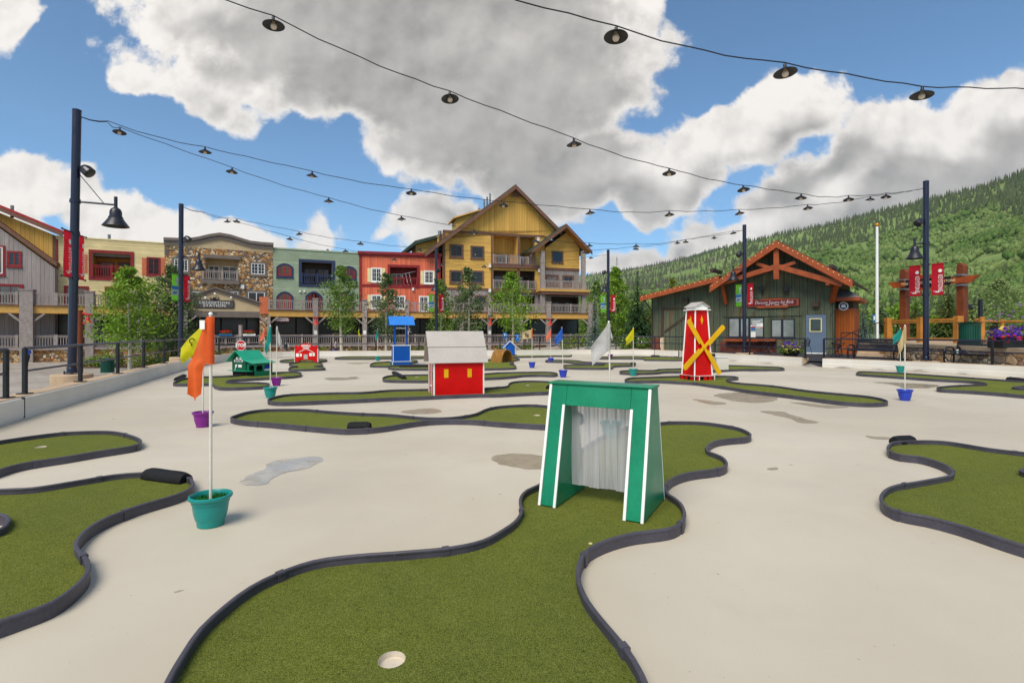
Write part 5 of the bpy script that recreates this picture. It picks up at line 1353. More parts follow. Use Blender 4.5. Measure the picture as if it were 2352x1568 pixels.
for (x0, y0, x1, y1, tt) in ((1032, 561, 1064.4, 592, 0), (1080.5, 564.8, 1112, 595, 0), (1032, 620.4, 1062.6, 651, 0), (1081, 621.5, 1111, 652, 0), (1045, 678, 1075, 715, 0), (1090, 678, 1118, 715, 0)): b.window(x0, y0, x1, y1, 2, 1 if y0 < 570 else 3, M_teal2, M_brown, .22, tt)
mb = MB(); mb.box(s0, s0+.28, -.001, -.06, -1, zg); xx = f.at(1130, HY)[0]; mb.box(xx-.14, xx+.1, -.001, -.06, ZD, zg-.14); xx = f.at(1191, HY)[0]; mb.box(xx-.13, xx+.13, -.001, -.08, ZD, zg-.14); mb.box(s0+.28, f.at(1128, HY)[0], -.001, -.05, zmid-.14, zmid+.14); mb.build_each('wall_trim', M_brown, b.t)
for (y0, y1, rr) in ((588, 607, (r1, r2)), (645, 664, (r3, r4)), (700, 719, (r5, r6))):
    for q, (x0, x1) in zip(rr, ((1133, 1188.4), (1194, 1229.5))): MB().add([], []); rail_mesh(q[0], q[1], -.08, q[2], q[2]+1.12, (0, .52, 1)).build('balcony_railing', M_greywood, b.t)
for (za, m_) in ((r1[2], M_brown), (r3[2], M_brown)): MB().box(f.at(1130, HY)[0], f.at(1251, HY)[0], -.081, -.32, za-.5, za-.02).build('balcony_slab', m_, b.t)
# right wing with its own small gable on posts
TW = 1.6; xw0, xw1 = f.at(1246, HY, TW)[0], f.at(1341, HY, TW)[0]
zw = f.at(1290, 578)[1]; zwm = f.at(1290, 619)[1]
ww = MB().prism([f.at(1251, 620), f.at(1328.5, 620), f.at(1328.5, 571), f.at(1301, 534), f.at(1251, 570)], .0, -.3, 'xz'); ww.build('wing_wall', M_ochre, b.t)
MB().box(f.at(1251, HY)[0], f.at(1328.5, HY)[0], .3, 9, zmid, zw).build('wing_block', M_ochre, b.t)
MB().box(f.at(1251, HY)[0], f.at(1328.5, HY)[0], -.001, -.28, f.at(1290, 672)[1], f.at(1290, 620.6)[1]).build('wing_lower_wall', M_greyv, b.t)
MB().box(f.at(1251, HY)[0], f.at(1328.5, HY)[0], -.301, -.36, f.at(1290, 622)[1], f.at(1290, 616)[1]).build('wing_band', M_brown, b.t)
gable_roof(b, (1301.3, 517), (1222, 576), (1360, 579), -5, 2.0, .2, M_shingle, M_brown, .36, nm='wing_roof')
b.window(1266.8, 576.8, 1293.6, 604.5, 2, 2, M_teal2, M_brown, .2, .3); b.window(1252.5, 631, 1282.7, 655, 2, 1, M_brown, M_brown, .18, .285, M_curtain); b.window(1291.5, 632.4, 1317.6, 656, 2, 1, M_brown, M_brown, .18, .285)
for px in (1246.2, 1340):
    x = f.at(px, HY, TW)[0]; MB().box(x-.25, x+.25, -TW-.2, -TW+.3, ZD, f.at(px, 577, TW)[1]).build('wing_post', M_greywood, b.t)
a_, b2, c_, d_ = f.rect(1240.4, 665, 1349.4, 677, TW); MB().box(a_, b2, -.37, -TW-.5, c_, d_-.3).build('wing_balcony_slab', M_brown, b.t); MB().box(a_-.1, b2+.1, -.38, -TW-.6, d_-.299, d_).build('wing_balcony_fascia', M_ybeam, b.t)
rail_mesh(xw0+.3, xw1-.25, -TW-.1, d_+.01, d_+1.15, (0, .42, .74, 1)).build('balcony_railing', M_greywood, b.t)
# dormer, rear roof and chimneys
d0, d1 = f.at(1048, HY, -2)[0], f.at(1102, HY, -2)[0]; zc1, zc0 = f.at(1100, 485, -2)[1], f.at(1045, 503, -2)[1]
MB().prism([(d0, f.at(1048, 530, -2)[1]), (d1, f.at(1102, 500, -2)[1]), (d1, zc1), (d0, zc0)], 2, 5, 'xz').build('dormer', M_ochre, b.t); MB().prism([(d0-.5, zc0-.08), (d1+.3, zc1+.1), (d1+.3, zc1+.28), (d0-.5, zc0+.1)], 1.5, 5.4, 'xz').build('dormer_roof', M_ybeam, b.t)
q = [f.at(x, y, -4) for x, y in ((955, 600), (1030, 600), (1030, 540), (955, 562))]; MB().prism(q, 4, 9, 'xz').build('rear_wing', M_ochrev, b.t)
q = [f.at(x, y, -4) for x, y in ((922, 586), (955, 562), (1034, 541), (1034, 534), (952, 555), (918, 583))]; MB().prism(q, 3.2, 9.6, 'xz').build('rear_roof', M_shingle, b.t)
c0, c1, z0_, z1_ = f.rect(1005, 545, 1017, 566, -3.); MB().box(c0, c1, 3, 3.7, z0_-1, z1_).box(c0-.1, c1+.1, 2.9, 3.8, z1_+.001, z1_+.15).build('chimney', M_ybeam, b.t); MB().tube([((c0+c1)/2, 3.35, z1_+.15), ((c0+c1)/2, 3.35, z1_+.9)], .25, 10).build('chimney_pot', M_metal, b.t)
for px, ya, yb2 in ((1112, 474, 459), (1119, 468, 452.5), (1125.5, 463, 444.5), (1022, 550, 535), (1100, 487, 478)): x = f.at(px, HY, -2)[0]; MB().tube([(x, 2, f.at(px, ya+14, -2)[1]), (x, 2, f.at(px, yb2, -2)[1])], .12, 8).build('vent_pipe', M_metal, b.t)
for px, py in ((1125.5, 610), (1125.5, 667), (1237, 549), (1239, 621)): b.box('wall_lamp', px-2.5, py-4, px+2.5, py+4, .061, .3, M_whitetrim)
shopfront(b, s0, f.at(1329, HY)[0])
# ---- the long raised walkway in front of the houses
dk = thing('walkway_deck', 'long raised timber walkway with grey railings along the village houses', 'deck', (0, 0, 0))
DKP = [(-260, 41.9), (128, 46.9), (378, 50.9), (424, 51.8), (617, 55.6), (835, 59.8), (1012, 61.8), (1260, 64.8), (1361, 66.2)]
def segm(i):
    fa = Fac(DKP[i][0], DKP[i][1], DKP[i+1][0], DKP[i+1][1]); M = Matrix.Translation((fa.o.x, fa.o.y, 0)) @ Matrix.Rotation(fa.a, 4, 'Z'); return fa, M
for i in range(len(DKP)-1):
    fa, M = segm(i); L = fa.len; porch = i == 3
    if not porch:
        mb = MB(); mb.m = M; mb.box(0, L, 0, 3.2, 3.15, 3.78).build('deck_beam', M_ybeam, dk); mb = MB(); mb.m = M; mb.box(-.05, L+.05, -.12, 3.1, 3.781, 3.86).build('deck_floor', M_brown, dk)
        mb = rail_mesh(.05, L-.05, .05, 3.87, 4.95, [k/max(1, round(L/2.9)) for k in range(round(L/2.9)+1)]); mb.v = [M @ v for v in mb.v]; mb.build('deck_railing', M_greywood, dk)
        mb = rail_mesh(.05, L-.05, .05, .12, 1.19, [k/max(1, round(L/2.9)) for k in range(round(L/2.9)+1)]); mb.v = [M @ v for v in mb.v]; mb.build('lower_railing', M_greywood, dk)
    mb = MB(); mb.m = M; mb.box(-.02, L+.02, -.15, 3.3, -.12, .11).build('lower_floor', M_greywood, dk); mb = MB(); mb.m = M; mb.box(0, L, .1, 3., -2.2, -.121).build('stone_footing', M_field, dk)
def deck_at(px):
    for i in range(len(DKP)-1):
        if DKP[i][0] <= px <= DKP[i+1][0]: fa, M = segm(i); return fa, M, fa.at(px, HY)[0]
lab = {206: 'red bell lantern on the deck column by the near left post', 724: 'red bell lantern on the column in front of the sage house', 935: 'red bell lantern in front of the salmon house', 1124: 'red bell lantern on the column left of the gable house trees', 1259.6: 'red bell lantern on the column under the gable house wing'}
M_lant = hue('red lantern', (190, 44, 30), rough=.45, var=.08)
for px, w, zt in ((62, .9, 5.15), (206, .62, 5.15), (318, .6, 5.15), (424, .5, 5.1), (617.5, .3, 3.2), (724.6, .52, 5.1), (838, .5, 5.1), (935, .42, 5.1), (1060, .45, 3.2), (1124, .42, 5.1), (1197, .38, 3.2), (1259.6, .56, 5.1), (1355, .5, 5.1)):
    fa, M, s = deck_at(px); mb = MB(); mb.m = M; mb.box(s-w/2, s+w/2, -.26, w-.2, -2.2, zt)
    if zt > 4: mb.box(s-w/2-.05, s+w/2+.05, -.31, w-.15, zt+.001, zt+.1)
    mb.build('column', M_greywood, dk); mb = MB(); mb.m = M
    for k in (-1, 1): mb.bar((s+k*(w/2+.02), 0, 2.45), (s+k*(w/2+.75), 0, 3.12), .16, .16, (0, 1, 0))
    mb.build('column_brace', M_greywood, dk)
    if px in (724.6, 838, 935, 1124):
        q = fa.world(s, .28, 1.42); nt = thing('paper_notice', 'white paper notice on the column %s' % {724.6: 'in front of the sage house', 838: 'between the sage and salmon houses', 935: 'in front of the salmon house', 1124: 'in front of the ochre gable house'}[px], 'notice', q, fa.a)
        MB().box(-.16, .16, -.012, 0, -.2, .25).build('sheet', M_whitetrim, nt); MB().box(-.19, .19, .0005, .012, -.23, .28).build('backing', M_greyroof, nt)
    for key, lb in lab.items():
        if abs(key-px) < 1:
            q = fa.world(s, .28, 0); ln = thing('wall_lantern', lb, 'lantern', q, fa.a, 'red bell lanterns on the deck columns')
            MB().lathe([(.05, 2.95), (.07, 2.85), (.14, 2.75), (.15, 2.55), (.2, 2.5), (.33, 2.32), (.31, 2.32), (.1, 2.5)], 16, (0, -.42, 0)).build('shade', M_lant, ln, smooth=40); MB().bar((-.02, 0, 3.0), (-.02, -.5, 3.0), .06, .06).box(-.3, .3, -.1, .0, 3.031, 3.12).build('bracket', M_lant, ln)
# timber steps up to the walkway
for px, Y, n, w, lbl in ((323, 47.2, 7, 2.6, 'brown timber steps by the aspen at the left'), (634, 54.5, 5, 1.8, 'brown timber steps right of the stone pier')):
    c = P(px, HY, Y); sp_ = thing('timber_steps', lbl, 'steps', (c.x, c.y, 0), R(28))
    for k in range(n): MB().box(-w/2, w/2, -.34*(n-k), -.34*(n-k)+.36, -1.32+1.4*k/n, -1.32+1.4*k/n+.07).build('tread', mat('warm step timber', (146, 92, 52), rough=.7), sp_) if k == 0 else MB().box(-w/2, w/2, -.34*(n-k), -.34*(n-k)+.36, -1.32+1.4*k/n, -1.32+1.4*k/n+.07).build('tread', bpy.data.materials['warm step timber'], sp_)
    MB().box(-w/2-.1, -w/2-.001, -.34*n, .2, -2, -.3).box(w/2+.001, w/2+.1, -.34*n, .2, -2, -.3).build('stringer', M_greywood, sp_)
# ================================================================ RIGHT SIDE: CABIN, TERRACE, ENTRY
M_deckmat = hue('black rubber matting', (52, 50, 54), rough=.85, var=.12, scale=6, bump=.3, bscale=80)
M_lawn = None
def lawn_mat():
    m, t, b = new_mat('mown lawn'); co = t.coords(); n = t.noise(co, .3, 5, .6); f = t.noise(co, 12, 5, .7)
    c = t.mix(t.smooth(n, .3, .7), lin((66, 92, 30)), lin((112, 128, 52))); c = t.mix(t.smooth(f, .3, .7, 0, .6), c, lin((58, 84, 28)))
    t.put(b.inputs['Base Color'], c); b.inputs['Roughness'].default_value = .9; return m
M_lawn = lawn_mat()
# dark matting between wall and cabin; raised lawn behind the stone wall
mt = MB(); mt.add([(x, y, .226) for x, y in ((13.0,23.15),(13.45,22.45),(14.75,21.1),(16.9,17.55),(19.0,13.4),(20.2,9.2),(60,9),(60,14),(17.6,14.4),(17.75,18.6),(19.1,25.2),(20.2,28.6),(19.6,30.4),(17.5,30.4),(13.6,34.6),(10.6,31.0),(11.4,27.6),(12.75,23.9))], [list(range(18))])
tag(mt.build('terrace', M_deckmat), kind='structure')
rp = MB(); rp.add([(12.74,23.02,.004),(13.24,22.32,.004),(13.6,22.6,.23),(13.1,23.3,.23)], [(0,1,2,3)]); tag(rp.build('ramp', M_deckmat), kind='structure')
LW_ = [(19.35,25.2),(18.0,18.7),(17.2,14.9),(60,14.9),(140,40),(160,175),(24,175),(23.5,45),(22.4,33),(20.6,29.0)]
lw = MB(); lw.prism(LW_, -.2, .93, 'xy'); tag(lw.build('lawn', M_lawn), kind='structure')
pth = MB(); pth.prism([(20.0,26.2),(18.7,19.2),(18.3,16.2),(26,16.2),(40,40),(44,44),(24,36),(21.3,30)], .931, .938, 'xy'); tag(pth.build('path', M_conc), kind='structure')

# ---- green board cabin
I = Fac(1496, 36.95, 1916, 30.0); c_ = B(I, 'rink_cabin', 'dark green ice rink cabin with orange timber truss gable', 'cabin')
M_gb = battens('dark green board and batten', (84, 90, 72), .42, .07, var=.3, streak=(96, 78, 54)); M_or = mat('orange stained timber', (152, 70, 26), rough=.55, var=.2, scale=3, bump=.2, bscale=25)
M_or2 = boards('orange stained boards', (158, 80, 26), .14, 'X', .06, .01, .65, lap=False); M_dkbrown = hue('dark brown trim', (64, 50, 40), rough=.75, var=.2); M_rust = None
def rust():
    m, t, b = new_mat('rusty corrugated sheet'); co = t.coords(); x = t.sep(co)[0]; n = t.noise(co, 2.2, 5, .65)
    w = t.math('SINE', t.math('MULTIPLY', x, 62.)); c = t.mix(t.smooth(n, .35, .65), lin((92, 40, 34)), lin((140, 78, 58)))
    t.put(b.inputs['Base Color'], c); b.inputs['Roughness'].default_value = .7; t.put(b.inputs['Normal'], t.bump(w, 1., .02)); return m
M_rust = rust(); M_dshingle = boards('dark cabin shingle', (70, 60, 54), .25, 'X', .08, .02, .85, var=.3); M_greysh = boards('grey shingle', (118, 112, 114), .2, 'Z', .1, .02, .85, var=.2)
TR = 1.25
apx, lfe, rte = I.at(1784, 551, TR), I.at(1631, 655, TR), I.at(1958.5, 642, TR)
x0, x1 = I.at(1649.7, HY)[0], I.at(1916, HY)[0]; zb = .2
slope_l = (apx[1]-lfe[1])/(apx[0]-lfe[0]); slope_r = (apx[1]-rte[1])/(rte[0]-apx[0])
TH = .16
zroof = lambda x: (apx[1]-slope_l*(apx[0]-x) if x < apx[0] else apx[1]-slope_r*(x-apx[0]))-TH
d0, d1, dz0, dz1 = I.rect(1851.3, 722.7, 1898, 813); w1 = I.rect(1673.6, 729, 1755.4, 776); w2 = I.rect(1771, 732, 1826, 777)
MB().prism([(x0, zb), (x1, zb), (x1, zroof(x1)), (apx[0], zroof(apx[0])), (x0, zroof(x0))], 0, 7.5, 'xz').build('wall', M_gb, c_.t)
mb = MB(); mb.prism([lfe, apx, (apx[0], apx[1]-TH), (lfe[0], lfe[1]-TH)], 8, -TR, 'xz'); mb.prism([apx, rte, (rte[0], rte[1]-TH), (apx[0], apx[1]-TH)], 8, -TR, 'xz'); mb.build('roof', M_dshingle, c_.t)
fb = MB()
for p, q in ((lfe, apx), (apx, rte)): fb.prism([(p[0], p[1]-.46), (q[0], q[1]-.46), (q[0], q[1]-.03), (p[0], p[1]-.03)], -TR-.001, -TR-.12, 'xz')
fb.build('rake_board', M_or, c_.t)
so = MB()
for p, q in ((lfe, apx), (apx, rte)): so.prism([(p[0], p[1]-TH-.03), (q[0], q[1]-TH-.03), (q[0], q[1]-TH-.004), (p[0], p[1]-TH-.004)], -.01, -TR, 'xz')
so.build('soffit', M_or2, c_.t)
tb = 1.02; kx = I.at(1784, HY, tb)[0]
def beam(name, a, b2, w=.26, h=.30): return MB().bar((a[0], -tb, a[1]), (b2[0], -tb, b2[1]), w, h, (0, 0, 1) if abs(b2[0]-a[0]) > .4 else (1, 0, 0)).build(name, M_or, c_.t, bevel=.012)
MB().bar((kx, -tb, I.at(1784, 642, tb)[1]), (kx, -tb, I.at(1784, 566, tb)[1]), .30, .30, (1, 0, 0)).build('king_post', M_or, c_.t, bevel=.012)
yb_ = lambda px, py: I.at(px, py, tb)
beam('truss_beam', yb_(1645, 654), yb_(1779, 614)); beam('truss_beam', yb_(1789, 613), yb_(1935, 653)); beam('truss_strut', yb_(1737, 605), yb_(1779, 619), .2, .2); beam('truss_strut', yb_(1789, 616), yb_(1828, 602), .2, .2)
beam('top_chord', yb_(1640, 656), yb_(1783, 563), .22, .26); beam('top_chord', yb_(1785, 563), yb_(1945, 651), .22, .26)
MB().bar((yb_(1657, 652)[0], -tb+.2, yb_(1657, 652)[1]), (yb_(1657, 652)[0]+.02, -.12, yb_(1657, 696)[1]), .2, .2).build('knee_brace', M_or, c_.t); MB().bar((yb_(1922, 648)[0], -tb+.1, yb_(1922, 648)[1]), (I.at(1911, HY)[0], -.1, yb_(1911, 690)[1]), .24, .24).build('knee_brace', M_or, c_.t)
for px in (1655, 1908): x = I.at(px, HY)[0]; MB().box(x-.1, x+.1, -tb-.1, -.01, I.at(px, 652, .5)[1]-.1, I.at(px, 652, .5)[1]+.12).build('purlin_end', M_or, c_.t)
for px, py in ((1915, 640), (1648, 645)): 
    q = I.at(px, py, .2); MB().bar((q[0], -TR-.1, q[1]+.6), (q[0], .5, q[1]+.6), .2, .2).build('purlin_end', M_dkbrown, c_.t)
# left wing, a lean-to one metre back
xa, xb = I.at(1496, HY, 0)[0], x0; wl, wr = I.at(1471, 680, .9), I.at(1652, 633, .9)
sw_ = (wr[1]-wl[1])/(wr[0]-wl[0]); zw_ = lambda x: wl[1]+sw_*(x-wl[0])-.14
MB().prism([(xa, zb), (xb+.3, zb), (xb+.3, zw_(xb+.3)), (xa, zw_(xa))], .02, 7, 'xz').build('wing_wall', M_gb, c_.t)
MB().prism([wl, wr, (wr[0], wr[1]-.13), (wl[0], wl[1]-.13)], 7.4, -.9, 'xz').build('wing_roof', M_dshingle, c_.t); MB().prism([(wl[0], wl[1]-.36), (wr[0], wr[1]-.36), (wr[0], wr[1]-.02), (wl[0], wl[1]-.02)], -.901, -1.0, 'xz').build('wing_rake_board', M_or, c_.t)
MB().tube([(wl[0]+.15, -.6, wl[1]-.3), (xa+.1, -.15, wl[1]-1.), (xa+.1, -.1, zb)], .05, 8).build('downpipe', M_dkbrown, c_.t)
# garage door, windows, door
g_ = I.rect(1524, 711, 1597, 803); gd = MB().box(g_[0], g_[1], .018, -.03, zb, g_[3]).build('garage_door', M_gb, c_.t); fr = MB(); w = .14
fr.box(g_[0]-w, g_[0], .015, -.07, zb, g_[3]+w).box(g_[1], g_[1]+w, .015, -.07, zb, g_[3]+w).box(g_[0], g_[1], .015, -.065, g_[3], g_[3]+w); fr.bar((g_[0]+.1, -.05, zb+1.3), (g_[1]-.1, -.05, g_[3]-.1), .04, .16); fr.build('door_frame', M_dkbrown, gd)
def cabwin(r, splits, label):
    a, b2, c, d = r; w = MB(); w.box(a, b2, -.001, -.05, c, d); wo = w.build('window', M_black, c_.t); xs = [a]+[a+(b2-a)*k for k in splits]+[b2]; p = MB()
    for u0, u1 in zip(xs, xs[1:]): p.box(u0+.07, u1-.07, -.0505, -.056, c+.1, d-.08)
    p.build('pane', M_wglass, wo); return wo
M_wglass = glass_mat('pale reflecting glass', (128, 130, 128), .1)
wo = cabwin(w1, (.33, .6), 0); wo2 = cabwin(w2, (.48,), 1)
a, b2, c, d = w1; 
for (u0, u1, v0, v1, m_) in ((.635, .77, .36, .62, M_whitetrim), (.8, .97, .5, .72, M_whitetrim), (.64, .77, .04, .3, M_whitetrim), (.64, .77, .37, .5, M_bblue), (.64, .77, .5, .56, M_bred), (.8, .97, .5, .535, M_bred)):
    MB().box(a+(b2-a)*u0, a+(b2-a)*u1, -.0565 if m_ is M_whitetrim else -.0605, -.060 if m_ is M_whitetrim else -.064, c+(d-c)*v0, c+(d-c)*v1).build('notice', m_, wo)
for k in range(4): MB().box(a+(b2-a)*.68, a+(b2-a)*.9, -.0565, -.060, d-.28-.13*k, d-.235-.13*k).build('printed_line', M_whitetrim, wo)
tb2 = MB(); zz = I.at(1740, 722)[1]; tb2.box(I.at(1660, HY)[0], I.at(1842, HY)[0], -.001, -.06, zz-.12, zz+.12).box(d0-.32, d1+.3, -.001, -.061, dz1+.02, dz1+.26).box(d0-.2, d0-.02, -.001, -.061, zb, dz1+.019).box(d1+.02, d1+.2, -.001, -.061, zb, dz1+.019); tb2.build_each('wall_trim', M_gb, c_.t)
dr = MB().box(d0, d1, -.001, -.05, zb+.02, dz1).build('door', mat('blue grey door', (96, 112, 132), rough=.5, var=.05), c_.t)
q = I.rect(1859.8, 731, 1888, 762); MB().box(q[0], q[1], -.0505, -.075, q[2], q[3]).build('door_light_frame', M_crshut, dr); MB().box(q[0]+.05, q[1]-.05, -.0755, -.079, q[2]+.05, q[3]-.05).build('pane', M_glass, dr); MB().ball((d0+.12, -.11, zb+1.0), .04, 8, 6).build('handle', M_metal, dr); MB().box(d0, d1, -.052, -.07, zb+.02, zb+.08).build('kick_plate', M_whitetrim, dr)
a, b2, c, d = I.rect(1668, 778, 1783.6, 784); MB().box(a, b2, -.061, -.5, c, d).build('counter', M_or, c_.t); MB().box(I.at(1651, HY)[0]+.02, I.at(1783, HY)[0], -.001, -.045, zb, c-.02).build('corrugated_skirt', M_rust, c_.t)
MB().box(xa, I.at(1523, HY)[0], .015, -.03, zb, I.at(1510, 776)[1]).build('corrugated_skirt', M_rust, c_.t)
for r_ in ((1571.5, 685, 1582, 694.5), (1867, 693, 1882.4, 704.4)): q = I.rect(*r_); MB().prism([(-.001, q[3]), (-.22, q[3]), (-.26, q[2]), (-.001, q[2])], q[0], q[1], 'yz').build('wall_lamp', M_dkbrown, c_.t)
for px in (1751, 1807):
    q = I.at(px, 662); MB().tube([(q[0], -.05, q[1]), (q[0], -.25, q[1]-.02)], [.12, .17], 12).tube([(q[0]+.05, -.06, q[1]-.1), (q[0]+.08, -.1, q[1]-.4)], .05, 8).build('spotlight', M_black, c_.t)
# small warm bulbs along the rakes (lit)
M_lit = mat('lit warm bulb', (255, 226, 160), rough=.4, emit=.45)
bulb = MB().ball((0, 0, 0), .02, 8, 6).build('rake_bulb', M_lit, c_.t); first = True
def put_bulb(p, t_, z):
    global first
    if first: o = bulb; first = False
    else: o = bulb.copy(); COL.objects.link(o); o.parent = c_.t
    o.location = (p, -t_, z)
for p, q, n in ((lfe, apx, 12), (apx, rte, 15)):
    for k in range(n): u_ = (k+.5)/n; put_bulb(p[0]+(q[0]-p[0])*u_, TR+.15, p[1]+(q[1]-p[1])*u_-.14)
for k in range(16): u_ = (k+.5)/16; put_bulb(wl[0]+(wr[0]-wl[0])*u_, 1.03, wl[1]+(wr[1]-wl[1])*u_-.1)
# name board
sg = I.empty('name_board', 'orange and maroon name board reading Dercum Square Ice Rink', 'sign'); a, b2, c, d = I.rect(1719, 685, 1835, 707); h = d-c; L = b2-a
shp = lambda e: [(a+e, c+h*.16+e), (a+L*.16, c+h*.16+e), (a+L*.2, c+e), (a+L*.78, c+e), (a+L*.82, c+h*.16+e), (b2-e, c+h*.16+e), (b2-e, d-h*.1-e), (a+L*.72, d-h*.1-e), (a+L*.66, d-e), (a+L*.32, d-e), (a+L*.26, d-h*.1-e), (a+e, d-h*.1-e)]
MB().prism(shp(-.03), -.07, -.09, 'xz').build('board_edge', M_black, sg); MB().prism(shp(0), -.091, -.11, 'xz').build('board', M_or, sg); MB().box(a+.1, b2-.1, -.1105, -.118, c+h*.24, d-h*.2).build('board_face', mat('maroon face', (104, 14, 34), rough=.5, var=.06), sg)
text('Dercum Square Ice Rink', h*.50, M_whitetrim, sg, ((a+b2)/2+.06, -.121, c+h*.56), shear=.3, sx=.74, bold=-.004)
for k in (.36, .54, .7): MB().box(a+L*k, a+L*(k+.09), -.1185, -.121, c+h*.285, c+h*.325).build('small_print', M_whitetrim, sg)
# side shed
sh = B(I, 'side_shed', 'orange boarded lean-to with grey hipped roof beside the cabin', 'shed')
s0, s1 = I.at(1916, HY, -.6)[0]+.05, I.at(1962, HY, -.6)[0]; zt_ = I.at(1938, 684, -.6)[1]; zm_ = I.at(1938, 713, -.6)[1]
MB().box(s0, s1, .6, 3.6, zb, zm_).build('boarded_wall', M_or2, sh.t); MB().box(s0, s1-.05, .7, 3.5, zm_+.12, zt_).build('upper_wall', M_dkbrown, sh.t); MB().box(s0, s1+.02, .58, 3.62, zm_+.001, zm_+.12).build('ledge', M_or, sh.t)
e0, e1 = s0-.02, s1+.3; zr_ = I.at(1925, 662, -.6)[1]; mb = MB(); mb.add([(e0, .1, zt_), (e1, .1, zt_), (e1, 4.1, zt_), (e0, 4.1, zt_), (e0, 1.8, zr_), (e0+.5, 1.8, zr_), ], [(0, 1, 5, 4), (1, 2, 5), (2, 3, 4, 5), (0, 3, 2, 1), (0, 4, 3)]); mb.build('hip_roof', M_greysh, sh.t); MB().box(e0, e1+.02, .05, 4.15, zt_-.2, zt_-.005).build('fascia', M_or, sh.t)
em = I.empty('round_emblem', 'round white and blue emblem on the shed wall', 'emblem'); q = I.at(1937, 703, -.45); mb = MB(); mb.tube([(q[0], .55, q[1]), (q[0], .5, q[1])], .24, 24); mb.build('disc', M_whitetrim, em); mb = MB(); mb.tube([(q[0], .499, q[1]), (q[0], .49, q[1])], .19, 24); mb.build('ring', M_navytrim, em)
mb = MB(); mb.prism([(q[0]-.13, q[1]-.08), (q[0]+.13, q[1]-.08), (q[0]+.11, q[1]+.02), (q[0]+.07, q[1]+.1), (q[0]-.07, q[1]+.1), (q[0]-.11, q[1]+.02)], .489, .48, 'xz'); mb.build('cabin_mark', M_whitetrim, em)

# ---- terrace furniture
ch = thing('cafe_chair', 'black slatted metal chair just left of the blue door', 'chair', (0, 0, 0), 0, 'black metal chairs by the cabin')
mb = MB(); mb.lathe([(.22, .44), (.225, .455), (.22, .465)], 18); mb.build('seat', M_black, ch)
bk = MB(); ring = [(.24*math.cos(a), .02+.24*math.sin(a)*.9, .62+.22*math.sin(a)) for a in [math.pi*k/10 for k in range(11)]]; bk.tube(ring, .014, 6)
for k in range(1, 10): p = ring[k]; bk.bar((p[0]*.75, p[1]*.72, .46), p, .026, .006, (0, 1, 0))
bk.build('backrest', M_black, ch)
for sx_ in (-1, 1):
    MB().tube([(sx_*.24, .02, .62), (sx_*.235, -.17, .60), (sx_*.22, -.2, .42), (sx_*.25, -.23, 0)], .012, 6).build('leg', M_black, ch); MB().tube([(sx_*.17, .16, .45), (sx_*.21, .24, 0)], .012, 6).build('leg', M_black, ch)
cs = [((1850, 813), 200, None), ((1727, 806), 60, 'black slatted metal chair behind the cabin lamp post'), ((1803, 806), -40, 'black slatted metal chair behind the flower tub'), ((1920, 818), -70, 'black slatted metal chair right of the blue door')]
for i, ((px, py), yw, lb) in enumerate(cs):
    p = G(px, py, .23); o = ch if i == 0 else dup(ch)
    o.location = (p.x, p.y, .23); o.rotation_euler = (0, 0, R(yw))
    if lb: o['label'] = lb
def cafe_table(px, py, r, label):
    p = G(px, py, .23); t_ = thing('cafe_table', label, 'table', p); mb = MB(); mb.lathe([(r, .70), (r+.01, .715), (r, .73)], 24); mb.build('table_top', M_black, t_)
    for k in range(2):
        s_ = 1 if k else -1; MB().tube([(-s_*.25, -.25, 0), (s_*.2, .2, .7)], .014, 6).build('leg', M_black, t_); MB().tube([(-s_*.25, .25, 0), (s_*.2, -.2, .7)], .014, 6).build('leg', M_black, t_)
    return t_
cafe_table(1762, 812, .46, 'round black table in front of the cabin counter'); cafe_table(1925, 820, .3, 'small black table beside the chair right of the door')
def bollard(px, py, z, h, label, m_, w=.16):
    p = G(px, py, z); t_ = thing('timber_post', label, 'post', p, R(-38)); MB().box(-w/2, w/2, -w/2, w/2, 0, h).build('post', m_, t_, bevel=.01); MB().prism([(-w/2-.01, h+.001), (w/2+.01, h+.001), (w/2-.02, h+.06), (-w/2+.02, h+.06)], -w/2, w/2, 'xz').build('post_top', M_whitetrim if m_ is M_or else m_, t_)
    MB().box(-w/2-.03, -w/2-.001, -w/2, w/2, .2, h).build('white_side', M_whitetrim, t_)
bollard(1808, 806, .23, 1.25, 'orange timber post with one white side in front of the cabin window', M_or, .22); bollard(1522, 805, .2, .85, 'tan timber post at the cabin left corner', M_tan, .2)
# flower tubs
M_leafy = leaf_mat('bedding leaves', (86, 116, 34), .4, (112, 134, 48)); M_pet = leaf_mat('purple petals', (70, 22, 150), .4, (104, 40, 176), trans=.15); M_petr = leaf_mat('red petals', (190, 18, 30), .3, trans=.15); M_pety = leaf_mat('yellow petals', (226, 176, 30), .25, (232, 214, 140), trans=.15)
def sprays(mb, c, rx, ry, rz, n, s, r2, up=.4):
    for k in range(n):
        while True:
            v = Vector((r2.uniform(-1, 1), r2.uniform(-1, 1), r2.uniform(-1, 1)))
            if .35 < v.length < 1: break
        p = Vector(c)+Vector((v.x*rx, v.y*ry, v.z*rz)); a = Vector((r2.uniform(-1, 1), r2.uniform(-1, 1), r2.uniform(-.6, .6))).normalized(); n_ = (v.normalized()+Vector((0, 0, up))+Vector((r2.uniform(-.6, .6), r2.uniform(-.6, .6), r2.uniform(-.6, .6)))).normalized()
        a = (a-n_*a.dot(n_)).normalized(); b_v = n_.cross(a); s_ = s*r2.uniform(.6, 1.25)
        mb.add([p-a*s_*.5, p+b_v*s_*.3, p+a*s_*.6, p-b_v*s_*.3], [(0, 1, 2, 3)])
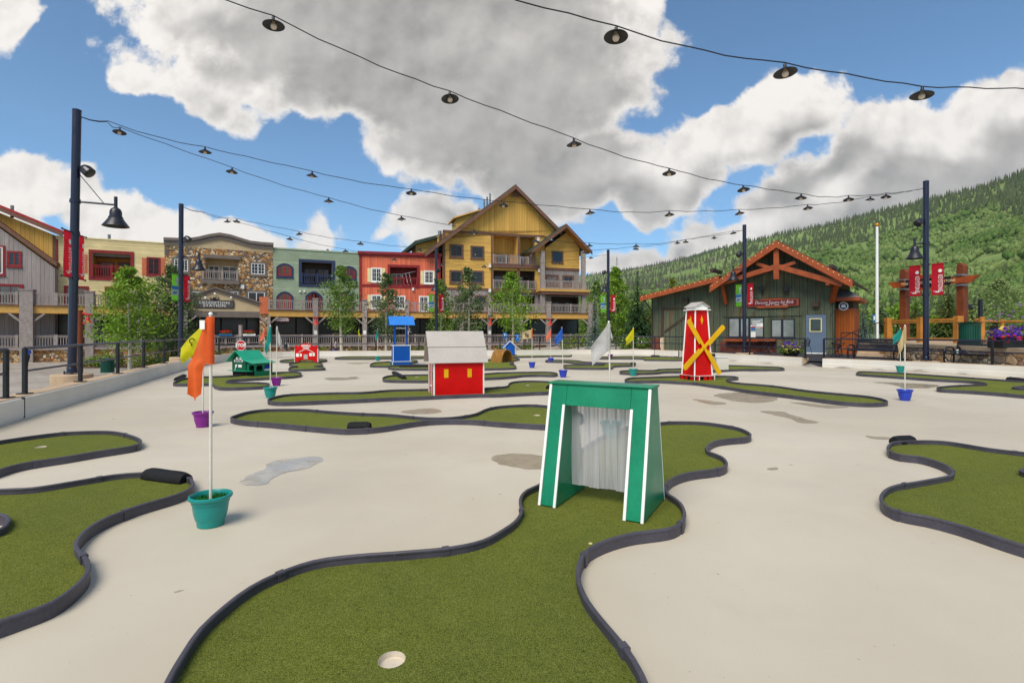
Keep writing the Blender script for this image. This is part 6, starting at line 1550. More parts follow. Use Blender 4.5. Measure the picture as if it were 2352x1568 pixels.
def flowers(px, py, z, rx, ry, rz, zc, label, tub, seed, mix, scale=1.):
    p = G(px, py, z); t_ = thing('flower_tub', label, 'flower planter', p); r2 = random.Random(seed); tub(t_)
    mb = MB(); sprays(mb, (0, 0, zc), rx, ry, rz, int(700*scale), .10, r2); mb.build('leaves', M_leafy, t_)
    for m_, n, off, k, nm in mix:
        mb = MB(); sprays(mb, (off[0], off[1], zc+off[2]), rx*k, ry*k, rz*k, n, .12, r2, .8); mb.build(nm, m_, t_)
    return t_
flowers(1816, 819, .23, .72, .45, .34, .38, 'low flower tub spilling purple and yellow blooms by the railing end', lambda t_: MB().lathe([(.3, 0), (.4, .3), (.42, .32)], 20).build('tub', M_black, t_, smooth=40), 5,
        ((M_pet, 170, (0, 0, .16), .9, 'purple_blossoms'), (M_pety, 110, (-.05, -.1, .06), .8, 'yellow_blossoms')))
# ---- low stone wall with cap
M_fstone = stones('warm wall stone', [(212, 168, 120), (228, 188, 142), (198, 146, 98), (236, 206, 166), (186, 156, 130)], 2.3, (140, 116, 92), .035, .05, 1.6)
sw = thing('stone_wall', 'low sandstone wall with pale cap behind the benches', 'wall'); WP = [Vector(p) for p in ((19.9,29.3,0),(19.05,25.2,0),(17.7,18.7,0),(16.95,15.0,0),(17.5,14.6,0),(24,14.2,0))]
sweep(MB(), WP, [(-.02, .1), (-.02, .80), (-.42, .80), (-.42, .1)]).build('stone_face', M_fstone, sw); sweep(MB(), WP, [(.05, .801), (.05, .95), (-.48, .95), (-.48, .801)]).build('cap', M_conc, sw)
# ---- benches
M_mesh = None
def meshmat():
    m, t, b = new_mat('perforated black metal'); co = t.coords(); mp = t.node('ShaderNodeMapping'); mp.inputs['Rotation'].default_value = (0, 0, 0); t.put(mp.inputs[0], co)
    v = t.node('ShaderNodeTexVoronoi', feature='F1'); v.inputs['Scale'].default_value = 34; v.inputs['Randomness'].default_value = .1; t.put(v.inputs['Vector'], co)
    t.put(b.inputs['Alpha'], t.smooth(v.outputs['Distance'], .30, .36)); b.inputs['Base Color'].default_value = lin((24, 24, 28)); b.inputs['Roughness'].default_value = .4; return m
M_mesh = meshmat()
def bench(A, Bp, label):
    A, Bp = Vector(A), Vector(Bp); d = Bp-A; L = d.length; t_ = thing('park_bench', label, 'bench', (A.x, A.y, .23), math.atan2(d.y, d.x), 'black metal benches by the right wall')
    MB().box(.06, L-.06, .02, .47, .42, .445).build('seat', M_mesh, t_); mb = MB()
    mb.tube([(.04, .0, .42), (L-.04, .0, .42)], .025, 8); mb.tube([(.04, .47, .44), (L-.04, .47, .44)], .02, 8); mb.build('seat_rail', M_black, t_)
    bk = MB(); bk.add([(.1, .50, .5), (L-.1, .50, .5), (L-.1, .60, .88), (.1, .60, .88)], [(0, 1, 2, 3)]); bk.build('backrest', M_mesh, t_)
    mb = MB()
    for x in (.1, L/2, L-.1): mb.tube([(x, .49, .44), (x, .51, .52), (x, .6, .88)], .018, 8)
    for z, y in ((.5, .5), (.62, .53), (.88, .6)): mb.tube([(.1, y, z), (L-.1, y, z)], .02, 8)
    mb.build('back_frame', M_black, t_)
    for x in (.03, L-.03):
        mb = MB(); mb.tube([(x, .02, 0), (x, .0, .36), (x, .0, .52), (x, .05, .62), (x, .15, .66), (x, .38, .66), (x, .47, .62), (x, .5, .5), (x, .47, 0)], .032, 10); mb.build('leg', M_black, t_, smooth=50)
        MB().tube([(x, .05, .5), (x, .12, .42), (x, .3, .40)], .025, 8).build('arm_loop', M_black, t_, smooth=50)
    return t_
pa, pb = G(1959, 826, .23), G(2063, 831, .23)
bench((15.75, 24.55), (16.65, 22.75), 'black mesh bench right of the cabin door, farther from the viewer'); bench((17.0, 20.6), (17.42, 18.65), 'black mesh bench right of the lamp post, in front of the stone wall')
q = Vector((17.05, 20.25)); cup = thing('paper_cup', 'pale paper cup left on the end of the nearer bench', 'cup', (17.22, 20.2, .676)); MB().lathe([(.03, 0), (.042, .12), (.043, .125)], 14).build('cup_body', hue('pale mint paper', (196, 226, 206), rough=.5), cup, smooth=50); MB().lathe([(.0445, .1255), (.043, .14), (.03, .145)], 14).build('cup_lid', M_whitetrim, cup)
# ---- timber portal
pt = thing('timber_portal', 'tall timber entry portal with a black lettered board on its crossbeam', 'portal'); ZL = .93
pl_, pr_ = P(2078, 0, 33.5), P(2210, 0, 30.5); pl_.z = pr_.z = 0; M_or3 = mat('brown orange log timber', (116, 56, 24), rough=.6, var=.25, scale=2, bump=.3, bscale=14)
d = (pr_-pl_).normalized(); yaw = math.atan2(d.y, d.x); L = (pr_-pl_).length; pt.location = (pl_.x, pl_.y, 0); pt.rotation_euler = (0, 0, yaw)
for x in (0, L): MB().box(x-.2, x+.2, -.2, .2, ZL, 5.32).prism([(x-.2, 5.321), (x+.2, 5.321), (x+.02, 5.52), (x-.12, 5.52)], -.18, .18, 'xz').build('post', M_or3, pt, bevel=.02)
mb = MB(); mb.prism([(-.75, 4.55), (-.45, 4.28), (L+.55, 4.28), (L+.95, 4.62), (-.3, 4.75)][:0] or [(-.8, 4.72), (-.5, 4.33), (L+.6, 4.33), (L+1.0, 4.72)], -.201, -.36, 'xz'); mb.build('crossbeam', M_or, pt)
MB().prism([(.9, 4.86), (1.15, 5.0), (L-1.15, 5.0), (L-.9, 4.86), (L-.9, 4.18), (L-1.15, 4.06), (1.15, 4.06), (.9, 4.18)], -.361, -.42, 'xz').build('sign_backing', M_or, pt); MB().box(.35, L-.35, -.4205, -.46, 4.26, 4.76).build('sign_panel', M_black, pt)
text('YOU ARE IN CENTRAL KEYSTONE', .22, M_crshut, pt, (L/2, -.464, 4.51), sx=.9)
for x in (0, L):
    for z in (4.22, 4.8): MB().box(x-.215, x+.215, -.43, .215, z-.05, z+.05).build('steel_band', M_metal, pt)
# ---- yellow post fence on the raised terrace
M_yw = mat('honey stained timber', (178, 118, 46), rough=.6, var=.18, scale=2, bump=.2, bscale=16)
fe = thing('timber_fence', 'honey coloured post and rail fence on the raised terrace', 'fence'); FP = [Vector((P(px, 0, Y).x, Y, 0)) for px, Y in ((2040, 29.5), (2116, 27.6), (2201, 25.8))]
for p in FP: MB().box(p.x-.15, p.x+.15, p.y-.15, p.y+.15, ZL, 2.28).build('post', M_yw, fe, bevel=.02)
for p, q in zip(FP, FP[1:]):
    for z, h in ((2.12, .12), (1.12, .16), (2.0, .06)): MB().bar((p.x+.1, p.y, z), (q.x-.1, q.y, z), .1, h).build('rail', M_yw, fe)
f2 = thing('log_fence', 'yellow log rail fence behind the purple flowers', 'fence'); LP_ = [(2243, 31), (2256, 27.5), (2302, 33), (2440, 30)]
for px, Y in LP_: c0 = P(px, 0, Y); MB().cyl((c0.x, c0.y, ZL), (c0.x, c0.y, 2.3), .12, n=10).build('post', M_yw, f2, smooth=50)
for (i, j) in ((0, 1), (0, 2), (2, 3)):
    a_, b2 = [P(LP_[k][0], 0, LP_[k][1]) for k in (i, j)]
    for z in (2.15, 1.5): MB().cyl((a_.x, a_.y, z), (b2.x, b2.y, z), .075, n=8).build('rail', M_yw, f2, smooth=50)
# ---- stair railing
sr = thing('stair_railing', 'thin black stair railing right of the cabin shed', 'railing'); Z = lambda px, Y: P(px, 0, Y)
pts = [P(1930, 778, 27.5), P(1958, 763, 27.8), P(2012, 742, 29), P(2034, 741, 29.6)]; MB().tube(pts, .025, 6).build('hand_rail', M_black, sr); pts2 = [P(1930, 764, 27.5), P(1972, 778, 26.5)]; MB().tube([P(1932, 764, 27.5), P(1958, 764, 27.8), P(1990, 781, 27)], .025, 6).build('hand_rail', M_black, sr)
for px, py, Y in ((1932, 764, 27.5), (1958, 763, 27.8), (1972, 757, 28.1), (1985, 752, 28.4), (1998, 747.5, 28.7), (2012, 742, 29), (2023, 741.5, 29.3), (2034, 741, 29.6)): a_ = P(px, py, Y); MB().cyl(a_, (a_.x, a_.y, .25 if px < 1960 else .6), .018, n=6).build('baluster', M_black, sr)
stp = thing('stone_steps', 'stone steps up to the raised terrace behind the farther bench', 'steps')
for k in range(4): MB().box(0, 2.6, k*.4, 1.7, .2+.18*k, .2+.18*(k+1)).build('tread', M_conc, stp)
stp.location = (18.0, 27.3, 0); stp.rotation_euler = (0, 0, R(-38))
# ---- bins, lamps, planters
def litter_bin(px, py, z, label, m_, sc=1., rim=True):
    p = G(px, py, z); t_ = thing('litter_bin', label, 'bin', p); mb = MB(); n = 30
    for k in range(n): a = 2*math.pi*k/n; mb.bar((.38*math.cos(a)*sc, .38*math.sin(a)*sc, .05), (.38*math.cos(a)*sc, .38*math.sin(a)*sc, .85*sc), .05*sc, .014, (math.cos(a), math.sin(a), 0))
    mb.build('slatted_side', m_, t_); MB().lathe([(.35*sc, .02), (.35*sc, .86*sc)], 24).build('liner', M_dark if m_ is M_black else m_, t_); MB().lathe([(.385*sc, .84*sc), (.40*sc, .93*sc), (.50*sc, 1.0*sc), (.46*sc, .995*sc), (.36*sc, .93*sc)], 30, caps=(False, False)).build('flared_rim', m_, t_, smooth=40); MB().lathe([(.40*sc, .02), (.40*sc, .07)], 30, caps=(False, False)).build('base_ring', m_, t_, smooth=40)
    return t_
litter_bin(2227, 790.6, .94, 'dark green slatted litter bin beside the honey coloured fence', mat('bin green', (10, 74, 58), rough=.45, var=.1)); lb = litter_bin(2290, 780, .94, 'black slatted bin with domed hood behind the purple flowers', M_black); MB().ball((0, 0, 1.25), (.36, .36, .16), 16, 8).cyl((.25, 0, .9), (.25, 0, 1.2), .02, n=6).cyl((-.25, 0, .9), (-.25, 0, 1.2), .02, n=6).build('domed_hood', M_black, lb, smooth=50)
litter_bin(247, 856, -.75, 'dark green bin by the stone footing at the left', bpy.data.materials['bin green'], .8)
flowers(2335, 799, .935, 1.1, .5, .30, .44, 'big planter overflowing with purple and red petunias at the right edge', lambda t_: MB().box(-.75, .75, -.3, .3, 0, .36).build('trough', M_black, t_), 9,
        ((M_pet, 620, (0, -.1, .05), 1.04, 'purple_blossoms'), (M_petr, 110, (-.35, -.2, -.08), .7, 'red_blossoms'), (M_pety, 30, (-.35, 0, .26), .3, 'yellow_blossoms')), .8)
vb = P(2310, 705, 18.5); vt = thing('verbena', 'thin stalks with lilac flower heads above the purple planter', 'flowers', (vb.x, vb.y, .94)); mb, mh = MB(), MB(); r2 = random.Random(4); M_lil = leaf_mat('lilac heads', (150, 90, 190), .2, trans=.1)
for k in range(16):
    x, z = r2.uniform(-.7, .9), r2.uniform(.9, 1.6); mb.tube([(x*.4, 0, .3), (x*.8, 0, z*.7), (x, r2.uniform(-.2, .2), z)], .006, 4); sprays(mh, (x, 0, z), .06, .06, .03, 14, .04, r2)
mb.build('stalks', M_leafy, vt); mh.build('flower_heads', M_lil, vt)
fp = P(2014.5, 0, 45); fl_ = thing('flag_pole', 'tall bare white flagpole with a gold ball behind the cabin', 'flagpole', (fp.x, fp.y, 0)); MB().tube([(0, 0, .9), (0, 0, 10.55)], [.13, .1], 14).build('pole', M_whitetrim, fl_, smooth=50); MB().ball((0, 0, 10.72), .15, 12, 8).build('gold_ball', mat('gilt', (214, 140, 30), rough=.35, metal=.6), fl_, smooth=60)
lp = P(2252, 0, 40); l2 = thing('path_lamp', 'short black path lamp with a flat hood behind the fence', 'lamp', (lp.x, lp.y, 0)); MB().tube([(0, 0, .9), (0, 0, 4.0)], .15, 12).build('post', M_black, l2, smooth=50); MB().lathe([(.02, 3.55), (.42, 3.3), (.4, 3.28), (.05, 3.45)], 20, (-.9, 0, 0)).tube([(0, 0, 3.5), (-.9, 0, 3.56)], .04, 8).build('hood', M_black, l2)
bs = P(2008, 0, 48); b3 = thing('blue_sign', 'small blue notice sign by the flagpole', 'sign', (bs.x, bs.y, 0)); MB().tube([(0, .03, .9), (0, .03, 2.6)], .04, 8).build('post', M_metal, b3); MB().box(-.14, .14, -.02, 0, 2.45, 3.1).build('sign_face', mat('sign blue', (30, 120, 200), rough=.4), b3); MB().box(-.07, .07, -.024, -.0205, 2.6, 2.95).build('sign_figure', M_whitetrim, b3)
M_bsign = bpy.data.materials['sign blue']
for px, py, Y, lb_ in ((1159.5, 771, 44, 'small blue accessible parking sign behind the blue kennel, the left one'), (1189, 775, 43, 'small tilted blue accessible parking sign behind the blue kennel, the right one')):
    p = P(px, py, Y); t_ = thing('parking_sign', lb_, 'sign', (p.x, p.y, 0), 0, 'blue parking signs'); MB().tube([(0, .02, -.6), (0, .02, p.z)], .03, 8).build('post', M_metal, t_); MB().box(-.15, .15, -.01, .01, p.z-.25, p.z+.25).build('sign_face', M_bsign, t_); MB().lathe([(.07, p.z-.08), (.09, p.z-.08)], 12, (0, -.015, 0)).box(-.03, .03, -.016, -.011, p.z-.02, p.z+.16).build('sign_figure', M_whitetrim, t_)
# planters with red flowers on the porch rail
for k, (px, lb_) in enumerate(((518, 'red flower box on the porch railing, left of the timber post'), (572, 'red flower box on the porch railing, right of the timber post'))):
    fa = Fac(378, 53.9, 626, 58.8); s_, z_ = fa.at(px, 769, 3.2); p = fa.world(s_, 3.2, z_); t_ = thing('flower_box', lb_, 'flower box', p, fa.a, 'red flower boxes on the porch railing'); MB().box(-.6, .6, -.15, .15, -.1, .12).build('box', M_whitetrim if k else M_bblue, t_); r2 = random.Random(20+k); mb = MB(); sprays(mb, (0, 0, .22), .65, .25, .22, 160, .14, r2); mb.build('leaves', M_leafy, t_); mb = MB(); sprays(mb, (0, 0, .32), .65, .25, .22, 200, .15, r2); mb.build('red_blossoms', M_petr, t_)
p = P(553, 0, 50); t_ = thing('timber_post', 'weathered timber post in front of the entrance porch', 'post', (p.x, p.y, 0)); MB().box(-.14, .14, -.14, .14, -1, 2.15).build('post', M_greywood, t_, bevel=.02); MB().box(-.16, .16, -.16, .16, 2.151, 2.2).build('post_top', M_brown, t_)
p = P(183, 0, 30); t_ = thing('timber_post', 'tall brown timber post behind the nearest left lamp post', 'post', (p.x, p.y, 0)); MB().tube([(0, 0, -1), (0, 0, 2.75)], .16, 12).build('post', M_or3, t_, smooth=50); MB().bar((0, 0, 2.0), (.35, 0, 2.0), .06, .06).build('cross_arm', M_lant, t_); MB().bar((0, 0, 2.6), (.6, 0, 2.5), .08, .08).build('cross_arm', M_lant, t_)
# ================================================================ HILLS, FOREST, TREES, PEOPLE
RIDGE = [(1000,650),(1200,646),(1345,634),(1434,622),(1524,606),(1600,588),(1707,558),(1778,541),(1891,520),(2053,481),(2127,463),(2237,438),(2352,401),(2600,340),(2900,300),(3400,290),(4200,330)]
def interp(tab, x):
    if x <= tab[0][0]: return tab[0][1]
    for (a, ya), (b2, yb2) in zip(tab, tab[1:]):
        if x <= b2: return ya+(yb2-ya)*(x-a)/(b2-a)
    return tab[-1][1]
YR = [(1000,2600),(1345,2300),(1700,1700),(2352,1050),(2900,850),(4200,750)]
def hill(px, w):
    yr = interp(RIDGE, px); Yr = interp(YR, px); Y = 165+(Yr-165)*max(w, 0)**1.45; y = 757+(yr-757)*w
    if w < 0: Y = 165+w*260
    p = Vector(((px-CX)/F*Y, Y, EYE+(HY-y)/F*Y))
    k = min(max(w, 0)*4, 1)*min(1, (1.02-w)*6)
    p.z += (noise.noise(Vector((p.x*.006, p.y*.006, 3)))*18+noise.noise(Vector((p.x*.02, p.y*.02, 8)))*5)*k
    return p
hm = MB(); pxs = list(range(900, 4250, 40)); wn = 34; vs = []
for px in pxs:
    for j in range(wn+3):
        w = j/wn
        if j == wn+1: p = hill(px, 1.0); p += Vector((p.x*.12, p.y*.12, -60))
        elif j == wn+2: p = hill(px, 1.0); p += Vector((p.x*.8, p.y*.8, -p.z-20))
        else: p = hill(px, w)
        vs.append(p)
k = wn+3; hm.add(vs, [(i*k+j, (i+1)*k+j, (i+1)*k+j+1, i*k+j+1) for i in range(len(pxs)-1) for j in range(k-1)])
def hillmat():
    m, t, b = new_mat('hillside scrub'); co = t.coords(); n = t.noise(co, .006, 6, .65); f = t.noise(co, .05, 6, .7)
    c = t.mix(t.smooth(n, .35, .65), lin((98, 122, 62)), lin((128, 146, 86))); c = t.mix(t.smooth(f, .55, .72), c, lin((150, 140, 98))); c = t.mix(t.smooth(f, .3, .45, .5, 0), c, lin((70, 90, 48)))
    t.put(b.inputs['Base Color'], c); b.inputs['Roughness'].default_value = .95; b.inputs['Specular IOR Level'].default_value = .1; return m
tag(hm.build('hillside', hillmat(), smooth=80), kind='structure')
# the farther ridge, the blue of haze painted into its spruce colour
fm = MB(); tab = [(1380,628),(1480,612),(1560,596),(1600,584),(1640,571),(1674,569),(1720,574),(1800,560),(1900,600)]; vs = []
n = 60
for i in range(n+1):
    px = 1380+520*i/n; y = interp(tab, px)+2.5*noise.noise(Vector((px*.06, 0, 0)))
    for Y, yy in ((4300, 700), (5200, y+30), (6000, y), (7200, 720)): vs.append(((px-CX)/F*Y, Y, EYE+(HY-yy)/F*Y))
fm.add(vs, [(i*4+j, (i+1)*4+j, (i+1)*4+j+1, i*4+j+1) for i in range(n) for j in range(3)]); tag(fm.build('mountain', mat('haze blue spruce slope', (58, 72, 78), rough=.95, var=.25, scale=.004, spec=.1), smooth=80), kind='structure')
BOUND = [(1000,690),(1345,700),(1450,690),(1560,655),(1640,628),(1760,600),(1900,575),(2000,545),(2100,512),(2200,500),(2352,500),(3000,430)]
def wood_mat(name, a, b2, c2):
    m, t, b = new_mat(name); co = t.coords(); ri = t.node('ShaderNodeNewGeometry').outputs['Random Per Island']
    n = t.noise(co, .012, 5, .65); n2 = t.noise(co, .05, 3, .6)
    c = t.mix(t.smooth(n, .38, .62), lin(a), lin(b2)); c = t.mix(t.smooth(n2, .45, .7, 0, .8), c, lin(c2)); k = t.math('ADD', t.math('MULTIPLY', ri, .36), .82)
    cmb = t.node('ShaderNodeCombineXYZ')
    for i in range(3): t.put(cmb.inputs[i], k)
    t.put(b.inputs['Base Color'], t.mix(1., c, cmb.outputs[0], 'MULTIPLY')); b.inputs['Roughness'].default_value = .9; b.inputs['Specular IOR Level'].default_value = .1; return m
M_con = leaf_mat('dark spruce', (66, 82, 44), .26, (84, 92, 54), trans=0); M_dead = leaf_mat('grey dead pine', (104, 92, 88), .3, (84, 82, 66), trans=0); M_asp = wood_mat('hillside aspen', (82, 108, 50), (120, 138, 80), (100, 112, 60))
r3 = random.Random(11); con, dead, asp = MB(), MB(), MB()
def cone_tree(mb, p, h, r, n=5):
    a0 = r3.random()*6; vs = []
    for (zz, rr) in ((.08, 1.), (.42, .62)):
        base = [(p.x+r*rr*math.cos(a0+2*math.pi*i/n)*r3.uniform(.75, 1.2), p.y+r*rr*math.sin(a0+2*math.pi*i/n), p.z+h*zz*r3.uniform(.9, 1.1)) for i in range(n)]
        tip = (p.x, p.y, p.z+h*(.62 if zz < .2 else 1.))
        mb.add(base+[tip], [(i, (i+1) % n, n) for i in range(n)])
def puff(mb, p, h, r):
    """a rounded aspen crown: a lumpy ball, sometimes with a second lobe"""
    for q in range(1 if r3.random() < .55 else 2):
        c = p+Vector((r3.uniform(-.5, .5)*r*q, r3.uniform(-.5, .5)*r*q, h*r3.uniform(.5, .62)-q*h*.12)); k = (1-.3*q)
        rx, rz = r*k*r3.uniform(.8, 1.15), h*.45*k*r3.uniform(.8, 1.15); n, m = 5, 3; a0 = r3.random()*6; vs = []
        for i in range(m+1):
            th = math.pi*i/m
            for j in range(n):
                ph = a0+2*math.pi*j/n+.5*(i % 2); q_ = r3.uniform(.72, 1.22); vs.append((c.x+rx*q_*math.sin(th)*math.cos(ph), c.y+rx*q_*math.sin(th)*math.sin(ph), c.z-rz*q_*math.cos(th)))
        mb.add(vs, [(i*n+j, i*n+(j+1) % n, (i+1)*n+(j+1) % n, (i+1)*n+j) for i in range(m) for j in range(n)])
for i in range(27000):
    px = r3.uniform(1250, 2700); w = r3.uniform(.02, 1.0)
    yr = interp(RIDGE, px); y = 757+(yr-757)*w; bd = interp(BOUND, px)+16*noise.noise(Vector((px*.012, y*.03, 5)))+r3.gauss(0, 5)
    p = hill(px, w); p.z -= .5
    clear = noise.noise(Vector((px*.009, y*.022, 21)))+.35*noise.noise(Vector((px*.04, y*.07, 2)))
    if y < bd:
        if r3.random() < .42: continue
        if px < 1760 and noise.noise(Vector((px*.01, y*.025, 40)))+.12*(1700-px)/300 > .0 and r3.random() < .6: cone_tree(dead, p, r3.uniform(10, 16), r3.uniform(1.4, 2.2), 4)
        else: cone_tree(con, p, r3.uniform(11, 19), r3.uniform(2.2, 3.4))
    else:
        if clear > .22 or ((px-2112)/46)**2+((y-592)/17)**2 < 1 or ((px-2330)/70)**2+((y-690)/14)**2 < 1 or ((px-1960)/40)**2+((y-640)/9)**2 < 1: continue
        if r3.random() < .06: cone_tree(con, p, r3.uniform(8, 13), r3.uniform(1.6, 2.4))
        else:
            s = r3.uniform(.75, 1.25)*(.6+.4*min(1, w*2.2)); puff(asp, p, 8.6*s, 2.75*s)
# ridge line fringe
for i in range(520):
    px = 1250+i*2.8+r3.uniform(-2, 2); p = hill(px, r3.uniform(.985, 1.0)); p.z -= 1; cone_tree(con if px > 1560 else dead, p, r3.uniform(9, 20), r3.uniform(1.6, 2.8))
for mb, m_, nm, lb in ((con, M_con, 'conifer_forest', 'dark conifer forest along the top of the hillside'), (dead, M_dead, 'dead_pine_forest', 'grey dead pines on the hillside behind the cabin roof'), (asp, M_asp, 'aspen_forest', 'light green aspen woods covering the lower hillside')):
    o = mb.build(nm, m_, smooth=75 if nm[0] == 'a' else None); tag(o, lb, 'forest', kind='stuff')

# ---- single trees
M_bark = mat('pale aspen bark', (196, 188, 168), rough=.85, var=.2, scale=6, bump=.3, bscale=30); M_bark2 = mat('brown bark', (86, 66, 50), rough=.9, var=.25, scale=8, bump=.5, bscale=30)
LEAF = {'bright': leaf_mat('bright aspen leaves', (108, 142, 40), .35, (130, 160, 58)), 'mid': leaf_mat('aspen leaves', (92, 122, 46), .35, (114, 142, 62)), 'dark': leaf_mat('dark willow leaves', (84, 104, 62), .35, (104, 120, 78)), 'pale': leaf_mat('pale poplar leaves', (116, 138, 78), .3, (146, 158, 104)), 'yellow': leaf_mat('yellow green leaves', (140, 142, 44), .3, (120, 136, 50)), 'olive': leaf_mat('olive scrub leaves', (88, 98, 42), .35, (104, 110, 52))}
NEED = {'dark': leaf_mat('spruce needles', (40, 66, 34), .35, (58, 82, 44), trans=.08), 'blue': leaf_mat('blue spruce needles', (92, 112, 100), .3, (112, 128, 118), trans=.08), 'brown': leaf_mat('pine needles', (62, 80, 32), .35, (86, 92, 42), trans=.08)}
def leafy_tree(px, ytop, Y, z0, width, key, label, seed, crown0=.22, n=2600, ls=.17, bark=None, group=None, lean=0.):
    r = random.Random(seed); h = EYE+(HY-ytop)/F*Y-z0; R0 = width/F*Y/2; x = (px-CX)/F*Y
    t_ = thing('deciduous_tree', label, 'tree', (x, Y, z0), 0, group)
    tk = MB(); rt = .035+.011*h; kn = [(lean*k*h+.12*math.sin(k*5+seed)*k, .1*math.cos(k*4+seed)*k, h*k) for k in (0, .15, .3, .45, .6, .75, .92)]
    tk.tube(kn, [rt*1.15, rt, rt*.85, rt*.7, rt*.52, rt*.35, rt*.12], 9)
    tips = []
    for b_i in range(26):
        u = crown0+(.95-crown0)*(b_i+r.random())/26; base = Vector(kn[0]).lerp(Vector(kn[-1]), u/.92*.98) if False else None
        q = min(u/.15, 5.999); i0_ = int(q); base = Vector(kn[i0_]).lerp(Vector(kn[i0_+1]), q-i0_)
        prof = math.sin(math.pi*min(1, (u-crown0+.10)/(1.02-crown0))**.72)**.8; a = b_i*2.4+r.random(); ln = R0*max(prof, .16)*r.uniform(.72, 1.12)
        tip = base+Vector((math.cos(a)*ln, math.sin(a)*ln, ln*r.uniform(.12, .55))); mid = base.lerp(tip, .5)+Vector((0, 0, -.06*ln))
        tk.tube([base, mid, tip], [rt*.34*(1-u*.6), rt*.2*(1-u*.6), .006], 5); tips.append((base, tip, ln))
    tk.build('trunk', bark or M_bark, t_, smooth=60)
    cr = MB(); per = max(6, n//(26*7))
    for base, tip, ln in tips:
        for c_i in range(7):
            q = .28+.78*(c_i+r.random()*.7)/7; c = base.lerp(tip, q)+Vector((r.gauss(0, .16), r.gauss(0, .16), r.gauss(0, .14)))*max(ln, .5)
            sp_ = (.13+.16*r.random())*max(ln, .55)
            for l in range(per):
                p = c+Vector((r.gauss(0, sp_), r.gauss(0, sp_), r.gauss(0, sp_*.8)))
                if r.random() < .06: continue
                n_ = Vector((r.uniform(-1, 1), r.uniform(-1, 1), r.uniform(-.2, 1.3))).normalized(); a = n_.orthogonal().normalized(); bb = n_.cross(a); th = r.random()*6; a2 = a*math.cos(th)+bb*math.sin(th); b2 = n_.cross(a2); s = ls*r.uniform(.6, 1.25)
                cr.add([p-a2*s*.55, p+b2*s*.36, p+a2*s*.65, p-b2*s*.36], [(0, 1, 2, 3)])
    cr.build('crown', LEAF[key], t_)
    return t_
def conifer(px, ytop, Y, z0, width, key, label, seed, n_t=24, group=None):
    r = random.Random(seed); h = EYE+(HY-ytop)/F*Y-z0; R0 = width/F*Y/2; t_ = thing('conifer_tree', label, 'tree', ((px-CX)/F*Y, Y, z0), 0, group)
    MB().tube([(0, 0, 0), (0, 0, h*.5), (0, 0, h*.98)], [.03*h**.8, .018*h**.8, .01], 8).build('trunk', M_bark2, t_, smooth=60)
    cr = MB()
    for k in range(n_t):
        u = (k+.4*r.random())/n_t; z = h*(.05+.94*u); rad = R0*(1-u)**.85*r.uniform(.82, 1.1)+.05; nb = max(6, int(15*(1-u)+5))
        for b_i in range(nb):
            a = 2*math.pi*(b_i+r.random()*.8)/nb+k; ln = rad*r.uniform(.7, 1.12); d = Vector((math.cos(a), math.sin(a), 0)); sd = Vector((-d.y, d.x, 0)); dr = ln*r.uniform(.22, .42)
            m = 5
            for s_i in range(m):
                q0, q1 = s_i/m, (s_i+1)/m; wd = ln*.20*(1.05-q0*.7)
                c0 = d*ln*q0+Vector((0, 0, z-dr*q0*q0+.04*ln)); c1 = d*ln*q1+Vector((0, 0, z-dr*q1*q1+.04*ln))
                for sgn in (-1, 1):
                    e = c0.lerp(c1, .8)+sd*sgn*wd*r.uniform(.8, 1.3)+Vector((0, 0, -.10*ln*r.random())); cr.add([c0, c1, e], [(0, 1, 2)])
                if r.random() < .7: e = c0.lerp(c1, .6)+Vector((0, 0, .12*ln*r.random()+.03)); cr.add([c0, c1, e], [(0, 1, 2)])
    for s_i in range(5): a = s_i*1.3; cr.add([(.05*math.cos(a), .05*math.sin(a), h*.95), (-.04*math.sin(a), .04*math.cos(a), h*.95), (0, 0, h*1.01)], [(0, 1, 2)])
    cr.build('crown', NEED[key], t_); return t_
leafy_tree(298, 606, 36, -1.1, 136, 'bright', 'bright green aspen standing in front of the cream house', 1, .2, 8200, .17)
leafy_tree(396, 600, 40, -1.1, 110, 'dark', 'dark grey green tree left of the entrance porch', 2, .08, 8200, .17, M_bark2)
leafy_tree(785, 600, 47, -.9, 92, 'mid', 'slim aspen in front of the sage green house', 3, .26, 3600, .20, lean=-.02)
leafy_tree(887, 618, 49, -.8, 74, 'dark', 'olive green tree in front of the salmon red house', 4, .2, 3000, .2)
leafy_tree(1012, 634, 50, -.7, 66, 'mid', 'small tree behind the lamp post, left edge of the ochre gable house', 5, .2, 2600, .2)
leafy_tree(1076, 604, 50, -.7, 80, 'dark', 'tall dark tree before the ochre gable house windows', 6, .16, 3600, .21)
leafy_tree(1178, 616, 50, -.6, 100, 'bright', 'bright spreading aspen in front of the stacked balconies', 7, .25, 3800, .21)
leafy_tree(1415, 606, 47, -.2, 76, 'bright', 'tall narrow poplar right of the end wall lamp post', 8, .08, 6400, .21)
conifer(1417, 588, 62, -.2, 76, 'brown', 'pointed spruce rising behind the narrow poplar', 9, 32)
conifer(1464, 620, 43, -.1, 86, 'dark', 'dark layered spruce beside the cabin', 10, 36)
conifer(1366, 672, 46, -.3, 54, 'blue', 'pale blue spruce at the right corner of the gable house', 11, 20)
leafy_tree(1546, 632, 75, 0, 62, 'yellow', 'yellow green aspen showing above the cabin lean-to roof', 12, .15, 2200, .3)
leafy_tree(1372, 640, 84, 0, 70, 'mid', 'round tree behind the gable house right corner', 13, .1, 2200, .34)
conifer(1440, 660, 52, 0, 62, 'dark', 'shorter spruce between the poplar and the dark spruce', 14, 18)
conifer(1982, 693, 44, .9, 40, 'blue', 'small pale spruce between the shed and the flagpole', 15, 18)
conifer(2178, 638, 46, .9, 82, 'brown', 'full green pine standing inside the timber portal', 16, 26)
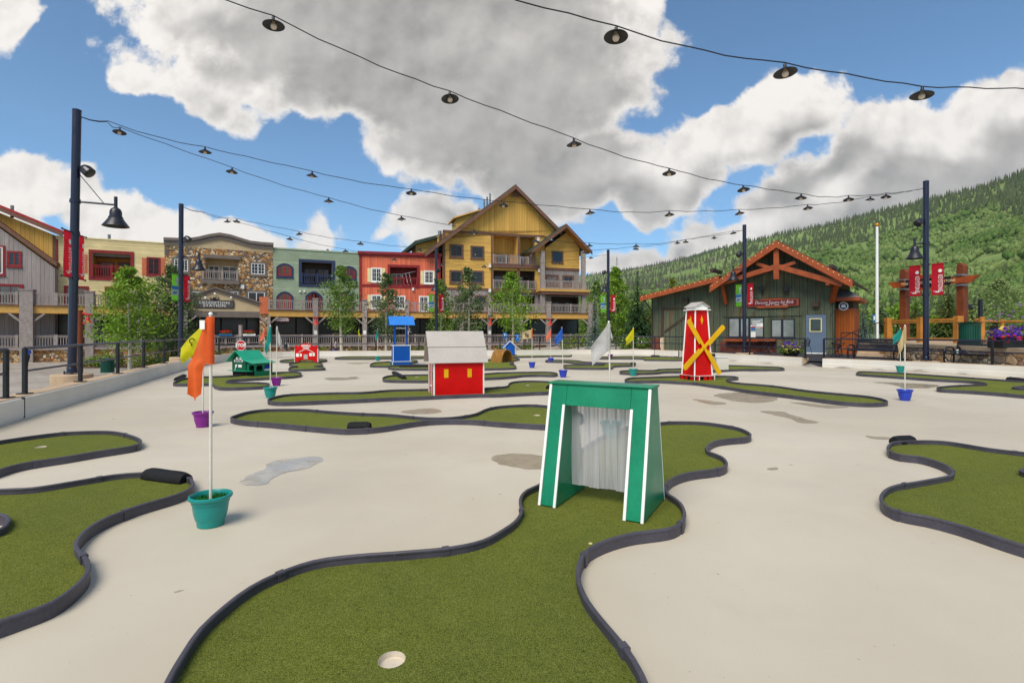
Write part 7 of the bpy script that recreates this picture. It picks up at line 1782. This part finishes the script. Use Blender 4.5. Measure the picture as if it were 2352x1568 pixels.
conifer(2103, 684, 54, .9, 62, 'brown', 'smaller pine behind the left portal post', 17, 20)
leafy_tree(2296, 636, 62, .9, 110, 'pale', 'pale spreading poplar right of the timber portal', 18, .08, 4200, .26)
leafy_tree(2236, 700, 70, .9, 60, 'olive', 'low olive tree behind the green litter bin', 19, .05, 1600, .3)
belt = 'low trees beyond the lawn'
for i in range(30):
    px = 1900+i*22+rng.uniform(-8, 8)
    leafy_tree(px, rng.uniform(690, 728), rng.uniform(105, 150), 1.2, rng.uniform(44, 70), ('olive', 'mid', 'dark', 'bright')[i % 4], 'low bushy tree in the belt beyond the lawn at the right', 40+i, .03, 560, .62, M_bark2, belt)
for i in range(9):
    px = 1350+i*19; leafy_tree(px, rng.uniform(690, 716), rng.uniform(95, 120), .2, rng.uniform(40, 56), ('mid', 'olive', 'dark')[i % 3], 'low bushy tree between the gable house and the cabin', 90+i, .03, 500, .5, M_bark2, 'low trees between gable house and cabin')
# ---- shrubs in the beds
M_whitefl = leaf_mat('white blossoms', (222, 222, 210), .15, trans=.1); M_grassy = leaf_mat('meadow tufts', (100, 124, 40), .35, (128, 140, 60)); M_soil = mat('bark mulch', (92, 66, 46), rough=.95, var=.3, scale=5, bump=.6, bscale=20)
def shrub(px, Y, rx, rz, label, seed, white=0, z=None, m_=None, group='shrubs in the beds before the walkway'):
    x = (px-CX)/F*Y; z = ground_h(x, Y) if z is None else z; t_ = thing('shrub', label, 'shrub', (x, Y, z), 0, group); r2 = random.Random(seed); mb = MB(); sprays(mb, (0, 0, rz*.55), rx, rx*.8, rz*.7, 420, .17, r2, .6); mb.build('foliage', m_ or M_leafy, t_)
    if white: mb = MB(); sprays(mb, (0, 0, rz*.75), rx*.95, rx*.75, rz*.55, white, .12, r2, .9); mb.build('white_blossoms', M_whitefl, t_)
L1 = 'leafy shrub with white blossoms in the bed at the left'; L2 = 'plain green shrub in the bed along the stone footing'
for i, (px, Y, w_) in enumerate(((212,40,0),(238,39,0),(262,38.5,60),(322,39,0),(352,40,120),(376,39,40),(402,40,0),(432,41,0),(455,42,60),(486,42,0),(512,44,0),(590,46,0),(610,46,0))):
    shrub(px, Y, rng.uniform(.7, 1.1), rng.uniform(.7, 1.15), L1 if w_ else L2, 200+i, w_, m_=None if i % 2 else M_grassy)
for i, (px, Y) in enumerate(((690,47),(742,48),(815,49),(860,50),(905,50),(948,51),(968,51),(985,51),(1030,51),(1110,50),(1150,50),(1210,51),(1295,53),(1312,53),(1328,53),(1345,53))): shrub(px, Y, rng.uniform(.6, 1.), rng.uniform(.6, 1.0)+(.5 if px > 1290 else 0), 'green shrub in the bed below the walkway beyond the end wall', 230+i, 0, m_=M_grassy if i % 3 else None)
for i, (px, Y) in enumerate(((1378,42),(1436,41),(1478,40))): shrub(px, Y, .8, .8, 'green shrub with white flowers at the foot of the spruces', 260+i, 50, m_=None)
bed = MB(); bed.add([(x, y, ground_h(x, y)+.05) for x, y in ((-33,38.5),(-27,37.8),(-22,38.5),(-20.5,41),(-20,46),(-24,47),(-31,44.5),(-35,42))], [list(range(8))]); tag(bed.build('planting_bed', M_soil), kind='structure')

# ---- passers-by
M_skin = mat('skin', (206, 150, 120), rough=.6, var=.06)
def person(px, Y, h, rz, label, shirt, legs, hair, pose=0, extra=None):
    x = (px-CX)/F*Y; z0 = ground_h(x, Y); t_ = thing('person', label, 'person', (x, Y, z0), rz); s = h/1.75; bm = bmesh.new(); sl = bm.verts.layers.skin.verify(); V = {}
    st_ = .22 if pose == 0 else .04
    J = {'pel': (0, 0, .95, .14), 'wst': (0, 0, 1.10, .125), 'chs': (0, .0, 1.33, .15), 'nck': (0, -.01, 1.48, .06), 'hd1': (0, -.03, 1.58, .085), 'hd2': (0, -.03, 1.68, .085),
         'hpl': (-.10, 0, .90, .10), 'knl': (-.10, -st_, .50, .07), 'anl': (-.10, -st_*.7, .09, .045), 'tol': (-.10, -st_*.7-.15, .03, .035), 'hpr': (.10, 0, .90, .10), 'knr': (.10, st_*.4, .50, .07), 'anr': (.10, st_*1.4, .10, .045), 'tor': (.10, st_*1.4-.13, .03, .035),
         'shl': (-.19, 0, 1.40, .07), 'ell': (-.25, .06, 1.13, .05), 'hal': (-.24, -.08, .90, .04), 'shr': (.19, 0, 1.40, .07), 'elr': (.25, .02, 1.13, .05), 'har': (.23, -.16, .95, .04)}
    for k_, (a, b2, c, r_) in J.items():
        v = bm.verts.new((a*s, b2*s, c*s)); v[sl].radius = (r_*s, r_*s*.85); V[k_] = v
    V['pel'][sl].use_root = True
    for e in ('pel wst', 'wst chs', 'chs nck', 'nck hd1', 'hd1 hd2', 'pel hpl', 'hpl knl', 'knl anl', 'anl tol', 'pel hpr', 'hpr knr', 'knr anr', 'anr tor', 'chs shl', 'shl ell', 'ell hal', 'chs shr', 'shr elr', 'elr har'): a, b2 = e.split(); bm.edges.new((V[a], V[b2]))
    me = bpy.data.meshes.new('body'); bm.to_mesh(me); bm.free(); tmp = bpy.data.objects.new('body', me); COL.objects.link(tmp)
    tmp.modifiers.new('Skin', 'SKIN'); sub = tmp.modifiers.new('Sub', 'SUBSURF'); sub.levels = sub.render_levels = 2
    bpy.context.view_layer.update(); m2 = bpy.data.meshes.new_from_object(tmp.evaluated_get(bpy.context.evaluated_depsgraph_get())); bpy.data.objects.remove(tmp)
    m2.materials.clear()
    for q in (M_skin, shirt, legs): m2.materials.append(q)
    for p in m2.polygons:
        c = p.center/s; ar = abs(c.x) > .17 and c.z < 1.2 and c.z > .8
        p.material_index = 0 if (c.z > 1.47 or (ar and c.z < 1.12) or (c.z < .95 and abs(c.x) > .2)) else (1 if c.z > .98 else 2); p.use_smooth = True
    o = bpy.data.objects.new('body', m2); COL.objects.link(o); o.parent = t_
    MB().ball((0, -.015*s, 1.68*s), (.10*s, .115*s, .105*s), 12, 8).build('hair', hair, t_, smooth=60)
    if extra: extra(t_, s)
    return t_
C_blue = mat('blue cotton', (46, 92, 190), rough=.85); C_white = mat('white cotton', (206, 204, 200), rough=.85); C_dark = mat('dark trousers', (44, 44, 52), rough=.85); C_tan = mat('tan shorts', (150, 128, 98), rough=.85); C_grey = mat('grey shirt', (150, 152, 156), rough=.85); H_br = mat('brown hair', (70, 44, 28), rough=.7)
def pack(t_, s): MB().box(-.15*s, .15*s, .12*s, .28*s, 1.0*s, 1.42*s).build('backpack', C_dark, t_, bevel=.03)
person(64, 42, 1.5, R(70), 'person in a blue shirt walking past the stone footing at the far left', C_blue, C_dark, H_br)
person(659, 51, 1.72, R(160), 'person in a white shirt with a dark backpack by the timber steps', C_white, C_tan, H_br, 1, pack)
person(709, 51.5, 1.68, R(80), 'person in a pale shirt walking behind the general store', C_grey, C_dark, H_br)
pw = person(771, 51, 1.74, R(100), 'person in a pale shirt carrying a blue bag by the end wall', C_white, C_dark, H_br)
hb = pw.location+Vector((-.15, -.25, .62)); bg = thing('carry_bag', 'blue bag carried by the walker behind the end wall', 'bag', hb); MB().box(-.2, .2, -.07, .07, -.32, .08).build('bag_body', C_blue, bg, bevel=.03); MB().tube([(-.1, 0, .08), (-.05, 0, .26), (.05, 0, .26), (.1, 0, .08)], .012, 6).build('handle', C_blue, bg)
cx_ = P(660, 0, 46); ub = thing('utility_box', 'pale rounded utility box standing by the timber steps', 'utility box', (cx_.x, cx_.y, ground_h(cx_.x, cx_.y)), R(20)); MB().box(-.32, .32, -.25, .25, 0, .55).build('box_body', M_white, ub, bevel=.04); MB().box(-.35, .35, -.28, .28, .551, .66).build('lid', M_white, ub, bevel=.04); MB().box(-.1, .1, -.262, -.251, .08, .36).build('orange_mark', CL['coral'], ub)

g0 = G(1356, 1249, TZ); tag(MB().box(-.012, .012, -.005, .005, .001, .009).build('wood_chip', M_crshut, origin=None), 'tiny pale wood chip lying on the nearest turf green', 'litter').location = (g0.x, g0.y, TZ)
# ================================================================ SKY, SUN, CAMERA
W_ = bpy.data.worlds.new('World'); SC.world = W_; W_.use_nodes = True
t = NT(W_.node_tree); t.n.clear()
SUN_EL, SUN_AZ = R(52), R(205)          # azimuth clockwise from +Y: behind the viewer, to the left
geo = t.node('ShaderNodeTexCoord').outputs['Generated']
sx, sy, sz = t.sep(geo)
ya = t.math('MAXIMUM', t.math('ABSOLUTE', sy), .06)
u = t.math('DIVIDE', sx, ya); v = t.math('DIVIDE', sz, ya)
cmb = t.node('ShaderNodeCombineXYZ'); t.put(cmb.inputs[0], u); t.put(cmb.inputs[1], v); uv = cmb.outputs[0]
def fbm(vec, sc, det=8, ro=.58, di=0.): return t.noise(vec, sc, det, ro, di)
warp = t.node('ShaderNodeTexNoise'); warp.inputs['Scale'].default_value = 3.2; warp.inputs['Detail'].default_value = 4; t.put(warp.inputs['Vector'], uv)
wv = t.vmath('SCALE', t.vmath('SUBTRACT', warp.outputs['Color'], (.5, .5, .5))); wv.node.inputs['Scale'].default_value = .14
uvw = t.vmath('ADD', uv, wv)
# banks of cloud by bearing and height: centre, half axes, tilt
def C_(px, py): return ((px-CX)/F, (HY-py)/F)
BANKS = [(900,-40,700,290,4,1.1),(900,190,600,215,-14,1.1),(1130,350,470,140,-8,1.05),(1190,150,470,300,0,1.15),(600,60,350,170,-30,.95),(1060,-260,780,240,0,1.1),(480,250,150,62,-30,.7),
         (1360,390,290,125,18,1.05),(1650,330,330,105,16,1.05),(1800,250,200,105,10,1.0),(1530,440,200,80,10,.9),
         (2060,390,440,165,22,1.15),(2280,300,260,140,24,1.1),(1850,470,270,120,15,1.1),(1650,560,280,65,6,.9),(2300,440,330,140,15,1.1),
         (60,420,270,82,-14,1.),(300,510,330,80,-12,1.05),(-120,480,300,140,-8,1.05),(540,545,180,50,-8,.9),
         (730,552,75,62,10,.9),(1000,515,105,80,0,1.),(1070,490,70,60,0,.8),(912,543,26,14,0,.6),(20,40,125,120,30,.62),(330,203,66,46,0,.75),(1560,110,70,45,-40,.5),(60,640,500,70,-4,.9),(1480,590,420,55,4,.8)]
def bank_field(vec, banks):
    f = None
    for (px, py, rx, ry, tilt, wgt) in banks:
        c = C_(px, py)
        mp = t.node('ShaderNodeMapping', vector_type='TEXTURE'); mp.inputs['Location'].default_value = (c[0], c[1], 0); mp.inputs['Rotation'].default_value = (0, 0, R(tilt)); mp.inputs['Scale'].default_value = (rx/F, ry/F, 1)
        t.put(mp.inputs[0], vec)
        val = t.math('MULTIPLY', t.math('SUBTRACT', 1., t.vmath('LENGTH', mp.outputs[0])), wgt*min(1., (min(rx, ry)/150)**.5))
        if f is None: f = val
        else: f = t.math('SMOOTH_MAX', f, val, .12)
    return f
# elsewhere in the sky (out of frame): a loose broken deck
deck = t.smooth(fbm(geo, 2.6, 6), .42, .62, -.5, .6); front = t.smooth(sy, .05, .3); back = t.math('MULTIPLY', deck, t.math('SUBTRACT', 1., front))
def density(off, banks, det=9):
    q = t.vmath('ADD', uv, (off[0], off[1], 0)); qw = t.vmath('ADD', uvw, (off[0], off[1], 0)) if off[1] else uvw
    f = t.math('ADD', t.math('MULTIPLY', bank_field(qw, banks), front), back)
    n1 = fbm(q, 3.4, det, .64, .1)
    b_ = t.node('ShaderNodeTexVoronoi', feature='F1'); b_.inputs['Scale'].default_value = 9; b_.inputs['Detail'].default_value = 1.; b_.inputs['Roughness'].default_value = .5; t.put(b_.inputs['Vector'], qw)
    nz = t.math('ADD', t.math('MULTIPLY', t.math('SUBTRACT', n1, .5), 1.35), t.math('MULTIPLY', t.math('SUBTRACT', .42, b_.outputs['Distance']), .34))
    if det > 5: nz = t.math('ADD', nz, t.math('MULTIPLY', t.math('SUBTRACT', fbm(q, 15, 6, .6, .4), .5), .30))
    return t.math('ADD', f, nz), nz
dens, nz = density((0, 0), BANKS); up, _ = density((-.045, .085), [b_ for b_ in BANKS if min(b_[2], b_[3]) > 90], 4)
nz2 = t.math('MULTIPLY', t.math('SUBTRACT', fbm(t.vmath('ADD', uv, (-.02, .036, 0)), 3.6, 7, .54, .1), .5), 1.35)
nz1 = t.math('MULTIPLY', t.math('SUBTRACT', fbm(uv, 3.6, 7, .54, .1), .5), 1.35)
alpha = t.smooth(dens, -.03, .12)
core = t.smooth(dens, .02, .36)
shade = t.math('MULTIPLY', t.smooth(up, -.12, .40), core)
rel = t.math('MULTIPLY', t.math('SUBTRACT', nz1, nz2), .85)
big = fbm(uv, 1.5, 4, .5)
fine = t.math('SUBTRACT', fbm(uv, 9.5, 6, .56, .3), fbm(t.vmath('ADD', uv, (-.009, .015, 0)), 9.5, 6, .56, .3))
rel = t.math('ADD', rel, t.math('MULTIPLY', fine, t.math('SUBTRACT', .95, t.math('MULTIPLY', shade, .65))))
lum = t.math('ADD', t.math('SUBTRACT', 1.06, t.math('MULTIPLY', shade, .53)), t.math('MAXIMUM', t.math('MINIMUM', rel, .30), -.22))
lum = t.math('ADD', lum, t.math('MULTIPLY', t.math('SUBTRACT', big, .5), .42))
lum = t.math('MAXIMUM', t.math('MINIMUM', lum, 1.12), .34)
cc = t.node('ShaderNodeCombineXYZ')
for i, k in enumerate((1.0, .945, .885)): t.put(cc.inputs[i], t.math('MULTIPLY', lum, k))
sky = t.node('ShaderNodeTexSky', sky_type='NISHITA'); sky.sun_disc = False; sky.sun_elevation = SUN_EL; sky.sun_rotation = SUN_AZ
sky.altitude = 2800; sky.air_density = 1.0; sky.dust_density = .6; sky.ozone_density = 1.2
STR = .1
skyc = t.mix(1., sky.outputs[0], (.68, .98, 1.06, 1), 'MULTIPLY')
CL_GAIN = 5.5
ccs = t.vmath('SCALE', cc.outputs[0]); ccs.node.inputs['Scale'].default_value = CL_GAIN
col = t.mix(alpha, skyc, ccs)
bg = t.node('ShaderNodeBackground'); t.put(bg.inputs[0], col); bg.inputs[1].default_value = STR
out = t.node('ShaderNodeOutputWorld'); t.l.new(bg.outputs[0], out.inputs[0])
W_.cycles.sampling_method = 'MANUAL'; W_.cycles.sample_map_resolution = 512

# mountain air: one even box of thin haze round the whole place
hm_ = bpy.data.materials.new('mountain haze'); hm_.use_nodes = True; ht = NT(hm_.node_tree); ht.n.clear()
pv = ht.node('ShaderNodeVolumePrincipled'); pv.inputs['Color'].default_value = (.86, .92, 1., 1); pv.inputs['Density'].default_value = 4.5e-5; pv.inputs['Anisotropy'].default_value = .2
ht.l.new(pv.outputs[0], ht.node('ShaderNodeOutputMaterial').inputs['Volume'])
tag(MB().box(-3200, 9000, -500, 7900, -120, 1500).build('haze', hm_), kind='stuff')
sd = bpy.data.lights.new('sun', 'SUN'); sd.energy = 2.3; sd.angle = R(38); sd.color = (1., .93, .82)
so = bpy.data.objects.new('sun', sd); COL.objects.link(so)
dv = Vector((math.sin(SUN_AZ)*math.cos(SUN_EL), math.cos(SUN_AZ)*math.cos(SUN_EL), math.sin(SUN_EL)))
so.rotation_euler = (-dv).to_track_quat('-Z', 'Y').to_euler(); so.location = dv*60

cd = bpy.data.cameras.new('camera'); cam = bpy.data.objects.new('camera', cd); COL.objects.link(cam)
cam.location = (0, 0, EYE); cam.rotation_euler = (R(90), 0, 0); cd.sensor_width = 36; cd.lens = F/2352*36; cd.shift_y = -(784-HY)/2352
cd.clip_start = .05; cd.clip_end = 9000
SC.camera = cam
SC.view_settings.view_transform = 'Standard'; SC.view_settings.look = 'None'; SC.view_settings.gamma = 1; SC.view_settings.exposure = .74; SC.view_settings.use_curve_mapping = False
SC.render.engine = 'CYCLES'; SC.cycles.max_bounces = 6; SC.cycles.transparent_max_bounces = 8; SC.cycles.use_denoising = True
